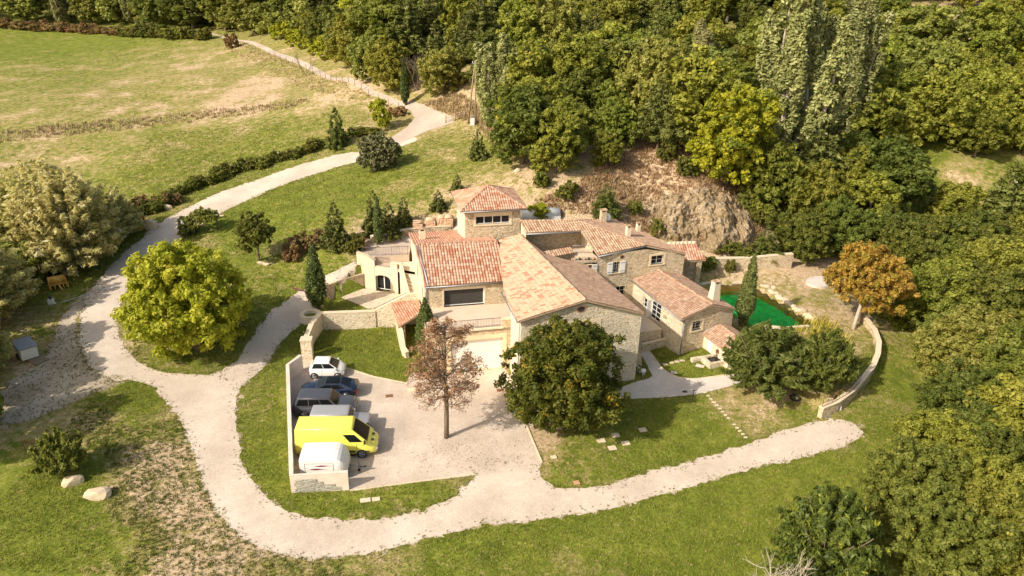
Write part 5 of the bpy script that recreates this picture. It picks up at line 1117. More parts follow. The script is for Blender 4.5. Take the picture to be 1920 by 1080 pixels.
desc = {'gold': 'yellowing tree', 'limetree': 'small yellow-green tree', 'oak': 'mid green broadleaf tree', 'oakdark': 'dark green broadleaf tree', 'olive': 'olive green broadleaf tree', 'pine': 'dark pointed pine', 'nearoak': 'dark leafy tree', 'nearoak2': 'bright green leafy tree', 'nearolive': 'yellowish olive leafy tree', 'silver': 'silvery tree'}
MAXT = 420
for i in order:
    Y, X = C_[i]; Z = CZ[i]; px, py = CPX[i], CPY[i]; near = Y < 84
    sp = 3.9 if near else (4.7 if Y < 125 else (5.6 if Y < 165 else 8.0))
    if any((X-a)**2+(Y-b)**2 < max(sp, c)**2 for a, b, c in placed): continue
    left = px < 420; H = rn.uniform(7, 10.5) if near else (rn.uniform(7, 11))
    q = rn.random()
    if near: H0 = H; kd = rn.choice(['nearoak', 'nearoak2', 'nearoak', 'nearoak2', 'nearolive'] if py > 620 else ['nearoak', 'nearoak', 'nearoak2']); H *= .8 if px < 1800 else 1; H = min(H, 6.5) if py > 900 else H
    elif left: kd = rn.choice(['olive0', 'olive1', 'poplar1', 'oakdark0', 'oakdark1'] if Y < 300 else ['oakdark0', 'oakdark1']); H = rn.uniform(10, 14)
    else:
        pn = .42 if px < 1250 and py < 260 else .10; H = rn.uniform(5.5, 12.5)
        kd = 'pine%d' % rn.randrange(3) if q < pn else ('oak%d' % rn.randrange(4) if q < .70 else ('olive%d' % rn.randrange(2) if q < .86 else ('oakdark%d' % rn.randrange(2) if q < .95 else rn.choice(['gold', 'limetree', 'poplar1']))))
        if kd == 'poplar1': H = 13
        if kd in ('gold', 'limetree'): H = min(H, 8)
        if kd.startswith('pine'): H *= 1.15
    if Y < 125 and py > 255 and 940 < px < 1200: H *= .8
    base_k = kd.rstrip('0123456789') if kd not in ('nearoak2',) else kd
    nm = {'pine': 'pine_tree', 'poplar': 'poplar_tree'}.get(base_k, 'woodland_tree'); dn = desc.get(base_k, 'silvery narrow tree'); lb = ('tall ' if H > 9.6 else 'low ' if H < 7.6 else '')+dn+' '+where(px, py, H, near)
    t_ = tree(kd, (X, Y, Z), H, nm, lb, 'tree', dn+'s in the woods', sx=rn.uniform(.95, 1.25)*(1.3 if Y > 180 else 1.05))
    wood.append((lb, px, t_)); placed.append((X, Y, sp*.9)); nf += 1
    if nf >= MAXT: break
for lb in sorted({q[0] for q in wood}):
    same = sorted([(q[1], i) for i, q in enumerate(wood) if q[0] == lb])
    if len(same) > 1:
        for r, (_, i) in enumerate(same): wood[i][2]['label'] = lb+', '+(ORD[r] if r < 20 else str(r+1)+'th')+' from the left'
print('forest trees', nf, 'farthest', max(p[1] for p in placed))
# scattered slope bushes
for i, (px, py, tp, wd, kd, lb) in enumerate(((1063,372,338,42,'bushy','round green bush above the farmhouse roof, left of the conifer'),(1135,404,343,60,'spruce','light green conifer growing behind the satellite dish'),(1230,440,410,30,'bushy','yellow-green bush behind the farmhouse chimneys'),(1010,412,380,46,'limetree','yellow leaved bush behind the tower'),(1432,480,425,70,'spruce','spreading conifer at the right end of the garden wall'),(1356,470,450,44,'bushy','low green bush on the foot of the rock face'),(1386,478,458,52,'bushy','green hedge-like bush on top of the garden wall'),(1368,510,484,22,'bushy','small round bush on the pond bank'),(1325,505,478,40,'bushy','dark bush beside the pavilion pier'),(1250,300,262,40,'bushy','bush on the upper rim of the rocky slope'),(1190,400,375,34,'bushy','scraggy bush on the dry slope'),(1285,330,290,44,'bushy','olive bush on the dry slope below the golden tree'),(1015,350,318,36,'bushy','small tree in front of the wood edge'),(1400,395,355,44,'bushy','bush at the right rim of the rock face'),(1420,420,380,40,'bushy','darker bush beside the rock face'),(560,470,440,60,'redbush','reddish brown scrub behind the small oak'),(590,460,432,64,'redbush','middle of the brown scrub between oak and pine'),(668,470,438,44,'bushy','green scrub under the pines'),(545,488,462,40,'redbush','low russet scrub by the two stone blocks'),(780,430,412,26,'bushy','small bush by the firewood stacks'),(700,436,405,36,'bushy','dark bush at the foot of the pines'),(640,465,440,40,'bushy','dark bush at the foot of the broad young pine'),(690,250,238,60,'bushy','dark hedge clump by the yellow-green tree'),(745,215,198,40,'redbush','tawny scrub between concrete lane and small tree'))):
    T(kd, px, py, tp, 'bush' if kd != 'spruce' else 'spruce_tree', lb, 'bush' if kd != 'spruce' else 'tree', wpx=wd)
def ordn(k): return '%d%s' % (k, 'th' if 10 <= k % 100 <= 20 else {1: 'st', 2: 'nd', 3: 'rd'}.get(k % 10, 'th'))
def along(pts_, n, kd, H, name, label, group, seed=1, w=1.):
    rn = random.Random(seed); q = PP(pts_); seg = [math.hypot(q[i+1][0]-q[i][0], q[i+1][1]-q[i][1]) for i in range(len(q)-1)]; tot = sum(seg)
    for k in range(n):
        s = tot*(k+.5)/n; i = 0
        while s > seg[i]: s -= seg[i]; i += 1
        u = s/seg[i]; x = q[i][0]+u*(q[i+1][0]-q[i][0])+rn.gauss(0, .3); y = q[i][1]+u*(q[i+1][1]-q[i][1])+rn.gauss(0, .3)
        tree(kd, (x, y), H*rn.uniform(.75, 1.3), name, label+', '+ordn(k+1)+' from the left', 'bush', group, sx=w*rn.uniform(.9, 1.25))
along([(228,412),(300,395),(345,362),(420,330),(500,308),(560,292),(610,275),(672,252)], 34, 'bushy', 1.5, 'hedge_bush', 'low green hedge bush above the gravel road', 'hedge bushes along the gravel road', 3, 1.15)
along([(250,400),(330,380)], 5, 'redbush', 1.6, 'hedge_bush', 'brownish bush at the lower end of the road hedge', 'brown bushes at the lower end of the hedge', 4)
along([(-40,48),(60,56),(150,60),(240,66)], 22, 'redbush', 2.6, 'scrub_bush', 'russet scrub bush along the top edge of the field', 'russet scrub along the top of the field', 5, 1.3)
along([(230,68),(300,70),(390,74)], 16, 'bushy', 2.8, 'scrub_bush', 'green scrub bush along the top edge of the field', 'green scrub along the top of the field', 6, 1.3)
along([(490,60),(540,78),(580,95),(640,118)], 12, 'limetree', 4.0, 'scrub_bush', 'yellowing bush at the wood edge above the concrete lane', 'yellowing bushes above the lane', 7, 1.4)
# ------------------------------------------------------------------ vehicles
def paint(name, c, rough=.32, metal=.0, coat=.6): 
    m, t, b = nodes(name); b.inputs['Base Color'].default_value = (*c, 1); b.inputs['Roughness'].default_value = rough; b.inputs['Metallic'].default_value = metal; b.inputs['Coat Weight'].default_value = coat; b.inputs['Coat Roughness'].default_value = .08
    tc = N(t, 'TexCoord').outputs['Object']; t.links.new(mixc(t, ramp(t, [(.45, g1(0)), (.75, g1(.35))], noise(t, tc, 1.7, 6, .7)), c, tuple(x*.75+.05 for x in c)), b.inputs['Base Color']); return m
M['tyre'] = mat('tyre_rubber', (.025, .025, .027), .9); M['rim'] = mat('alloy_rim', (.42, .42, .43), .35, .8); M['trim'] = mat('black_plastic_trim', (.03, .03, .032), .6)
M['carglass'] = glass_mat('car_glass', (.008, .009, .011), .12); M['lamp'] = glass_mat('headlamp_lens', (.55, .56, .58), .1); M['redlamp'] = glass_mat('tail_lamp_red', (.45, .02, .02), .15); M['plate'] = mat('number_plate', (.7, .7, .66), .5)
def vehicle(name, label, pos, ang, L_, W_, col, st, belt, roofq, zr, wheels, wr, nwin=2, side=(0.04, .96), glassrows=(.12, .88), clear=.2, extra=None, rimm=None, winside=None, roofm=None, tumble=.0):
    """st: stations (x, half width, bottom, top); belt=(x0,x1,half w,z); roofq=(x0,x1,half w)"""
    root = empty(name, (pos[0], pos[1], .036), label, 'van' if 'van' in name else ('pickup' if 'off_road' in name else 'car'), None, ang)
    mb = MB(); rings = []
    for x, w_, zb, zs in st:
        h = zs-zb; half = [(0, zb), (w_*.9, zb), (w_*.985, zb+h*.18), (w_, zb+h*.45), (w_*.985, zb+h*.78), (w_*.93, zs-.03), (w_*.8, zs+.012), (0, zs+.04)]
        rings.append([Vector((x, -a, b)) for a, b in half]+[Vector((x, a, b)) for a, b in half[-2:0:-1]])
    n = len(rings[0])
    for A, B in zip(rings[:-1], rings[1:]):
        for i in range(n): j = (i+1) % n; mb.face([A[i], B[i], B[j], A[j]], col, smooth=True)
    mb.face(rings[0], col); mb.face(rings[-1][::-1], col)
    x0, x1, wb_, zb = belt; r0, r1, wr_ = roofq
    def lv(t):
        e = t; z = zb+(zr-zb)*t; k = 1-(1-t)*0
        return [Vector((x0+(r0-x0)*e, -(wb_+(wr_-wb_)*e), z)), Vector((x1+(r1-x1)*e, -(wb_+(wr_-wb_)*e), z)), Vector((x1+(r1-x1)*e, wb_+(wr_-wb_)*e, z)), Vector((x0+(r0-x0)*e, wb_+(wr_-wb_)*e, z))]
    A, B = lv(-.12), lv(.93)
    for i in range(4): j = (i+1) % 4; mb.face([A[i], A[j], B[j], B[i]], col)
    rm = roofm or col; T1 = lv(1.0); ins_ = .10
    def inset(q, d, z): return [Vector((p.x+(d if k in (0, 3) else -d), p.y+(d if k in (0, 1) else -d), z)) for k, p in enumerate(q)]
    T1 = inset(B, .035, zr-.012); T2 = inset(B, .12, zr+.018); T3 = inset(B, .38, zr+.035)
    for Q, R in ((B, T1), (T1, T2), (T2, T3)):
        for i in range(4): j = (i+1) % 4; mb.face([Q[i], Q[j], R[j], R[i]], rm, smooth=True)
    mb.face(T3, rm, smooth=True)
    mb.build('body', root, local=True)
    Bv = lv(0.02); Tv = B
    def panel(nm, i, u0, u1, v0, v1, m=M['carglass'], o=.008):
        j = (i+1) % 4; a, b, c, d = Bv[i], Bv[j], Tv[j], Tv[i]; f = lambda u, v: (a.lerp(b, u)).lerp(d.lerp(c, u), v)
        nrm = (b-a).cross(d-a).normalized(); q = [f(u0, v0), f(u1, v0), f(u1, v1), f(u0, v1)]; p = MB(); p.face([k+nrm*o for k in q], m)
        for k in range(4): p.face([q[k], q[(k+1) % 4], q[(k+1) % 4]+nrm*o, q[k]+nrm*o], M['trim'])
        return p.build(nm, root, local=True)
    panel('windscreen', 1, .05, .95, .06, .93)
    if winside is None or winside[0] < .3: panel('rear_window', 3, .10, .90, .15, .9)
    for i, fl in ((0, 0), (2, 1)):
        s0, s1 = winside or side; k = nwin
        for w_ in range(k):
            u0 = s0+(s1-s0)*w_/k+.012; u1 = s0+(s1-s0)*(w_+1)/k-.012
            if fl: u0, u1 = 1-u1, 1-u0
            panel('side_window', i, u0, u1, *glassrows)
    for xw in wheels:
        for sgn in (-1, 1):
            hw = max(w_ for x, w_, *_ in st); c = Vector((xw, sgn*(hw-.10), wr)); wh = MB(); o_ = Vector((0, sgn, 0))
            wh.tube(c+o_*.1035, c+o_*.1, wr*1.14, M['trim'], n=20); a_ = wh.build('wheel', root, local=True)
            ty = MB(); ty.tube(c-o_*.12, c+o_*.105, wr, M['tyre'], n=20); ty.tube(c+o_*.105, c+o_*.125, wr*.97, M['tyre'], wr*.8, 20); ty.build('tyre', a_, local=True)
            ri = MB(); ri.tube(c+o_*.12, c+o_*.130, wr*.66, M['dark_metal'], n=16)
            for q in range(5): t = q*1.2566; e = Vector((math.cos(t), 0, math.sin(t))); ri.tube(c+o_*.134, c+o_*.136+e*wr*.62, wr*.09, rimm or M['rim'], wr*.11, 5)
            ri.tube(c+o_*.13, c+o_*.145, wr*.16, rimm or M['rim'], n=8)
            for q in range(16):
                t0, t1 = q*.3927, (q+1)*.3927; ri.tube(c+o_*.132+Vector((math.cos(t0), 0, math.sin(t0)))*wr*.64, c+o_*.132+Vector((math.cos(t1), 0, math.sin(t1)))*wr*.64, wr*.05, rimm or M['rim'], n=4)
            ri.build('rim', a_, local=True)
    fx, fw, fb, ft = st[-1]; f2 = st[-2]; bx, bw, bb, bt = st[0]; b2 = st[1]
    for sgn in (-1, 1):
        h = MB(); h.box((fx-.13, sgn*(f2[1]*.80), ft-.17), (.26, .30, .15), M['lamp'], sgn*-.25); h.build('headlight', root, local=True)
        h = MB(); h.box((bx+.07, sgn*(b2[1]*.86), bt-.30), (.16, .20, .20 if zr < 2 else .5), M['redlamp'], 0); h.build('tail_light', root, local=True)
        h = MB(); mx = x1-.12-(x1-r1)*.12; h.box((mx, sgn*(wb_+.13), zb+.02), (.12, .18, .13 if zr < 2 else .26), col if zr < 2 else M['trim'], 0); h.build('mirror', root, local=True)
    h = MB(); h.box((fx-.045, 0, fb+.10), (.12, fw*1.5, (ft-fb)*.38), M['trim']); h.build('grille', root, local=True)
    h = MB(); h.box((fx+.02, 0, fb+.12), (.02, .5, .11), M['plate']); h.build('number_plate', root, local=True); h = MB(); h.box((bx-.012, 0, (bb+bt)/2), (.02, .5, .11), M['plate']); h.build('number_plate', root, local=True)
    h = MB()
    for s in (-1, 1): h.box(((st[1][0]+st[-2][0])/2, s*(W_/2-.01), clear), (abs(wheels[0]-wheels[1])-wr*2.3, .05, .10), M['trim'])
    h.build('sill_trim', root, local=True)
    # door seams and handles
    h = MB(); za, zb2 = clear+.14, zb-.04
    for s in (-1, 1):
        for xd in (extra or {}).get('doors', ()): h.box((xd, s*(W_/2-.004), za), (.014, .012, zb2-za), M['trim'])
        for xd in (extra or {}).get('handles', ()): h.box((xd, s*(W_/2+.004), zb2-.12), (.15, .02, .03), M['trim'] if zr > 2 else col)
    if h.v: h.build('door_seams', root, local=True)
    return root
aV = math.radians(3.5)
white = paint('white_car_paint', (.78, .77, .74)); navy = paint('navy_car_paint', (.006, .014, .04), .25); grey = paint('graphite_car_paint', (.085, .085, .10), .35, .3); silver = paint('old_silver_paint', (.40, .40, .42), .5, .3, .2); yellow = paint('yellow_van_paint', (.88, .80, .13), .38, 0, .4)
G_ = lambda *p: G(*p)[:2]
vehicle('small_car', 'tiny white hatchback nearest the courtyard pier, facing right', (-15.95, 56.1), aV, 3.0, 1.68, white,
 [(-1.5, .55, .40, .78), (-1.42, .74, .25, .92), (-1.1, .83, .2, .96), (0, .84, .18, .96), (.8, .84, .2, .94), (1.2, .80, .22, .84), (1.42, .66, .28, .72), (1.5, .5, .38, .62)],
 (-1.36, 1.02, .78, .93), (-1.02, .18, .58), 1.50, (-1.02, 1.0), .30, 2, (.04, .97), extra=dict(doors=(-.35, .72), handles=(-.2,)))
r_ = vehicle('blue_coupe', 'dark blue fastback coupe facing the wall between white hatchback and grey estate', (-15.05, 53.0), aV+math.pi+.03, 4.75, 1.85, navy,
 [(-2.37, .62, .42, .82), (-2.28, .84, .28, .98), (-1.6, .92, .2, .99), (-.3, .925, .18, .93), (.9, .925, .18, .90), (1.7, .90, .2, .84), (2.15, .80, .24, .72), (2.37, .58, .34, .60)],
 (-1.95, 1.05, .84, .93), (-.85, .18, .58), 1.40, (-1.45, 1.42), .34, 2, (.16, .93), (.10, .8), roofm=M['carglass'], extra=dict(doors=(-.55, .75), handles=(-.3,)))
vehicle('estate_suv', 'tall dark grey four wheel drive with a long flat roof beside the blue coupe', (-14.75, 50.3), aV, 4.95, 1.98, grey,
 [(-2.47, .78, .45, 1.0), (-2.40, .94, .35, 1.10), (-1.8, .985, .3, 1.12), (0, .99, .28, 1.10), (1.2, .985, .28, 1.12), (2.0, .96, .3, 1.08), (2.36, .86, .36, 1.0), (2.47, .7, .45, .86)],
 (-2.34, 1.12, .92, 1.12), (-2.02, .42, .74), 1.83, (-1.5, 1.42), .39, 3, (.05, .96), extra=dict(doors=(-.95, .1, 1.05), handles=(-.75, .3)))
vehicle('off_road_pickup', 'old silver off-road vehicle mostly hidden between the grey estate and the yellow van', (-13.05, 48.05), aV, 4.6, 1.72, silver,
 [(-2.3, .78, .5, 1.12), (-2.2, .84, .42, 1.18), (0, .86, .4, 1.18), (.9, .86, .4, 1.18), (1.0, .80, .4, 1.14), (2.1, .78, .42, 1.08), (2.25, .76, .46, 1.02), (2.3, .7, .5, .95)],
 (-2.24, 1.0, .84, 1.16), (-2.14, .70, .74), 1.82, (-1.45, 1.45), .37, 3, (.06, .95), extra=dict(doors=(-.3, .85)))
van = vehicle('delivery_van', 'bright yellow high roofed delivery van', (-12.65, 45.45), aV+.01, 5.8, 2.0, yellow,
 [(-2.95, .92, .45, 1.25), (-2.92, .98, .36, 1.34), (-1, 1.0, .32, 1.36), (1.2, 1.0, .32, 1.36), (2.0, .99, .32, 1.28), (2.6, .93, .34, 1.12), (2.86, .80, .38, .96), (2.95, .66, .46, .80)],
 (-2.93, 2.38, .985, 1.32), (-2.88, 1.12, .84), 2.52, (-1.75, 1.85), .35, 1, (.755, .955), (.06, .62), winside=(.745, .95), rimm=M['zinc'], extra=dict(doors=(-.9, .45, 1.5), handles=(.2, .7)))
h = MB()
for s in (-1, 1):
    h.box((-.1, s*1.0, .52), (3.0, .03, .16), M['trim']); h.box((2.15, s*.995, .5), (.5, .02, .13), M['trim'])
h.build('side_moulding', van, local=True); h = MB(); h.box((2.55, -.35, 1.19), (.3, .25, .02), M['trim'], 0); h.box((2.55, .35, 1.19), (.3, .25, .02), M['trim'], 0); h.build('air_intake', van, local=True)
h = MB(); h.box((-.7, -.935, 1.5), (1.5, .012, .02), M['trim']); h.box((-2.96, 0, .4), (.02, 1.9, .2), M['zinc']); h.build('slide_rail', van, local=True)
# white box trailer in front of the van
M['maroon'] = mat('maroon_stripe', (.19, .03, .08), .5)
tr_ = empty('box_trailer', (-12.95, 42.85, .036), 'white rounded box trailer with a maroon swoosh, parked behind the short wall', 'trailer', None, aV)
mb = MB(); prof = [(-1.6, .42, 1.88), (-1.0, .4, 1.93), (.3, .4, 1.96), (.75, .41, 1.94), (1.0, .42, 1.88), (1.2, .45, 1.77), (1.36, .47, 1.62), (1.49, .5, 1.42), (1.57, .53, 1.2), (1.61, .57, 1.0), (1.62, .6, .8)]
ring = []
for x, z0, z1 in prof:
    w_ = 1.02 if x < 1.0 else 1.02-.28*((x-1)/.62)**2; hh = z1-z0; ring.append([Vector((x, y*w_, z0+hh*q)) for y, q in ((-1, 0), (-1, .5), (-1, .94), (-.96, .985), (-.5, 1.03), (0, 1.05), (.5, 1.03), (.96, .985), (1, .94), (1, .5), (1, 0))])
for A, B in zip(ring[:-1], ring[1:]):
    for i in range(len(A)-1): mb.face([A[i], B[i], B[i+1], A[i+1]], M['white'], smooth=False)
    mb.face([A[0], A[-1], B[-1], B[0]], M['dark_metal'])
mb.face(ring[0], M['white']); mb.face(ring[-1][::-1], M['white']); mb.build('body', tr_, local=True)
mb = MB()
for a, b, c, d in ((-1.25, .75, 1.55, 1.57), (-1.25, -1.23, .75, 1.55), (.73, .75, .75, 1.55)): mb.box(((a+b)/2, -1.024, c), (b-a, .012, d-c), M['dark_metal'])
mb.build('side_hatch', tr_, local=True); mb = MB()
for q0, h0 in ((-.95, 1.05), (-.55, 1.33)):
    n = 10; pts = [(q0+1.3*t, h0+.02+.20*t*(1-t)*1.2-.02*t, .10*math.sin(math.pi*min(1, t*1.15+.05))**1.5*(1-t*.55)+.012) for t in np.linspace(0, 1, n)]
    for (xa, za, wa_), (xb, zb_, wb2) in zip(pts[:-1], pts[1:]): mb.face([(xa, -1.033, za-wa_), (xb, -1.033, zb_-wb2), (xb, -1.033, zb_+wb2*.4), (xa, -1.033, za+wa_*.4)], M['maroon'])
mb.build('swoosh_stripe', tr_, local=True)
for s in (-1, 1): mb = MB(); mb.tube((-.2, s*.92, .3), (-.2, s*1.06, .3), .3, M['tyre'], n=16); mb.tube((-.2, s*1.06, .3), (-.2, s*1.07, .3), .17, M['rim'], n=12); mb.build('wheel', tr_, local=True)
mb = MB(); mb.tube((1.2, -.4, .45), (2.5, 0, .45), .04, M['zinc']); mb.tube((1.2, .4, .45), (2.5, 0, .45), .04, M['zinc']); mb.tube((2.4, 0, .47), (2.85, 0, .5), .06, M['dark_metal']); mb.build('drawbar', tr_, local=True); mb = MB(); mb.tube((2.3, .12, .1), (2.3, .12, .8), .03, M['dark_metal']); mb.tube((2.3, .07, .1), (2.3, .17, .1), .1, M['tyre'], n=12); mb.build('jockey_wheel', tr_, local=True)

# ------------------------------------------------------------------ pond
def flat(name, pix, z, material, z0=None, **k):
    pl_ = [G(a, b, z)[:2] for a, b in pix]; mb = MB()
    if z0 is None: mb.face([(x, y, z) for x, y in (pl_ if sum(pl_[i][0]*pl_[(i+1) % len(pl_)][1]-pl_[(i+1) % len(pl_)][0]*pl_[i][1] for i in range(len(pl_))) > 0 else pl_[::-1])], material)
    else: mb.prism(pl_, z0, z, material)
    return mb.build(name, **k)
def pondfloor(name, c):
    m, t, b = nodes(name); tc = N(t, 'TexCoord').outputs['Object']; t.links.new(ramp(t, [(.35, tuple(x*.7 for x in c)), (.65, tuple(x*1.25 for x in c))], noise(t, tc, 1.2, 6, .7)), b.inputs['Base Color']); b.inputs['Roughness'].default_value = .9; return m
M['pond_green'] = pondfloor('vivid_green_pond_liner', (.04, .75, .14)); M['pond_brown'] = pondfloor('brown_planted_pond_shelf', (.62, .36, .06))
m, t, b = nodes('pond_water'); out = t.nodes['Material Output']; tp = N(t, 'BsdfTransparent'); tp.inputs[0].default_value = (.95, 1, .92, 1); gl = N(t, 'BsdfGlossy'); gl.inputs['Roughness'].default_value = .04; fr = N(t, 'Fresnel'); fr.inputs[0].default_value = 1.33; mx = N(t, 'MixShader')
nb = N(t, 'Bump'); nb.inputs['Strength'].default_value = .15; t.links.new(noise(t, N(t, 'TexCoord').outputs['Object'], 3, 3, .5), nb.inputs['Height']); t.links.new(nb.outputs[0], gl.inputs['Normal'])
t.links.new(fr.outputs[0], mx.inputs[0]); t.links.new(tp.outputs[0], mx.inputs[1]); t.links.new(gl.outputs[0], mx.inputs[2]); t.links.new(mx.outputs[0], out.inputs[0]); M['water'] = m
PO = [(1338,530),(1400,528),(1427,540),(1462,562),(1502,588),(1530,601),(1514,611),(1470,615),(1418,608),(1343,562)]
flat('pond_bed', PO, -.25, M['pond_green'], kind='structure')
GRN = [(1344,549),(1400,547),(1422,556),(1462,579),(1514,611),(1495,619),(1415,614),(1340,565)]
flat('pond_liner', [(a, b) for a, b in GRN], .55, M['pond_green'], -.24, kind='structure')
SH = [[(1338,530),(1400,528),(1427,540),(1423,554),(1401,546),(1340,548)], [(1427,540),(1462,562),(1502,588),(1530,601),(1524,607),(1514,608),(1462,574),(1423,554)]]
for q in SH: flat('pond_shelf', q, .95, M['pond_brown'], -.2, kind='structure')
flat('pond_water', PO, 1.12, M['water'], kind='structure')
flat('pond_rim', [(1336,527),(1402,525),(1400,528.5),(1339,530.5)], 1.35, M['cap'], .2, kind='structure')
edge = PP([(1498,617),(1440,624),(1420,612)])
thick_wall('pond_wall', [G(1418, 611, 1.2)[:2], G(1470, 617, 1.2)[:2], G(1516, 613, 1.2)[:2]], 0, 1.3, .3, 'straight pale kerb wall along the near side of the pond', 'wall', material=M['concrete'])
# boulders
def rockmesh(seed, n=2):
    bm = bmesh.new(); bmesh.ops.create_icosphere(bm, subdivisions=n, radius=1); rn = random.Random(seed); ax = [(Vector((rn.gauss(0, 1), rn.gauss(0, 1), rn.gauss(0, 1))).normalized(), rn.uniform(.55, .9)) for _ in range(9)]
    for v in bm.verts:
        for a, d in ax:
            k = v.co.dot(a)
            if k > d: v.co -= a*(k-d)*.9
        v.co *= 1+rn.uniform(-.04, .04)
    me = bpy.data.meshes.new('boulder'); bm.to_mesh(me); bm.free(); me.materials.append(M['rock']); return me
RK = [rockmesh(s) for s in range(5)]
def rock(at, size, label, group=None, name='boulder', k=0, dz=0., rz=0.):
    o = bpy.data.objects.new(name, RK[k % 5]); COL.objects.link(o); z = float(zt(*at[:2])) if len(at) < 3 else at[2]
    o.location = (at[0], at[1], z+size[2]*.35+dz); o.scale = size; o.rotation_euler = (0, 0, rz); return tag(o, label, 'rock', group)
rn = random.Random(3)
for i, (px, py) in enumerate([(1344,522),(1352,527),(1362,520),(1372,526),(1383,520),(1392,525),(1402,521),(1412,528),(1422,530),(1430,536),(1438,537),(1446,546),(1455,548),(1461,556),(1470,560),(1477,566),(1486,572),(1493,578),(1502,581),(1510,588),(1518,592),(1527,596),(1450,538),(1440,530),(1356,512),(1376,511),(1395,509),(1338,516)]):
    s = rn.uniform(.25, .55); p = G(px, py, 1.35); rock((p[0], p[1], 1.2), (s*1.25, s, s*.5), 'pale flat boulder on the stony rim of the pond, '+ordn(i+1)+' going away from the pavilion', 'pale boulders round the pond', k=i, rz=rn.uniform(0, 3))
rock(TP(138, 906), (.75, .6, .5), 'rounded yellowish boulder nearest the spiky tree', k=1, rz=.5); rock(TP(185, 930), (.95, .7, .5), 'larger squarish pale boulder lying on the left lawn', k=3, rz=.2)
rock(TP(1035, 803), (.28, .25, .62), 'left one of two upright stones under the big round tree', 'upright stones under the big round tree', k=2); rock(TP(1048, 803), (.28, .25, .62), 'right one of two upright stones under the big round tree', 'upright stones under the big round tree', k=4)
rock(TP(970, 322), (.5, .4, .35), 'small white stone at the edge of the upper lawn', k=0); rock(TP(490, 494), (.5, .22, .2), 'left stone block on the mound under the small oak', 'stone blocks under the small oak', k=1); rock(TP(500, 497), (.5, .22, .2), 'right stone block on the mound under the small oak', 'stone blocks under the small oak', k=2)
rock(TP(283, 428), (1.0, .8, .95), 'big grey boulder by the road next to the orange stand', k=3); rock(TP(311, 392), (1.0, .6, .55), 'pale boulder at the verge on the outer side of the road bend', k=1); rock(TP(132, 514), (1.0, .6, .45), 'grey stone block behind the yellow harrow', k=2)
# paving slabs, covers, kerbs
def slab(px, py, sx_, sy_, name, label, cat, material, group=None, th=.05, ang=.25):
    x, y, z = P(px, py); mb = MB(); mb.box((0, 0, 0), (sx_, sy_, th), material, 0); o = mb.build(name); o.location = (x, y, z+.03); o.rotation_euler = (0, 0, ang); return tag(o, label, cat, group)
for i, (px, py) in enumerate(((1127,827),(1154,817),(1173,832),(1148,841))): slab(px, py, .62, .5, 'stepping_stone', ('left', 'top', 'right', 'bottom')[i]+' one of the four square slabs in the lawn under the big round tree', 'slab', M['cap'], 'four square slabs in the lawn')
slab(1205, 807, .6, .5, 'stepping_stone', 'single square slab right of the group of four', 'slab', M['cap']); slab(1038, 858, .42, .35, 'stepping_stone', 'small slab left of the group of four near the kerb', 'slab', M['cap']); slab(1081, 906, .45, .4, 'stepping_stone', 'brownish slab near the gravel road edge', 'slab', M['terracotta'])
for i, (px, py) in enumerate(((1247,684),(1259,681),(1269,679),(1279,677))): slab(px, py, .42, .3, 'stepping_stone', 'small slab in the row at the cottage corner, '+ordn(i+1)+' from the left', 'slab', M['cap'], 'small slabs by the cottage corner')
rn = random.Random(8)
for i in range(15):
    if i == 9: continue
    t_ = i/14; slab(1322+t_*76, 737+t_*84, .3+rn.uniform(-.05, .08), .18, 'edging_stone', 'small pale stone in the line crossing the right lawn, '+ordn(i+1)+' from the path', 'stone', M['cap'], 'line of small stones across the right lawn', ang=rn.uniform(-.5, .5))
slab(685, 939, .7, .4, 'flat_stone', 'left flat stone in the grass below the concrete wall', 'stone', M['cap'], 'flat stones below the concrete wall'); slab(705, 937, .55, .36, 'flat_stone', 'right flat stone in the grass below the concrete wall', 'stone', M['cap'], 'flat stones below the concrete wall')
slab(730, 743, .62, .42, 'drain_cover', 'brown drain cover in the parking yard left of the dead pine', 'drain cover', M['rust'], th=.02); slab(938, 732, .62, .42, 'drain_cover', 'brown drain cover in the parking yard below the garage door', 'drain cover', M['rust'], th=.02)
slab(772, 732, .75, .6, 'light_slab', 'pale stone slab set in the gravel beside the courtyard lawn', 'slab', M['cap'], th=.03); slab(1284, 735, .4, .3, 'drain_cover', 'small dark grate in the grey garden path', 'drain cover', M['dark_metal'], th=.02); slab(1550, 780, .6, .42, 'drain_cover', 'dark cover at the foot of the curved garden wall', 'drain cover', M['zinc'], th=.03)
def kerb(pix, name, label, w=.12, h=.09, material=None):
    q = PP(pix); thick_wall(name, q, [float(zt(*p))-.05 for p in q], [float(zt(*p))+h for p in q], w, label, 'kerb', material=material or M['cap'], cap=0)
kerb([(960,712),(976,770),(996,820),(1016,868)], 'yard_kerb', 'thin pale kerb between parking yard and the lawn of the big round tree'); kerb([(586,677),(650,691),(700,707),(764,720)], 'lawn_kerb', 'thin pale kerb along the front of the courtyard lawn'); kerb([(1196,641),(1216,657),(1242,692),(1266,707),(1300,712),(1370,702)], 'path_kerb', 'curved stone edging on the house side of the grey path', .1, .07); kerb([(655,921),(780,904),(890,889)], 'yard_edging', 'straight edging on the near side of the parking yard', .1, .06)
slab_ = flat('round_slab', [(1540+29*math.cos(a), 527+10*math.sin(a)) for a in np.linspace(0, 6.28, 25)[:-1]], 1.5, M['path'], 1.0, label='round pale slab in the garden behind the orange tree', cat='slab')
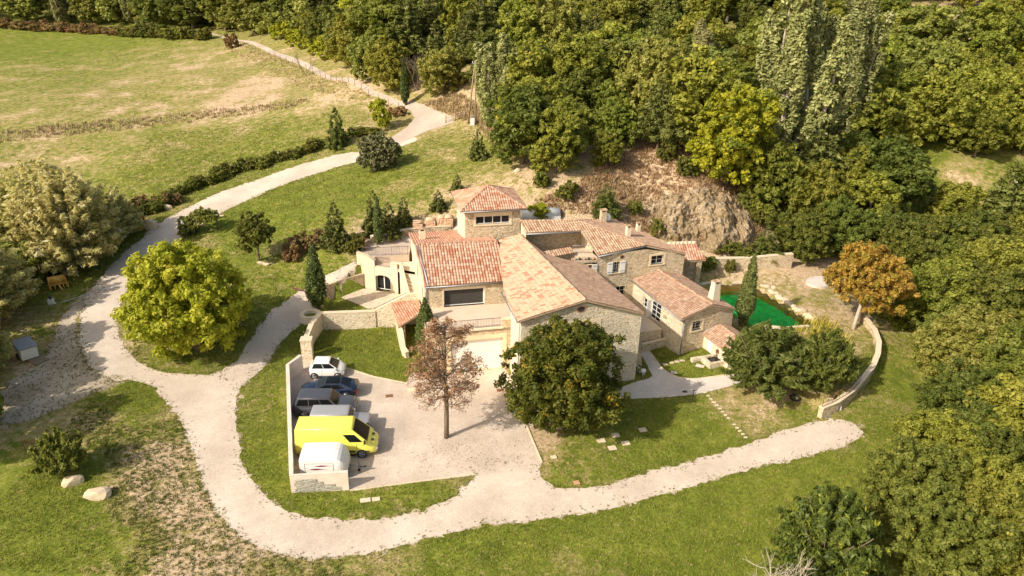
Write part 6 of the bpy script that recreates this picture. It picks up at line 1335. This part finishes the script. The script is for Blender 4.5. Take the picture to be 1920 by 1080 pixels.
# fountain trough, bench, block
tx = empty('stone_trough', G(1340, 690, .1), 'square stone water trough with dark water in front of the shed', 'trough'); o0 = G(1322, 690, .1); mb = MB(); A_ = math.radians(20)
for dx, dy, lx, ly in ((0, -.62, 1.7, .22), (0, .62, 1.7, .22), (-.74, 0, .22, 1.02), (.74, 0, .22, 1.02)): c = (G(1337, 683, .3)[0]+dx*math.cos(A_)-dy*math.sin(A_), G(1337, 683, .3)[1]+dx*math.sin(A_)+dy*math.cos(A_), 0); mb.box(c, (lx, ly, .92), M['stone_pale'], A_)
mb.build('basin', tx); c = G(1337, 683, .3); mb = MB(); mb.box((c[0], c[1], .2), (1.3, 1.05, .55), M['glass'], A_); mb.build('water', tx)
c = G(1306, 678, .2); mb = MB(); mb.box((c[0], c[1], 0), (1.15, .42, .62), M['stone_pale'], A_); tag(mb.build('stone_bench'), 'low stone bench block left of the trough', 'bench'); c = G(1312, 690, .1); mb = MB(); mb.box((c[0], c[1], 0), (.75, .42, .36), M['concrete'], A_-.8); tag(mb.build('stone_block'), 'pale cut stone block leaning on the front of the trough', 'block')
c = G(1362, 694, .1); mb = MB(); mb.box((c[0], c[1], 0), (1.3, .4, .5), M['stone_pale'], -.9); tag(mb.build('stone_bench'), 'stone seat against the shed wall right of the trough', 'bench')
# white bicycle
bk = empty('bicycle', (*G(1199, 705, 0)[:2], .06), 'white bicycle with a front basket parked at the barn corner', 'bicycle', None, -1.25); bk.location.y -= .1
for x in (-.52, .52):
    w_ = MB(); 
    for q in range(18): a, b = q*.349, (q+1)*.349; w_.tube((x+.33*math.cos(a), 0, .34+.33*math.sin(a)), (x+.33*math.cos(b), 0, .34+.33*math.sin(b)), .022, M['tyre'], n=4)
    for q in range(8): a = q*.785; w_.tube((x, 0, .34), (x+.32*math.cos(a), 0, .34+.32*math.sin(a)), .004, M['rim'], n=3)
    w_.build('wheel', bk, local=True)
mb = MB()
for a, b in (((-.52, 0, .34), (-.15, 0, .85)), ((-.52, 0, .34), (0, 0, .32)), ((0, 0, .32), (-.18, 0, .92)), ((0, 0, .32), (.38, 0, .82)), ((-.14, 0, .82), (.37, 0, .90)), ((.52, 0, .34), (.36, 0, .98))): mb.tube(a, b, .022, M['white'], n=6)
mb.build('frame', bk, local=True); mb = MB(); mb.box((-.2, 0, .93), (.26, .15, .06), M['dark_metal']); mb.build('saddle', bk, local=True); mb = MB(); mb.tube((.33, -.27, 1.05), (.33, .27, 1.05), .015, M['dark_metal']); mb.tube((.36, 0, .96), (.33, 0, 1.05), .015, M['dark_metal']); mb.build('handlebar', bk, local=True); mb = MB(); mb.box((.56, 0, .78), (.28, .34, .22), M['white']); mb.build('basket', bk, local=True)
for x in (-.52, .52): mb = MB(); mb.tube((x-.25, 0, .62), (x, 0, .72), .03, M['white'], n=5); mb.tube((x, 0, .72), (x+.25, 0, .62), .03, M['white'], n=5); mb.build('mudguard', bk, local=True)
# left verge: trailer box, harrow, orange stand, barrow, water point
c = P(52, 668); tb = empty('box_trailer', c, 'small white box trailer with a dark lid standing on a pallet at the left edge', 'trailer', None, -.75); mb = MB(); mb.prism([(-1.1, -.65), (1.1, -.65), (1.1, .65), (-1.1, .65)], .25, 1.25, M['white']); mb.build('box', tb, local=True); mb = MB(); mb.box((0, 0, 1.252), (2.35, 1.45, .1), M['zinc']); mb.build('lid', tb, local=True)
for s in (-1, 1): mb = MB(); mb.tube((0, s*.7, .28), (0, s*.82, .28), .28, M['tyre'], n=14); mb.build('wheel', tb, local=True)
c = P(72, 676); pa = empty('pallet', c, 'grey wooden pallet under the front of the white box trailer', 'pallet', None, -.6); mb = MB()
for i in range(6): mb.box((-.6+i*.24, 0, .1), (.16, 1.2, .03), M['wood'])
for i in range(3): mb.box((0, -.5+i*.5, 0), (1.4, .1, .098), M['wood'])
mb.build('planks', pa, local=True)
M['harrow'] = mat('faded_yellow_machine_paint', (.58, .33, .07), .6, var=.3, scale=6); c = P(112, 540); hr = empty('farm_implement', c, 'faded yellow farm implement with a drum and tines under the willows', 'farm machine', None, .6)
mb = MB(); mb.tube((-.9, .1, .95), (.7, .1, .95), .42, M['harrow'], n=14); mb.build('drum', hr, local=True); mb = MB(); mb.box((0, -.35, .55), (1.8, .12, .14), M['harrow']); mb.box((-.85, -.1, .2), (.12, .9, .9), M['harrow']); mb.box((.7, -.1, .2), (.12, .9, .9), M['harrow']); mb.tube((0, -.3, .6), (.2, -1.4, .25), .07, M['harrow']); mb.build('frame', hr, local=True)
for i in range(5): mb = MB(); mb.tube((-.8+i*.4, -.4, .6), (-.8+i*.4, -.75, .35), .05, M['harrow']); mb.tube((-.8+i*.4, -.75, .35), (-.8+i*.4, -.6, .0), .04, M['harrow'], .02); mb.build('tine', hr, local=True)
M['orange'] = mat('orange_painted_steel', (.72, .16, .03), .5); c = P(274, 430); os_ = empty('orange_stand', c, 'bright orange L-shaped steel stand in front of the grey boulder by the road', 'stand'); mb = MB(); mb.prism([(-.2, -.2), (.35, -.2), (.2, .2), (-.15, .2)], 0, .3, M['orange']); mb.build('foot', os_, local=True); mb = MB(); mb.box((-.1, .05, .3), (.28, .16, 1.3), M['orange']); mb.build('mast', os_, local=True)
for i, (px, py, m_, lb) in enumerate(((225, 446, 'white', 'white crumpled heap of sheet beside the road under the willow'), (240, 433, 'rust', 'rusty tangle of scrap beside the road'))):
    c = P(px, py); mb = MB(); rn = random.Random(i)
    for q in range(9): a = Vector((rn.uniform(-.7, .7), rn.uniform(-.3, .3), rn.uniform(.05, .9))); mb.box((a.x, a.y, a.z*.4), (rn.uniform(.2, .7), rn.uniform(.1, .4), rn.uniform(.1, .5)), M[m_], rn.uniform(0, 3))
    o = mb.build('scrap_heap'); o.location = c; tag(o, lb, 'scrap')
c = P(97, 570); mb = MB(); mb.box((0, 0, 0), (.5, .4, .55), M['white'], .2); mb.tube((0, 0, .55), (0, 0, .9), .12, M['dark_metal'], n=10); mb.tube((.2, -.1, .1), (.55, -.25, .25), .07, M['white'], n=8); o = mb.build('water_pump'); o.location = c; tag(o, 'small white and black pump standing at the end of the drainage channel', 'pump')
dq = PP([(114, 568), (160, 553), (200, 542), (262, 528)]); ch_ = [(x-.0, y+.16) for x, y in dq]+[(x, y-.16) for x, y in dq[::-1]]; sheet('drain_channel', ch_, .045, M['path'], label='narrow pale channel crossing the gravel road diagonally', cat='channel')
# rusty frame by the small tree, barriers, stick, posts
c = P(60, 845); mb = MB(); mb.tube((-.5, 0, 0), (-.5, 0, .95), .03, M['rust']); mb.tube((.8, .1, 0), (.8, .1, .9), .03, M['rust'])
for z in (.35, .6, .85): mb.tube((-.5, 0, z), (.8, .1, z), .025, M['rust'])
for i in range(6): mb.tube((-.3+i*.18, .02, .35), (-.3+i*.18, .02, .85), .015, M['rust'])
o = mb.build('rusty_hurdle'); o.location = c; tag(o, 'rusty iron hurdle beside the small spiky tree', 'hurdle')
M['redpaint'] = mat('faded_red_barrier_paint', (.45, .09, .06), .6)
a, b = P(653, 476), P(683, 462); mb = MB(); mb.tube((a[0], a[1], a[2]+.25), (b[0], b[1], b[2]+1.0), .07, M['redpaint']); mb.tube((b[0], b[1], b[2]-.1), (b[0], b[1], b[2]+1.1), .09, M['redpaint']); tag(mb.build('lowered_barrier'), 'red pole lying slanted on the grass bank above the driveway', 'barrier')
a, b = P(547, 541), P(582, 556); mb = MB(); mb.tube((a[0], a[1], a[2]+.12), (b[0], b[1], b[2]+.5), .06, M['maroon']); mb.tube((b[0], b[1], b[2]-.1), (b[0], b[1], b[2]+.6), .09, M['maroon']); tag(mb.build('lowered_barrier'), 'dark maroon pole across the driveway beside the slim cypress', 'barrier')
c = P(1299, 745); mb = MB(); mb.tube((0, 0, -.1), (0, 0, .75), .035, M['dark_metal']); mb.tube((-.12, 0, .7), (.12, 0, .7), .03, M['dark_metal']); o = mb.build('stake'); o.location = c; tag(o, 'short dark iron stake at the near edge of the grey path', 'stake')
c = P(1490, 748); mb = MB()
for q in range(14): a, b = q*.4488, (q+1)*.4488; mb.tube((.38*math.cos(a), .38*math.sin(a), .12), (.38*math.cos(b), .38*math.sin(b), .12), .1, M['tyre'], n=6)
o = mb.build('rubber_ring'); o.location = c; tag(o, 'old tyre lying on the bare soil under the feathery shrub', 'tyre')
fz = [G(1560, 757, 1.0), G(1592, 738, 1.05), G(1612, 718, 1.1)]; railing('garden_railing', [G(1541, 764, 1.0), *fz], .95, label='rusty thin iron railing on the inner side of the curved garden wall', step=.45, m=M['rust'])
c = G(1604, 612, 1.05); mb = MB(); mb.tube((c[0]-.5, c[1]-.6, .9), (c[0]+.3, c[1]+.5, 3.6), .22, M['bark_pale'], .16, 8); tag(mb.build('leaning_prop'), 'thick leaning timber prop under the orange tree', 'prop')
c = P(1576, 770); mb = MB(); mb.tube((0, 0, 0), (-.1, .1, .85), .14, M['white'], .02, 6); o = mb.build('marker_cone'); o.location = c; tag(o, 'small white upright marker on the grass outside the curved wall', 'marker')
# firewood stacks
for i, (px, py, w_) in enumerate(((784, 434, 1.1), (808, 429, 1.1), (828, 425, .9), (842, 424, .9))):
    x, y, z = P(px, py); ro = empty('firewood_stack', (x, y, z), ('leftmost', 'second', 'third', 'rightmost')[i]+' of the cube shaped firewood stacks on the bank behind the hillside wall', 'firewood stack', 'firewood stacks behind the hillside wall'); rn = random.Random(i); mb = MB()
    for q in range(8):
        for r in range(6): mb.tube((-w_/2+.08+q*w_/8, -.5+rn.uniform(-.05, .05), .12+r*.17), (-w_/2+.08+q*w_/8, .5, .12+r*.17), .085, M['log'], n=6)
    for q in range(7): mb.tube((-w_/2, -.4+q*.14, 1.14), (w_/2, -.4+q*.14+rn.uniform(-.05, .05), 1.17+rn.uniform(-.04, .04)), .08, M['log'], n=6)
    mb.build('logs', ro, local=True); mb = MB(); mb.box((0, 0, -.05), (w_*1.05, 1.1, .09), M['wood']); mb.build('pallet_base', ro, local=True)
# small white things
c = P(413, 409); mb = MB(); mb.box((0, 0, .3), (.9, .35, .05), M['cap'], .3); mb.box((-.3, -.1, 0), (.06, .3, .3), M['cap'], .3); mb.box((.3, .1, 0), (.06, .3, .3), M['cap'], .3); o = mb.build('stone_bench'); o.location = c; tag(o, 'tiny pale bench on the lawn beside the flat crowned tree', 'bench')
c = P(1012, 409); mb = MB(); v_ = [(-2.2, -.8), (2.2, -.8), (2.2, .8), (-2.2, .8)]; mb.prism(v_, 0, .4, M['white']); mb.tube((-2.2, 0, .38), (2.2, 0, .38), .78, M['white'], n=14); o = mb.build('garden_tunnel'); o.location = c; o.rotation_euler = (0, 0, .2); tag(o, 'low white plastic garden tunnel behind the tower and the yellow bush', 'greenhouse')
c = P(1925, 345); hb = empty('white_hut', c, 'small white hut cut off by the right edge', 'hut', None, .3); mb = MB(); mb.prism([(-1.5, -1.2), (1.5, -1.2), (1.5, 1.2), (-1.5, 1.2)], 0, 2.2, M['white']); mb.build('wall', hb, local=True); mb = MB(); mb.face([(-1.7, -1.4, 2.2), (1.7, -1.4, 2.2), (1.7, 0, 2.8), (-1.7, 0, 2.8)], M['zinc']); mb.face([(-1.7, 0, 2.8), (1.7, 0, 2.8), (1.7, 1.4, 2.2), (-1.7, 1.4, 2.2)], M['zinc']); mb.build('roof', hb, local=True)
# utility pole (A-frame), cabinet, gate
pp0 = TP(892, 234); hp = hz(113, pp0); up = empty('utility_pole', (*pp0, float(zt(*pp0))), 'tall twin legged wooden utility pole at the wood edge above the drive', 'utility pole'); mb = MB(); mb.tube((0, 0, -.3), (-.1, 0, hp), .13, M['wood'], .09, 8); mb.build('post', up, local=True); mb = MB(); mb.tube((-1.2, 1.2, -.3), (-.15, .05, hp-.2), .12, M['wood'], .08, 8); mb.build('post', up, local=True); mb = MB(); mb.box((-.12, 0, hp-.5), (.9, .1, .12), M['zinc'])
for x in (-.45, -.12, .25): mb.tube((x, 0, hp-.38), (x, 0, hp-.15), .05, M['white'], n=6)
mb.build('crossarm', up, local=True)
c = P(886, 234); mb = MB(); mb.box((0, -.3, 0), (.6, .35, 1.15), M['white'], .1); mb.box((0, -.3, 1.152), (.68, .43, .06), M['zinc'], .1); o = mb.build('electric_cabinet'); o.location = c; tag(o, 'small white electric cabinet at the foot of the utility pole', 'cabinet')
g0_, g1_ = P(836, 231), P(871, 222); gt = empty('field_gate', g0_, 'low dark wooden gate beside the concrete apron', 'gate'); mb = MB(); gv = Vector(g1_)-Vector(g0_)
for z in (.4, .75, 1.1): mb.tube((0, 0, z), gv+Vector((0, 0, z)), .05, M['wood'], n=5)
mb.build('rails', gt, local=True)
for f in (0, .5, 1): mb = MB(); mb.tube(gv*f+Vector((0, 0, -.1)), gv*f+Vector((0, 0, 1.2)), .08, M['wood'], n=6); mb.build('post', gt, local=True)
# fence posts: field line and lane side
def posts(pix, n, h, name, label, group, r=.06):
    me = None; q = PP(pix); seg = [math.hypot(q[i+1][0]-q[i][0], q[i+1][1]-q[i][1]) for i in range(len(q)-1)]; tot = sum(seg)
    mb = MB(); mb.tube((0, 0, -.2), (0, 0, h), r, M['wood'], n=6); src = None
    for k in range(n):
        s = tot*k/(n-1)*.999; i = 0
        while s > seg[i]: s -= seg[i]; i += 1
        u = s/seg[i]; x = q[i][0]+u*(q[i+1][0]-q[i][0]); y = q[i][1]+u*(q[i+1][1]-q[i][1])
        if src is None: o = src = mb.build(name)
        else: o = src.copy(); COL.objects.link(o)
        o.location = (x, y, float(zt(x, y))); tag(o, label+', '+ordn(k+1)+' from the left', 'post', group)
posts([(-40,262),(100,246),(250,232),(400,214),(575,190)], 26, 1.3, 'fence_post', 'old wooden fence post in the dry strip across the field', 'fence posts across the field')
posts([(455,88),(520,112),(600,143),(690,180),(748,206)], 26, 1.3, 'fence_post', 'thin fence post along the lower side of the concrete lane', 'fence posts along the concrete lane')
# bare tree bottom right, dead pine, thin bare trees
def bare(name, at, H, label, r=.16, m='bark_pale', seed=1, n=5, spread=.5, up=.18, group=None):
    root = empty(name, (*at, float(zt(*at))), label, 'tree', group); rn = np.random.default_rng(seed); mb = MB()
    for i in range(n): a = i*6.283/n+rn.uniform(-.4, .4); branch(mb, rn, (0, 0, -.1), (math.cos(a)*.45, math.sin(a)*.45, 1), H*.55, r, M[m], 3, spread, 3, None, up)
    mb.build('branches', root, local=True); return root
bt = G(1455, 1165, 0)[:2]; bare('bare_tree', bt, 4.9, 'leafless pale grey tree rising over the bottom edge in front of the yew', .10, seed=4, n=5, spread=.45)
tree('bankbush', (bt[0], bt[1]-.2), 3.2, 'understory_bush', 'yellowish green leafy growth round the stems of the leafless tree', 'bush', sx=.9)
bare('bare_tree', TP(574, 142), 4.2, 'thin leafless tree beside the concrete lane', .07, 'bark', 6, 2, .5)
bare('bare_tree', TP(783, 170), 5.5, 'reddish leafless tree at the wood edge behind the far cypress', .09, 'bark', 8, 4, .4)
# dead brown pine in the yard
dpx, dpy = TP(837, 821); DH = hz(604, (dpx, dpy)); dp = empty('dead_pine', (dpx, dpy, .036), 'dead brown pine with a bare trunk in the middle of the parking yard', 'tree'); rn = np.random.default_rng(12); mb = MB(); tips = []
mb.path([(0, 0, -.05), (.05, 0, DH*.3), (-.05, .05, DH*.6), (.05, 0, DH*.97)], [.21, .17, .12, .03], M['bark'], 9)
cc_, rr_ = [], []
for i in range(74):
    t_ = rn.uniform(.27, .98); z = DH*t_; a = rn.uniform(0, 6.28); L__ = (2.1*(1-((t_-.48)/.58)**2)+.35)*rn.uniform(.6, 1.0); tp_ = []
    branch(mb, rn, (0, 0, z), (math.cos(a), math.sin(a), .25), L__*.72, .045, M['bark'], 2, .45, 3, tp_, .05)
    for q in tp_:
        if q[2] < DH*.42 and rn.random() < .55: continue
        cc_.append(q); rr_.append(rn.uniform(.12, .27))
mb.build('trunk', dp, local=True)
V, F, ti, ac = leafcloud(rn, np.array(cc_), np.array(rr_), 7500, .07, elong=4.0, shell=(.1, 1.5)); o = bpy.data.objects.new('dead_needles', npmesh('dead_needles', V, F, [L['brown']], 4, tint={'tint': ti, 'acc': ac})); COL.objects.link(o); o.parent = dp
print('dead pine', DH, len(cc_))

# ------------------------------------------------------------------ rock face on the slope
def rockface():
    m, t, b = nodes('limestone_cliff'); b.inputs['Roughness'].default_value = .95; tc = N(t, 'TexCoord').outputs['Object']; mp = N(t, 'Mapping'); mp.inputs['Scale'].default_value = (1, 1, .35); t.links.new(tc, mp.inputs[0])
    c = ramp(t, [(.36, (.22, .16, .09)), (.46, (.48, .37, .23)), (.56, (.64, .50, .34)), (.7, (.76, .62, .45))], noise(t, mp.outputs[0], .9, 8, .7))
    vc = N(t, 'TexVoronoi', feature='DISTANCE_TO_EDGE'); vc.inputs['Scale'].default_value = .8; wv = N(t, 'MixRGB', blend_type='ADD'); wv.inputs[0].default_value = 1.1; t.links.new(mp.outputs[0], wv.inputs[1]); t.links.new(noise(t, mp.outputs[0], 1.6, 5, .7, 1), wv.inputs[2]); t.links.new(wv.outputs[0], vc.inputs['Vector'])
    c = mixc(t, 1., c, ramp(t, [(.0, g1(.32)), (.07, g1(1))], vc.outputs[0]), 'MULTIPLY'); br = ramp(t, [(.44, g1(0)), (.53, g1(1))], noise(t, tc, .45, 8, .78)); c = mixc(t, br, c, ramp(t, [(.3, (.28, .19, .10)), (.7, (.44, .33, .18))], noise(t, tc, 3, 5, .7)))
    c = mixc(t, 1., c, ramp(t, [(.35, g1(.6)), (.6, g1(1.1))], noise(t, tc, 6, 6, .8)), 'MULTIPLY'); t.links.new(c, b.inputs['Base Color']); bump(t, b, noise(t, tc, 2.5, 8, .75), 1., .35); return m
M['cliff'] = rockface()
from mathutils import noise as mn
base_ = [P(a, b) for a, b in ((1215,432),(1255,456),(1300,472),(1345,478),(1385,474),(1418,455))]; top_ = [P(a, b) for a, b in ((1195,375),(1235,360),(1290,352),(1350,354),(1395,366),(1425,398))]
nu, nv = 210, 110; vv = []; ff = []
def lerpl(l, u): k = min(int(u*(len(l)-1)), len(l)-2); f = u*(len(l)-1)-k; return Vector(l[k]).lerp(Vector(l[k+1]), f)
us = np.linspace(0, 1, nu); vs = np.linspace(0, 1, nv); XY = np.array([[tuple(lerpl(base_, u).lerp(lerpl(top_, u), v)) for u in us] for v in vs]); ZZ = zt(XY[..., 0], XY[..., 1])
for j in range(nv):
    for i in range(nu):
        x, y, _ = XY[j, i]; z = ZZ[j, i]; p = Vector((x, y, z*1.0)); e = min(us[i], 1-us[i], vs[j], 1-vs[j])*7; e = min(1, e)
        d = abs(mn.fractal(Vector((x*.22, y*.15, z*.16)), 1., 2.1, 5))*2.6+mn.fractal(Vector((x*.7, y*.7, z*.35)), 1., 2., 4)*.7+abs(mn.fractal(Vector((x*1.1+3, y*.8, z*.5)), .9, 2.2, 5))*.9
        vv.append((x-.15*d*e, y-(.75*d)*e, z-.25+(.3+.45*d)*e))
for j in range(nv-1):
    for i in range(nu-1): k = j*nu+i; ff.append([k, k+1, k+nu+1, k+nu])
o = bpy.data.objects.new('rock_face', npmesh('rock_face', vv, ff, [M['cliff']], 4)); COL.objects.link(o); tag(o, kind='structure')

# ------------------------------------------------------------------ grass tufts and dry growth
def tufts(name, areas, n, h, cols, seed, blades=5, keep=None, wid=.5):
    rn = np.random.default_rng(seed); m = leaf_mat(name+'_blades', cols, trans=.25, vmin=1, vmax=1.001); pos = []
    ax0, ax1, ay0, ay1 = areas; x = rn.uniform(ax0, ax1, n*3); y = rn.uniform(ay0, ay1, n*3); ok = np.ones(len(x), bool)
    for q in list(roads.values())+[PAD_HOUSE, GRAVELS, POOL]: ok &= ~inpoly(x, y, q)
    if keep is not None: ok &= keep(x, y, rn)
    x, y = x[ok][:n], y[ok][:n]; z = zt(x, y); k = len(x)
    a = rn.uniform(0, 6.28, (k, blades)); le = rn.uniform(.2, .9, (k, blades)); hh = h*rn.uniform(.5, 1.5, (k, 1))*rn.uniform(.7, 1.2, (k, blades)); w_ = h*wid*rn.uniform(.6, 1.2, (k, blades))
    X = np.repeat(x[:, None], blades, 1)+rn.normal(size=(k, blades))*h*.5; Y = np.repeat(y[:, None], blades, 1)+rn.normal(size=(k, blades))*h*.5; Z = np.repeat(z[:, None], blades, 1)
    ca, sa = np.cos(a), np.sin(a); V = np.stack([np.stack([X-sa*w_*.5, Y+ca*w_*.5, Z-.02], -1), np.stack([X+sa*w_*.5, Y-ca*w_*.5, Z-.02], -1), np.stack([X+ca*le*hh, Y+sa*le*hh, Z+hh], -1)], 2).reshape(-1, 3)
    F = np.arange(len(V)).reshape(-1, 3); ti = np.repeat(np.clip(rn.uniform(0, 1, (k, 1))*.6+rn.uniform(0, 1, (k, blades))*.4, 0, 1).ravel(), 3)
    o = bpy.data.objects.new(name, npmesh(name, V, F, [m], 3, tint={'tint': ti, 'acc': ti*0})); COL.objects.link(o); tag(o, kind='stuff'); return o
GRAVELS = LD; PK_ = PP(PK)
dk = lambda lo, hi: (lambda x, y, rn: rn.uniform(0, 1, len(x)) < np.clip((hi-dry(x, y))/(hi-lo), 0, 1))
tufts('lawn_grass', (-34, 34, 33, 66), 60000, .10, [(.12, .155, .018), (.19, .225, .03), (.28, .30, .055)], 1, 4, dk(.3, .8))
tufts('lawn_grass', (-60, 60, 60, 125), 50000, .16, [(.14, .155, .025), (.22, .23, .04), (.32, .31, .08)], 2, 4, dk(.3, .85))
tufts('dry_grass', (-34, 34, 33, 70), 9000, .10, [(.22, .18, .06), (.34, .27, .12), (.46, .38, .2)], 3, 4)
tufts('soil_tufts', (-34, -8, 33, 60), 5000, .13, [(.06, .085, .015), (.11, .14, .025), (.18, .19, .05)], 23, 7, lambda x, y, rn: dry(x, y) > .55)
slope = [P(a, b)[:2] for a, b in ((1000,380),(1080,345),(1150,290),(1300,262),(1400,330),(1440,400),(1420,470),(1250,450),(1130,405),(1000,410))]
tufts('dry_slope_growth', (0, 40, 74, 112), 6000, .32, [(.20, .13, .06), (.30, .21, .10), (.40, .31, .17)], 4, 6, lambda x, y, rn: inpoly(x, y, slope))
bank = [P(a, b)[:2] for a, b in ((430,75),(640,150),(740,205),(720,215),(600,175),(480,120),(420,92))]; tufts('dry_slope_growth', (-90, -5, 95, 330), 9000, .3, [(.26, .20, .09), (.38, .30, .15), (.48, .40, .22)], 5, 6, lambda x, y, rn: inpoly(x, y, bank))
strip = [P(a, b)[:2] for a, b in ((-60,250),(100,235),(250,222),(400,205),(575,184),(578,194),(400,222),(250,241),(100,257),(-60,274))]; tufts('dry_field_strip', (-150, 0, 70, 220), 14000, .42, [(.20, .135, .07), (.31, .22, .12), (.43, .33, .20)], 6, 6, lambda x, y, rn: inpoly(x, y, strip))
bank2 = [P(a, b)[:2] for a, b in ((760,200),(860,175),(930,215),(950,300),(900,240),(850,215))]; tufts('dry_slope_growth', (-30, 5, 90, 140), 7000, .4, [(.24, .17, .08), (.36, .27, .14), (.46, .37, .22)], 7, 6, lambda x, y, rn: inpoly(x, y, bank2))
reed = [G(a, b, 1.1)[:2] for a, b in ((1515,612),(1540,600),(1578,630),(1588,655),(1560,655),(1530,640),(1490,625))]; tufts('pond_reeds', (10, 40, 55, 80), 1500, .75, [(.22, .22, .03), (.42, .38, .05), (.55, .45, .08)], 8, 7, lambda x, y, rn: inpoly(x, y, reed), wid=.12)
# weeds on the gravel edges and in the yard
def edge_weeds(name, polys, per_m, spread, h, cols, seed):
    rn = np.random.default_rng(seed); P_ = []
    for q in polys:
        for i in range(len(q)):
            a, b = q[i], q[(i+1) % len(q)]; l = math.hypot(b[0]-a[0], b[1]-a[1])
            for _ in range(rn.poisson(l*per_m)): u = rn.uniform(); P_.append((a[0]+u*(b[0]-a[0])+rn.normal()*spread, a[1]+u*(b[1]-a[1])+rn.normal()*spread))
    P_ = np.array(P_); ok = P_[:, 1] < 100
    for q in (PAD_HOUSE, POOL, PAD_PATIO): ok &= ~inpoly(P_[:, 0], P_[:, 1], q)
    return P_[ok]
def tufts_at(name, XYp, h, cols, seed, blades=6, wid=.5):
    rn = np.random.default_rng(seed); m = leaf_mat(name+'_blades', cols, trans=.25, vmin=1, vmax=1.001); k = len(XYp); x, y = XYp[:, 0], XYp[:, 1]; z = zt(x, y)+.03
    a = rn.uniform(0, 6.28, (k, blades)); le = rn.uniform(.3, 1.0, (k, blades)); hh = h*rn.uniform(.4, 1.5, (k, 1))*rn.uniform(.7, 1.2, (k, blades)); w_ = h*wid*rn.uniform(.6, 1.2, (k, blades))
    X = x[:, None]+rn.normal(size=(k, blades))*h*.4; Y = y[:, None]+rn.normal(size=(k, blades))*h*.4; Z = np.repeat(z[:, None], blades, 1); ca, sa = np.cos(a), np.sin(a)
    V = np.stack([np.stack([X-sa*w_*.5, Y+ca*w_*.5, Z-.02], -1), np.stack([X+sa*w_*.5, Y-ca*w_*.5, Z-.02], -1), np.stack([X+ca*le*hh, Y+sa*le*hh, Z+hh], -1)], 2).reshape(-1, 3)
    ti = np.repeat(rn.uniform(0, 1, k*blades), 3); o = bpy.data.objects.new(name, npmesh(name, V, np.arange(len(V)).reshape(-1, 3), [m], 3, tint={'tint': ti, 'acc': ti*0})); COL.objects.link(o); return tag(o, kind='stuff')
EW = edge_weeds('w', [roads['gravel_road'], roads['driveway'], LD], 9, .28, .1, None, 11); tufts_at('verge_weeds', EW, .085, [(.10, .115, .02), (.17, .18, .035), (.28, .25, .09)], 12)
rn = np.random.default_rng(21); yc = np.array(P(865, 850)[:2]); YW = rn.normal(size=(420, 2))*np.array((2.6, 1.6))+yc; YW = YW[inpoly(YW[:, 0], YW[:, 1], PK_)]; tufts_at('yard_weeds', YW, .06, [(.12, .12, .04), (.18, .17, .06), (.30, .25, .13)], 13)
YD = rn.uniform((-60, 36), (-18, 62), (9000, 2)); YD = YD[inpoly(YD[:, 0], YD[:, 1], LD)][:1500]; tufts_at('yard_weeds', YD, .09, [(.09, .10, .02), (.16, .16, .04), (.24, .20, .08)], 14)
# far wood beyond the named trees, one mass
def farwood():
    rn = np.random.default_rng(9); ok = [i for i in order if C_[i, 0] > 150]; pts_ = []; taken = [(a, b) for a, b, c in placed]
    for i in ok:
        Y, X = C_[i]
        if Y > 330: continue
        if any((X-a)**2+(Y-b)**2 < 36 for a, b in taken): continue
        taken.append((X, Y)); pts_.append((X, Y, CZ[i]))
        if len(pts_) > 700: break
    q = [(rn.uniform(-260, 260), rn.uniform(300, 440)) for _ in range(500)]
    for x, y in q: pts_.append((x, y, float(zt(x, y))))
    c = []; r = []
    for (x, y, z) in pts_:
        H = rn.uniform(8, 12); k = 9
        for _ in range(k): d = rn.normal(size=3); d /= np.linalg.norm(d); c.append((x+d[0]*2.6, y+d[1]*2.6, z+H*.52+d[2]*H*.3)); r.append(rn.uniform(1.2, 2.0))
    V, F, ti, ac = leafcloud(rn, np.array(c), np.array(r), 420000, .62, shell=(.5, 1.1)); o = bpy.data.objects.new('distant_wood', npmesh('distant_wood', V, F, [L['olive']], 4, tint={'tint': ti, 'acc': ac})); COL.objects.link(o); tag(o, kind='stuff'); print('far', len(pts_))
farwood()
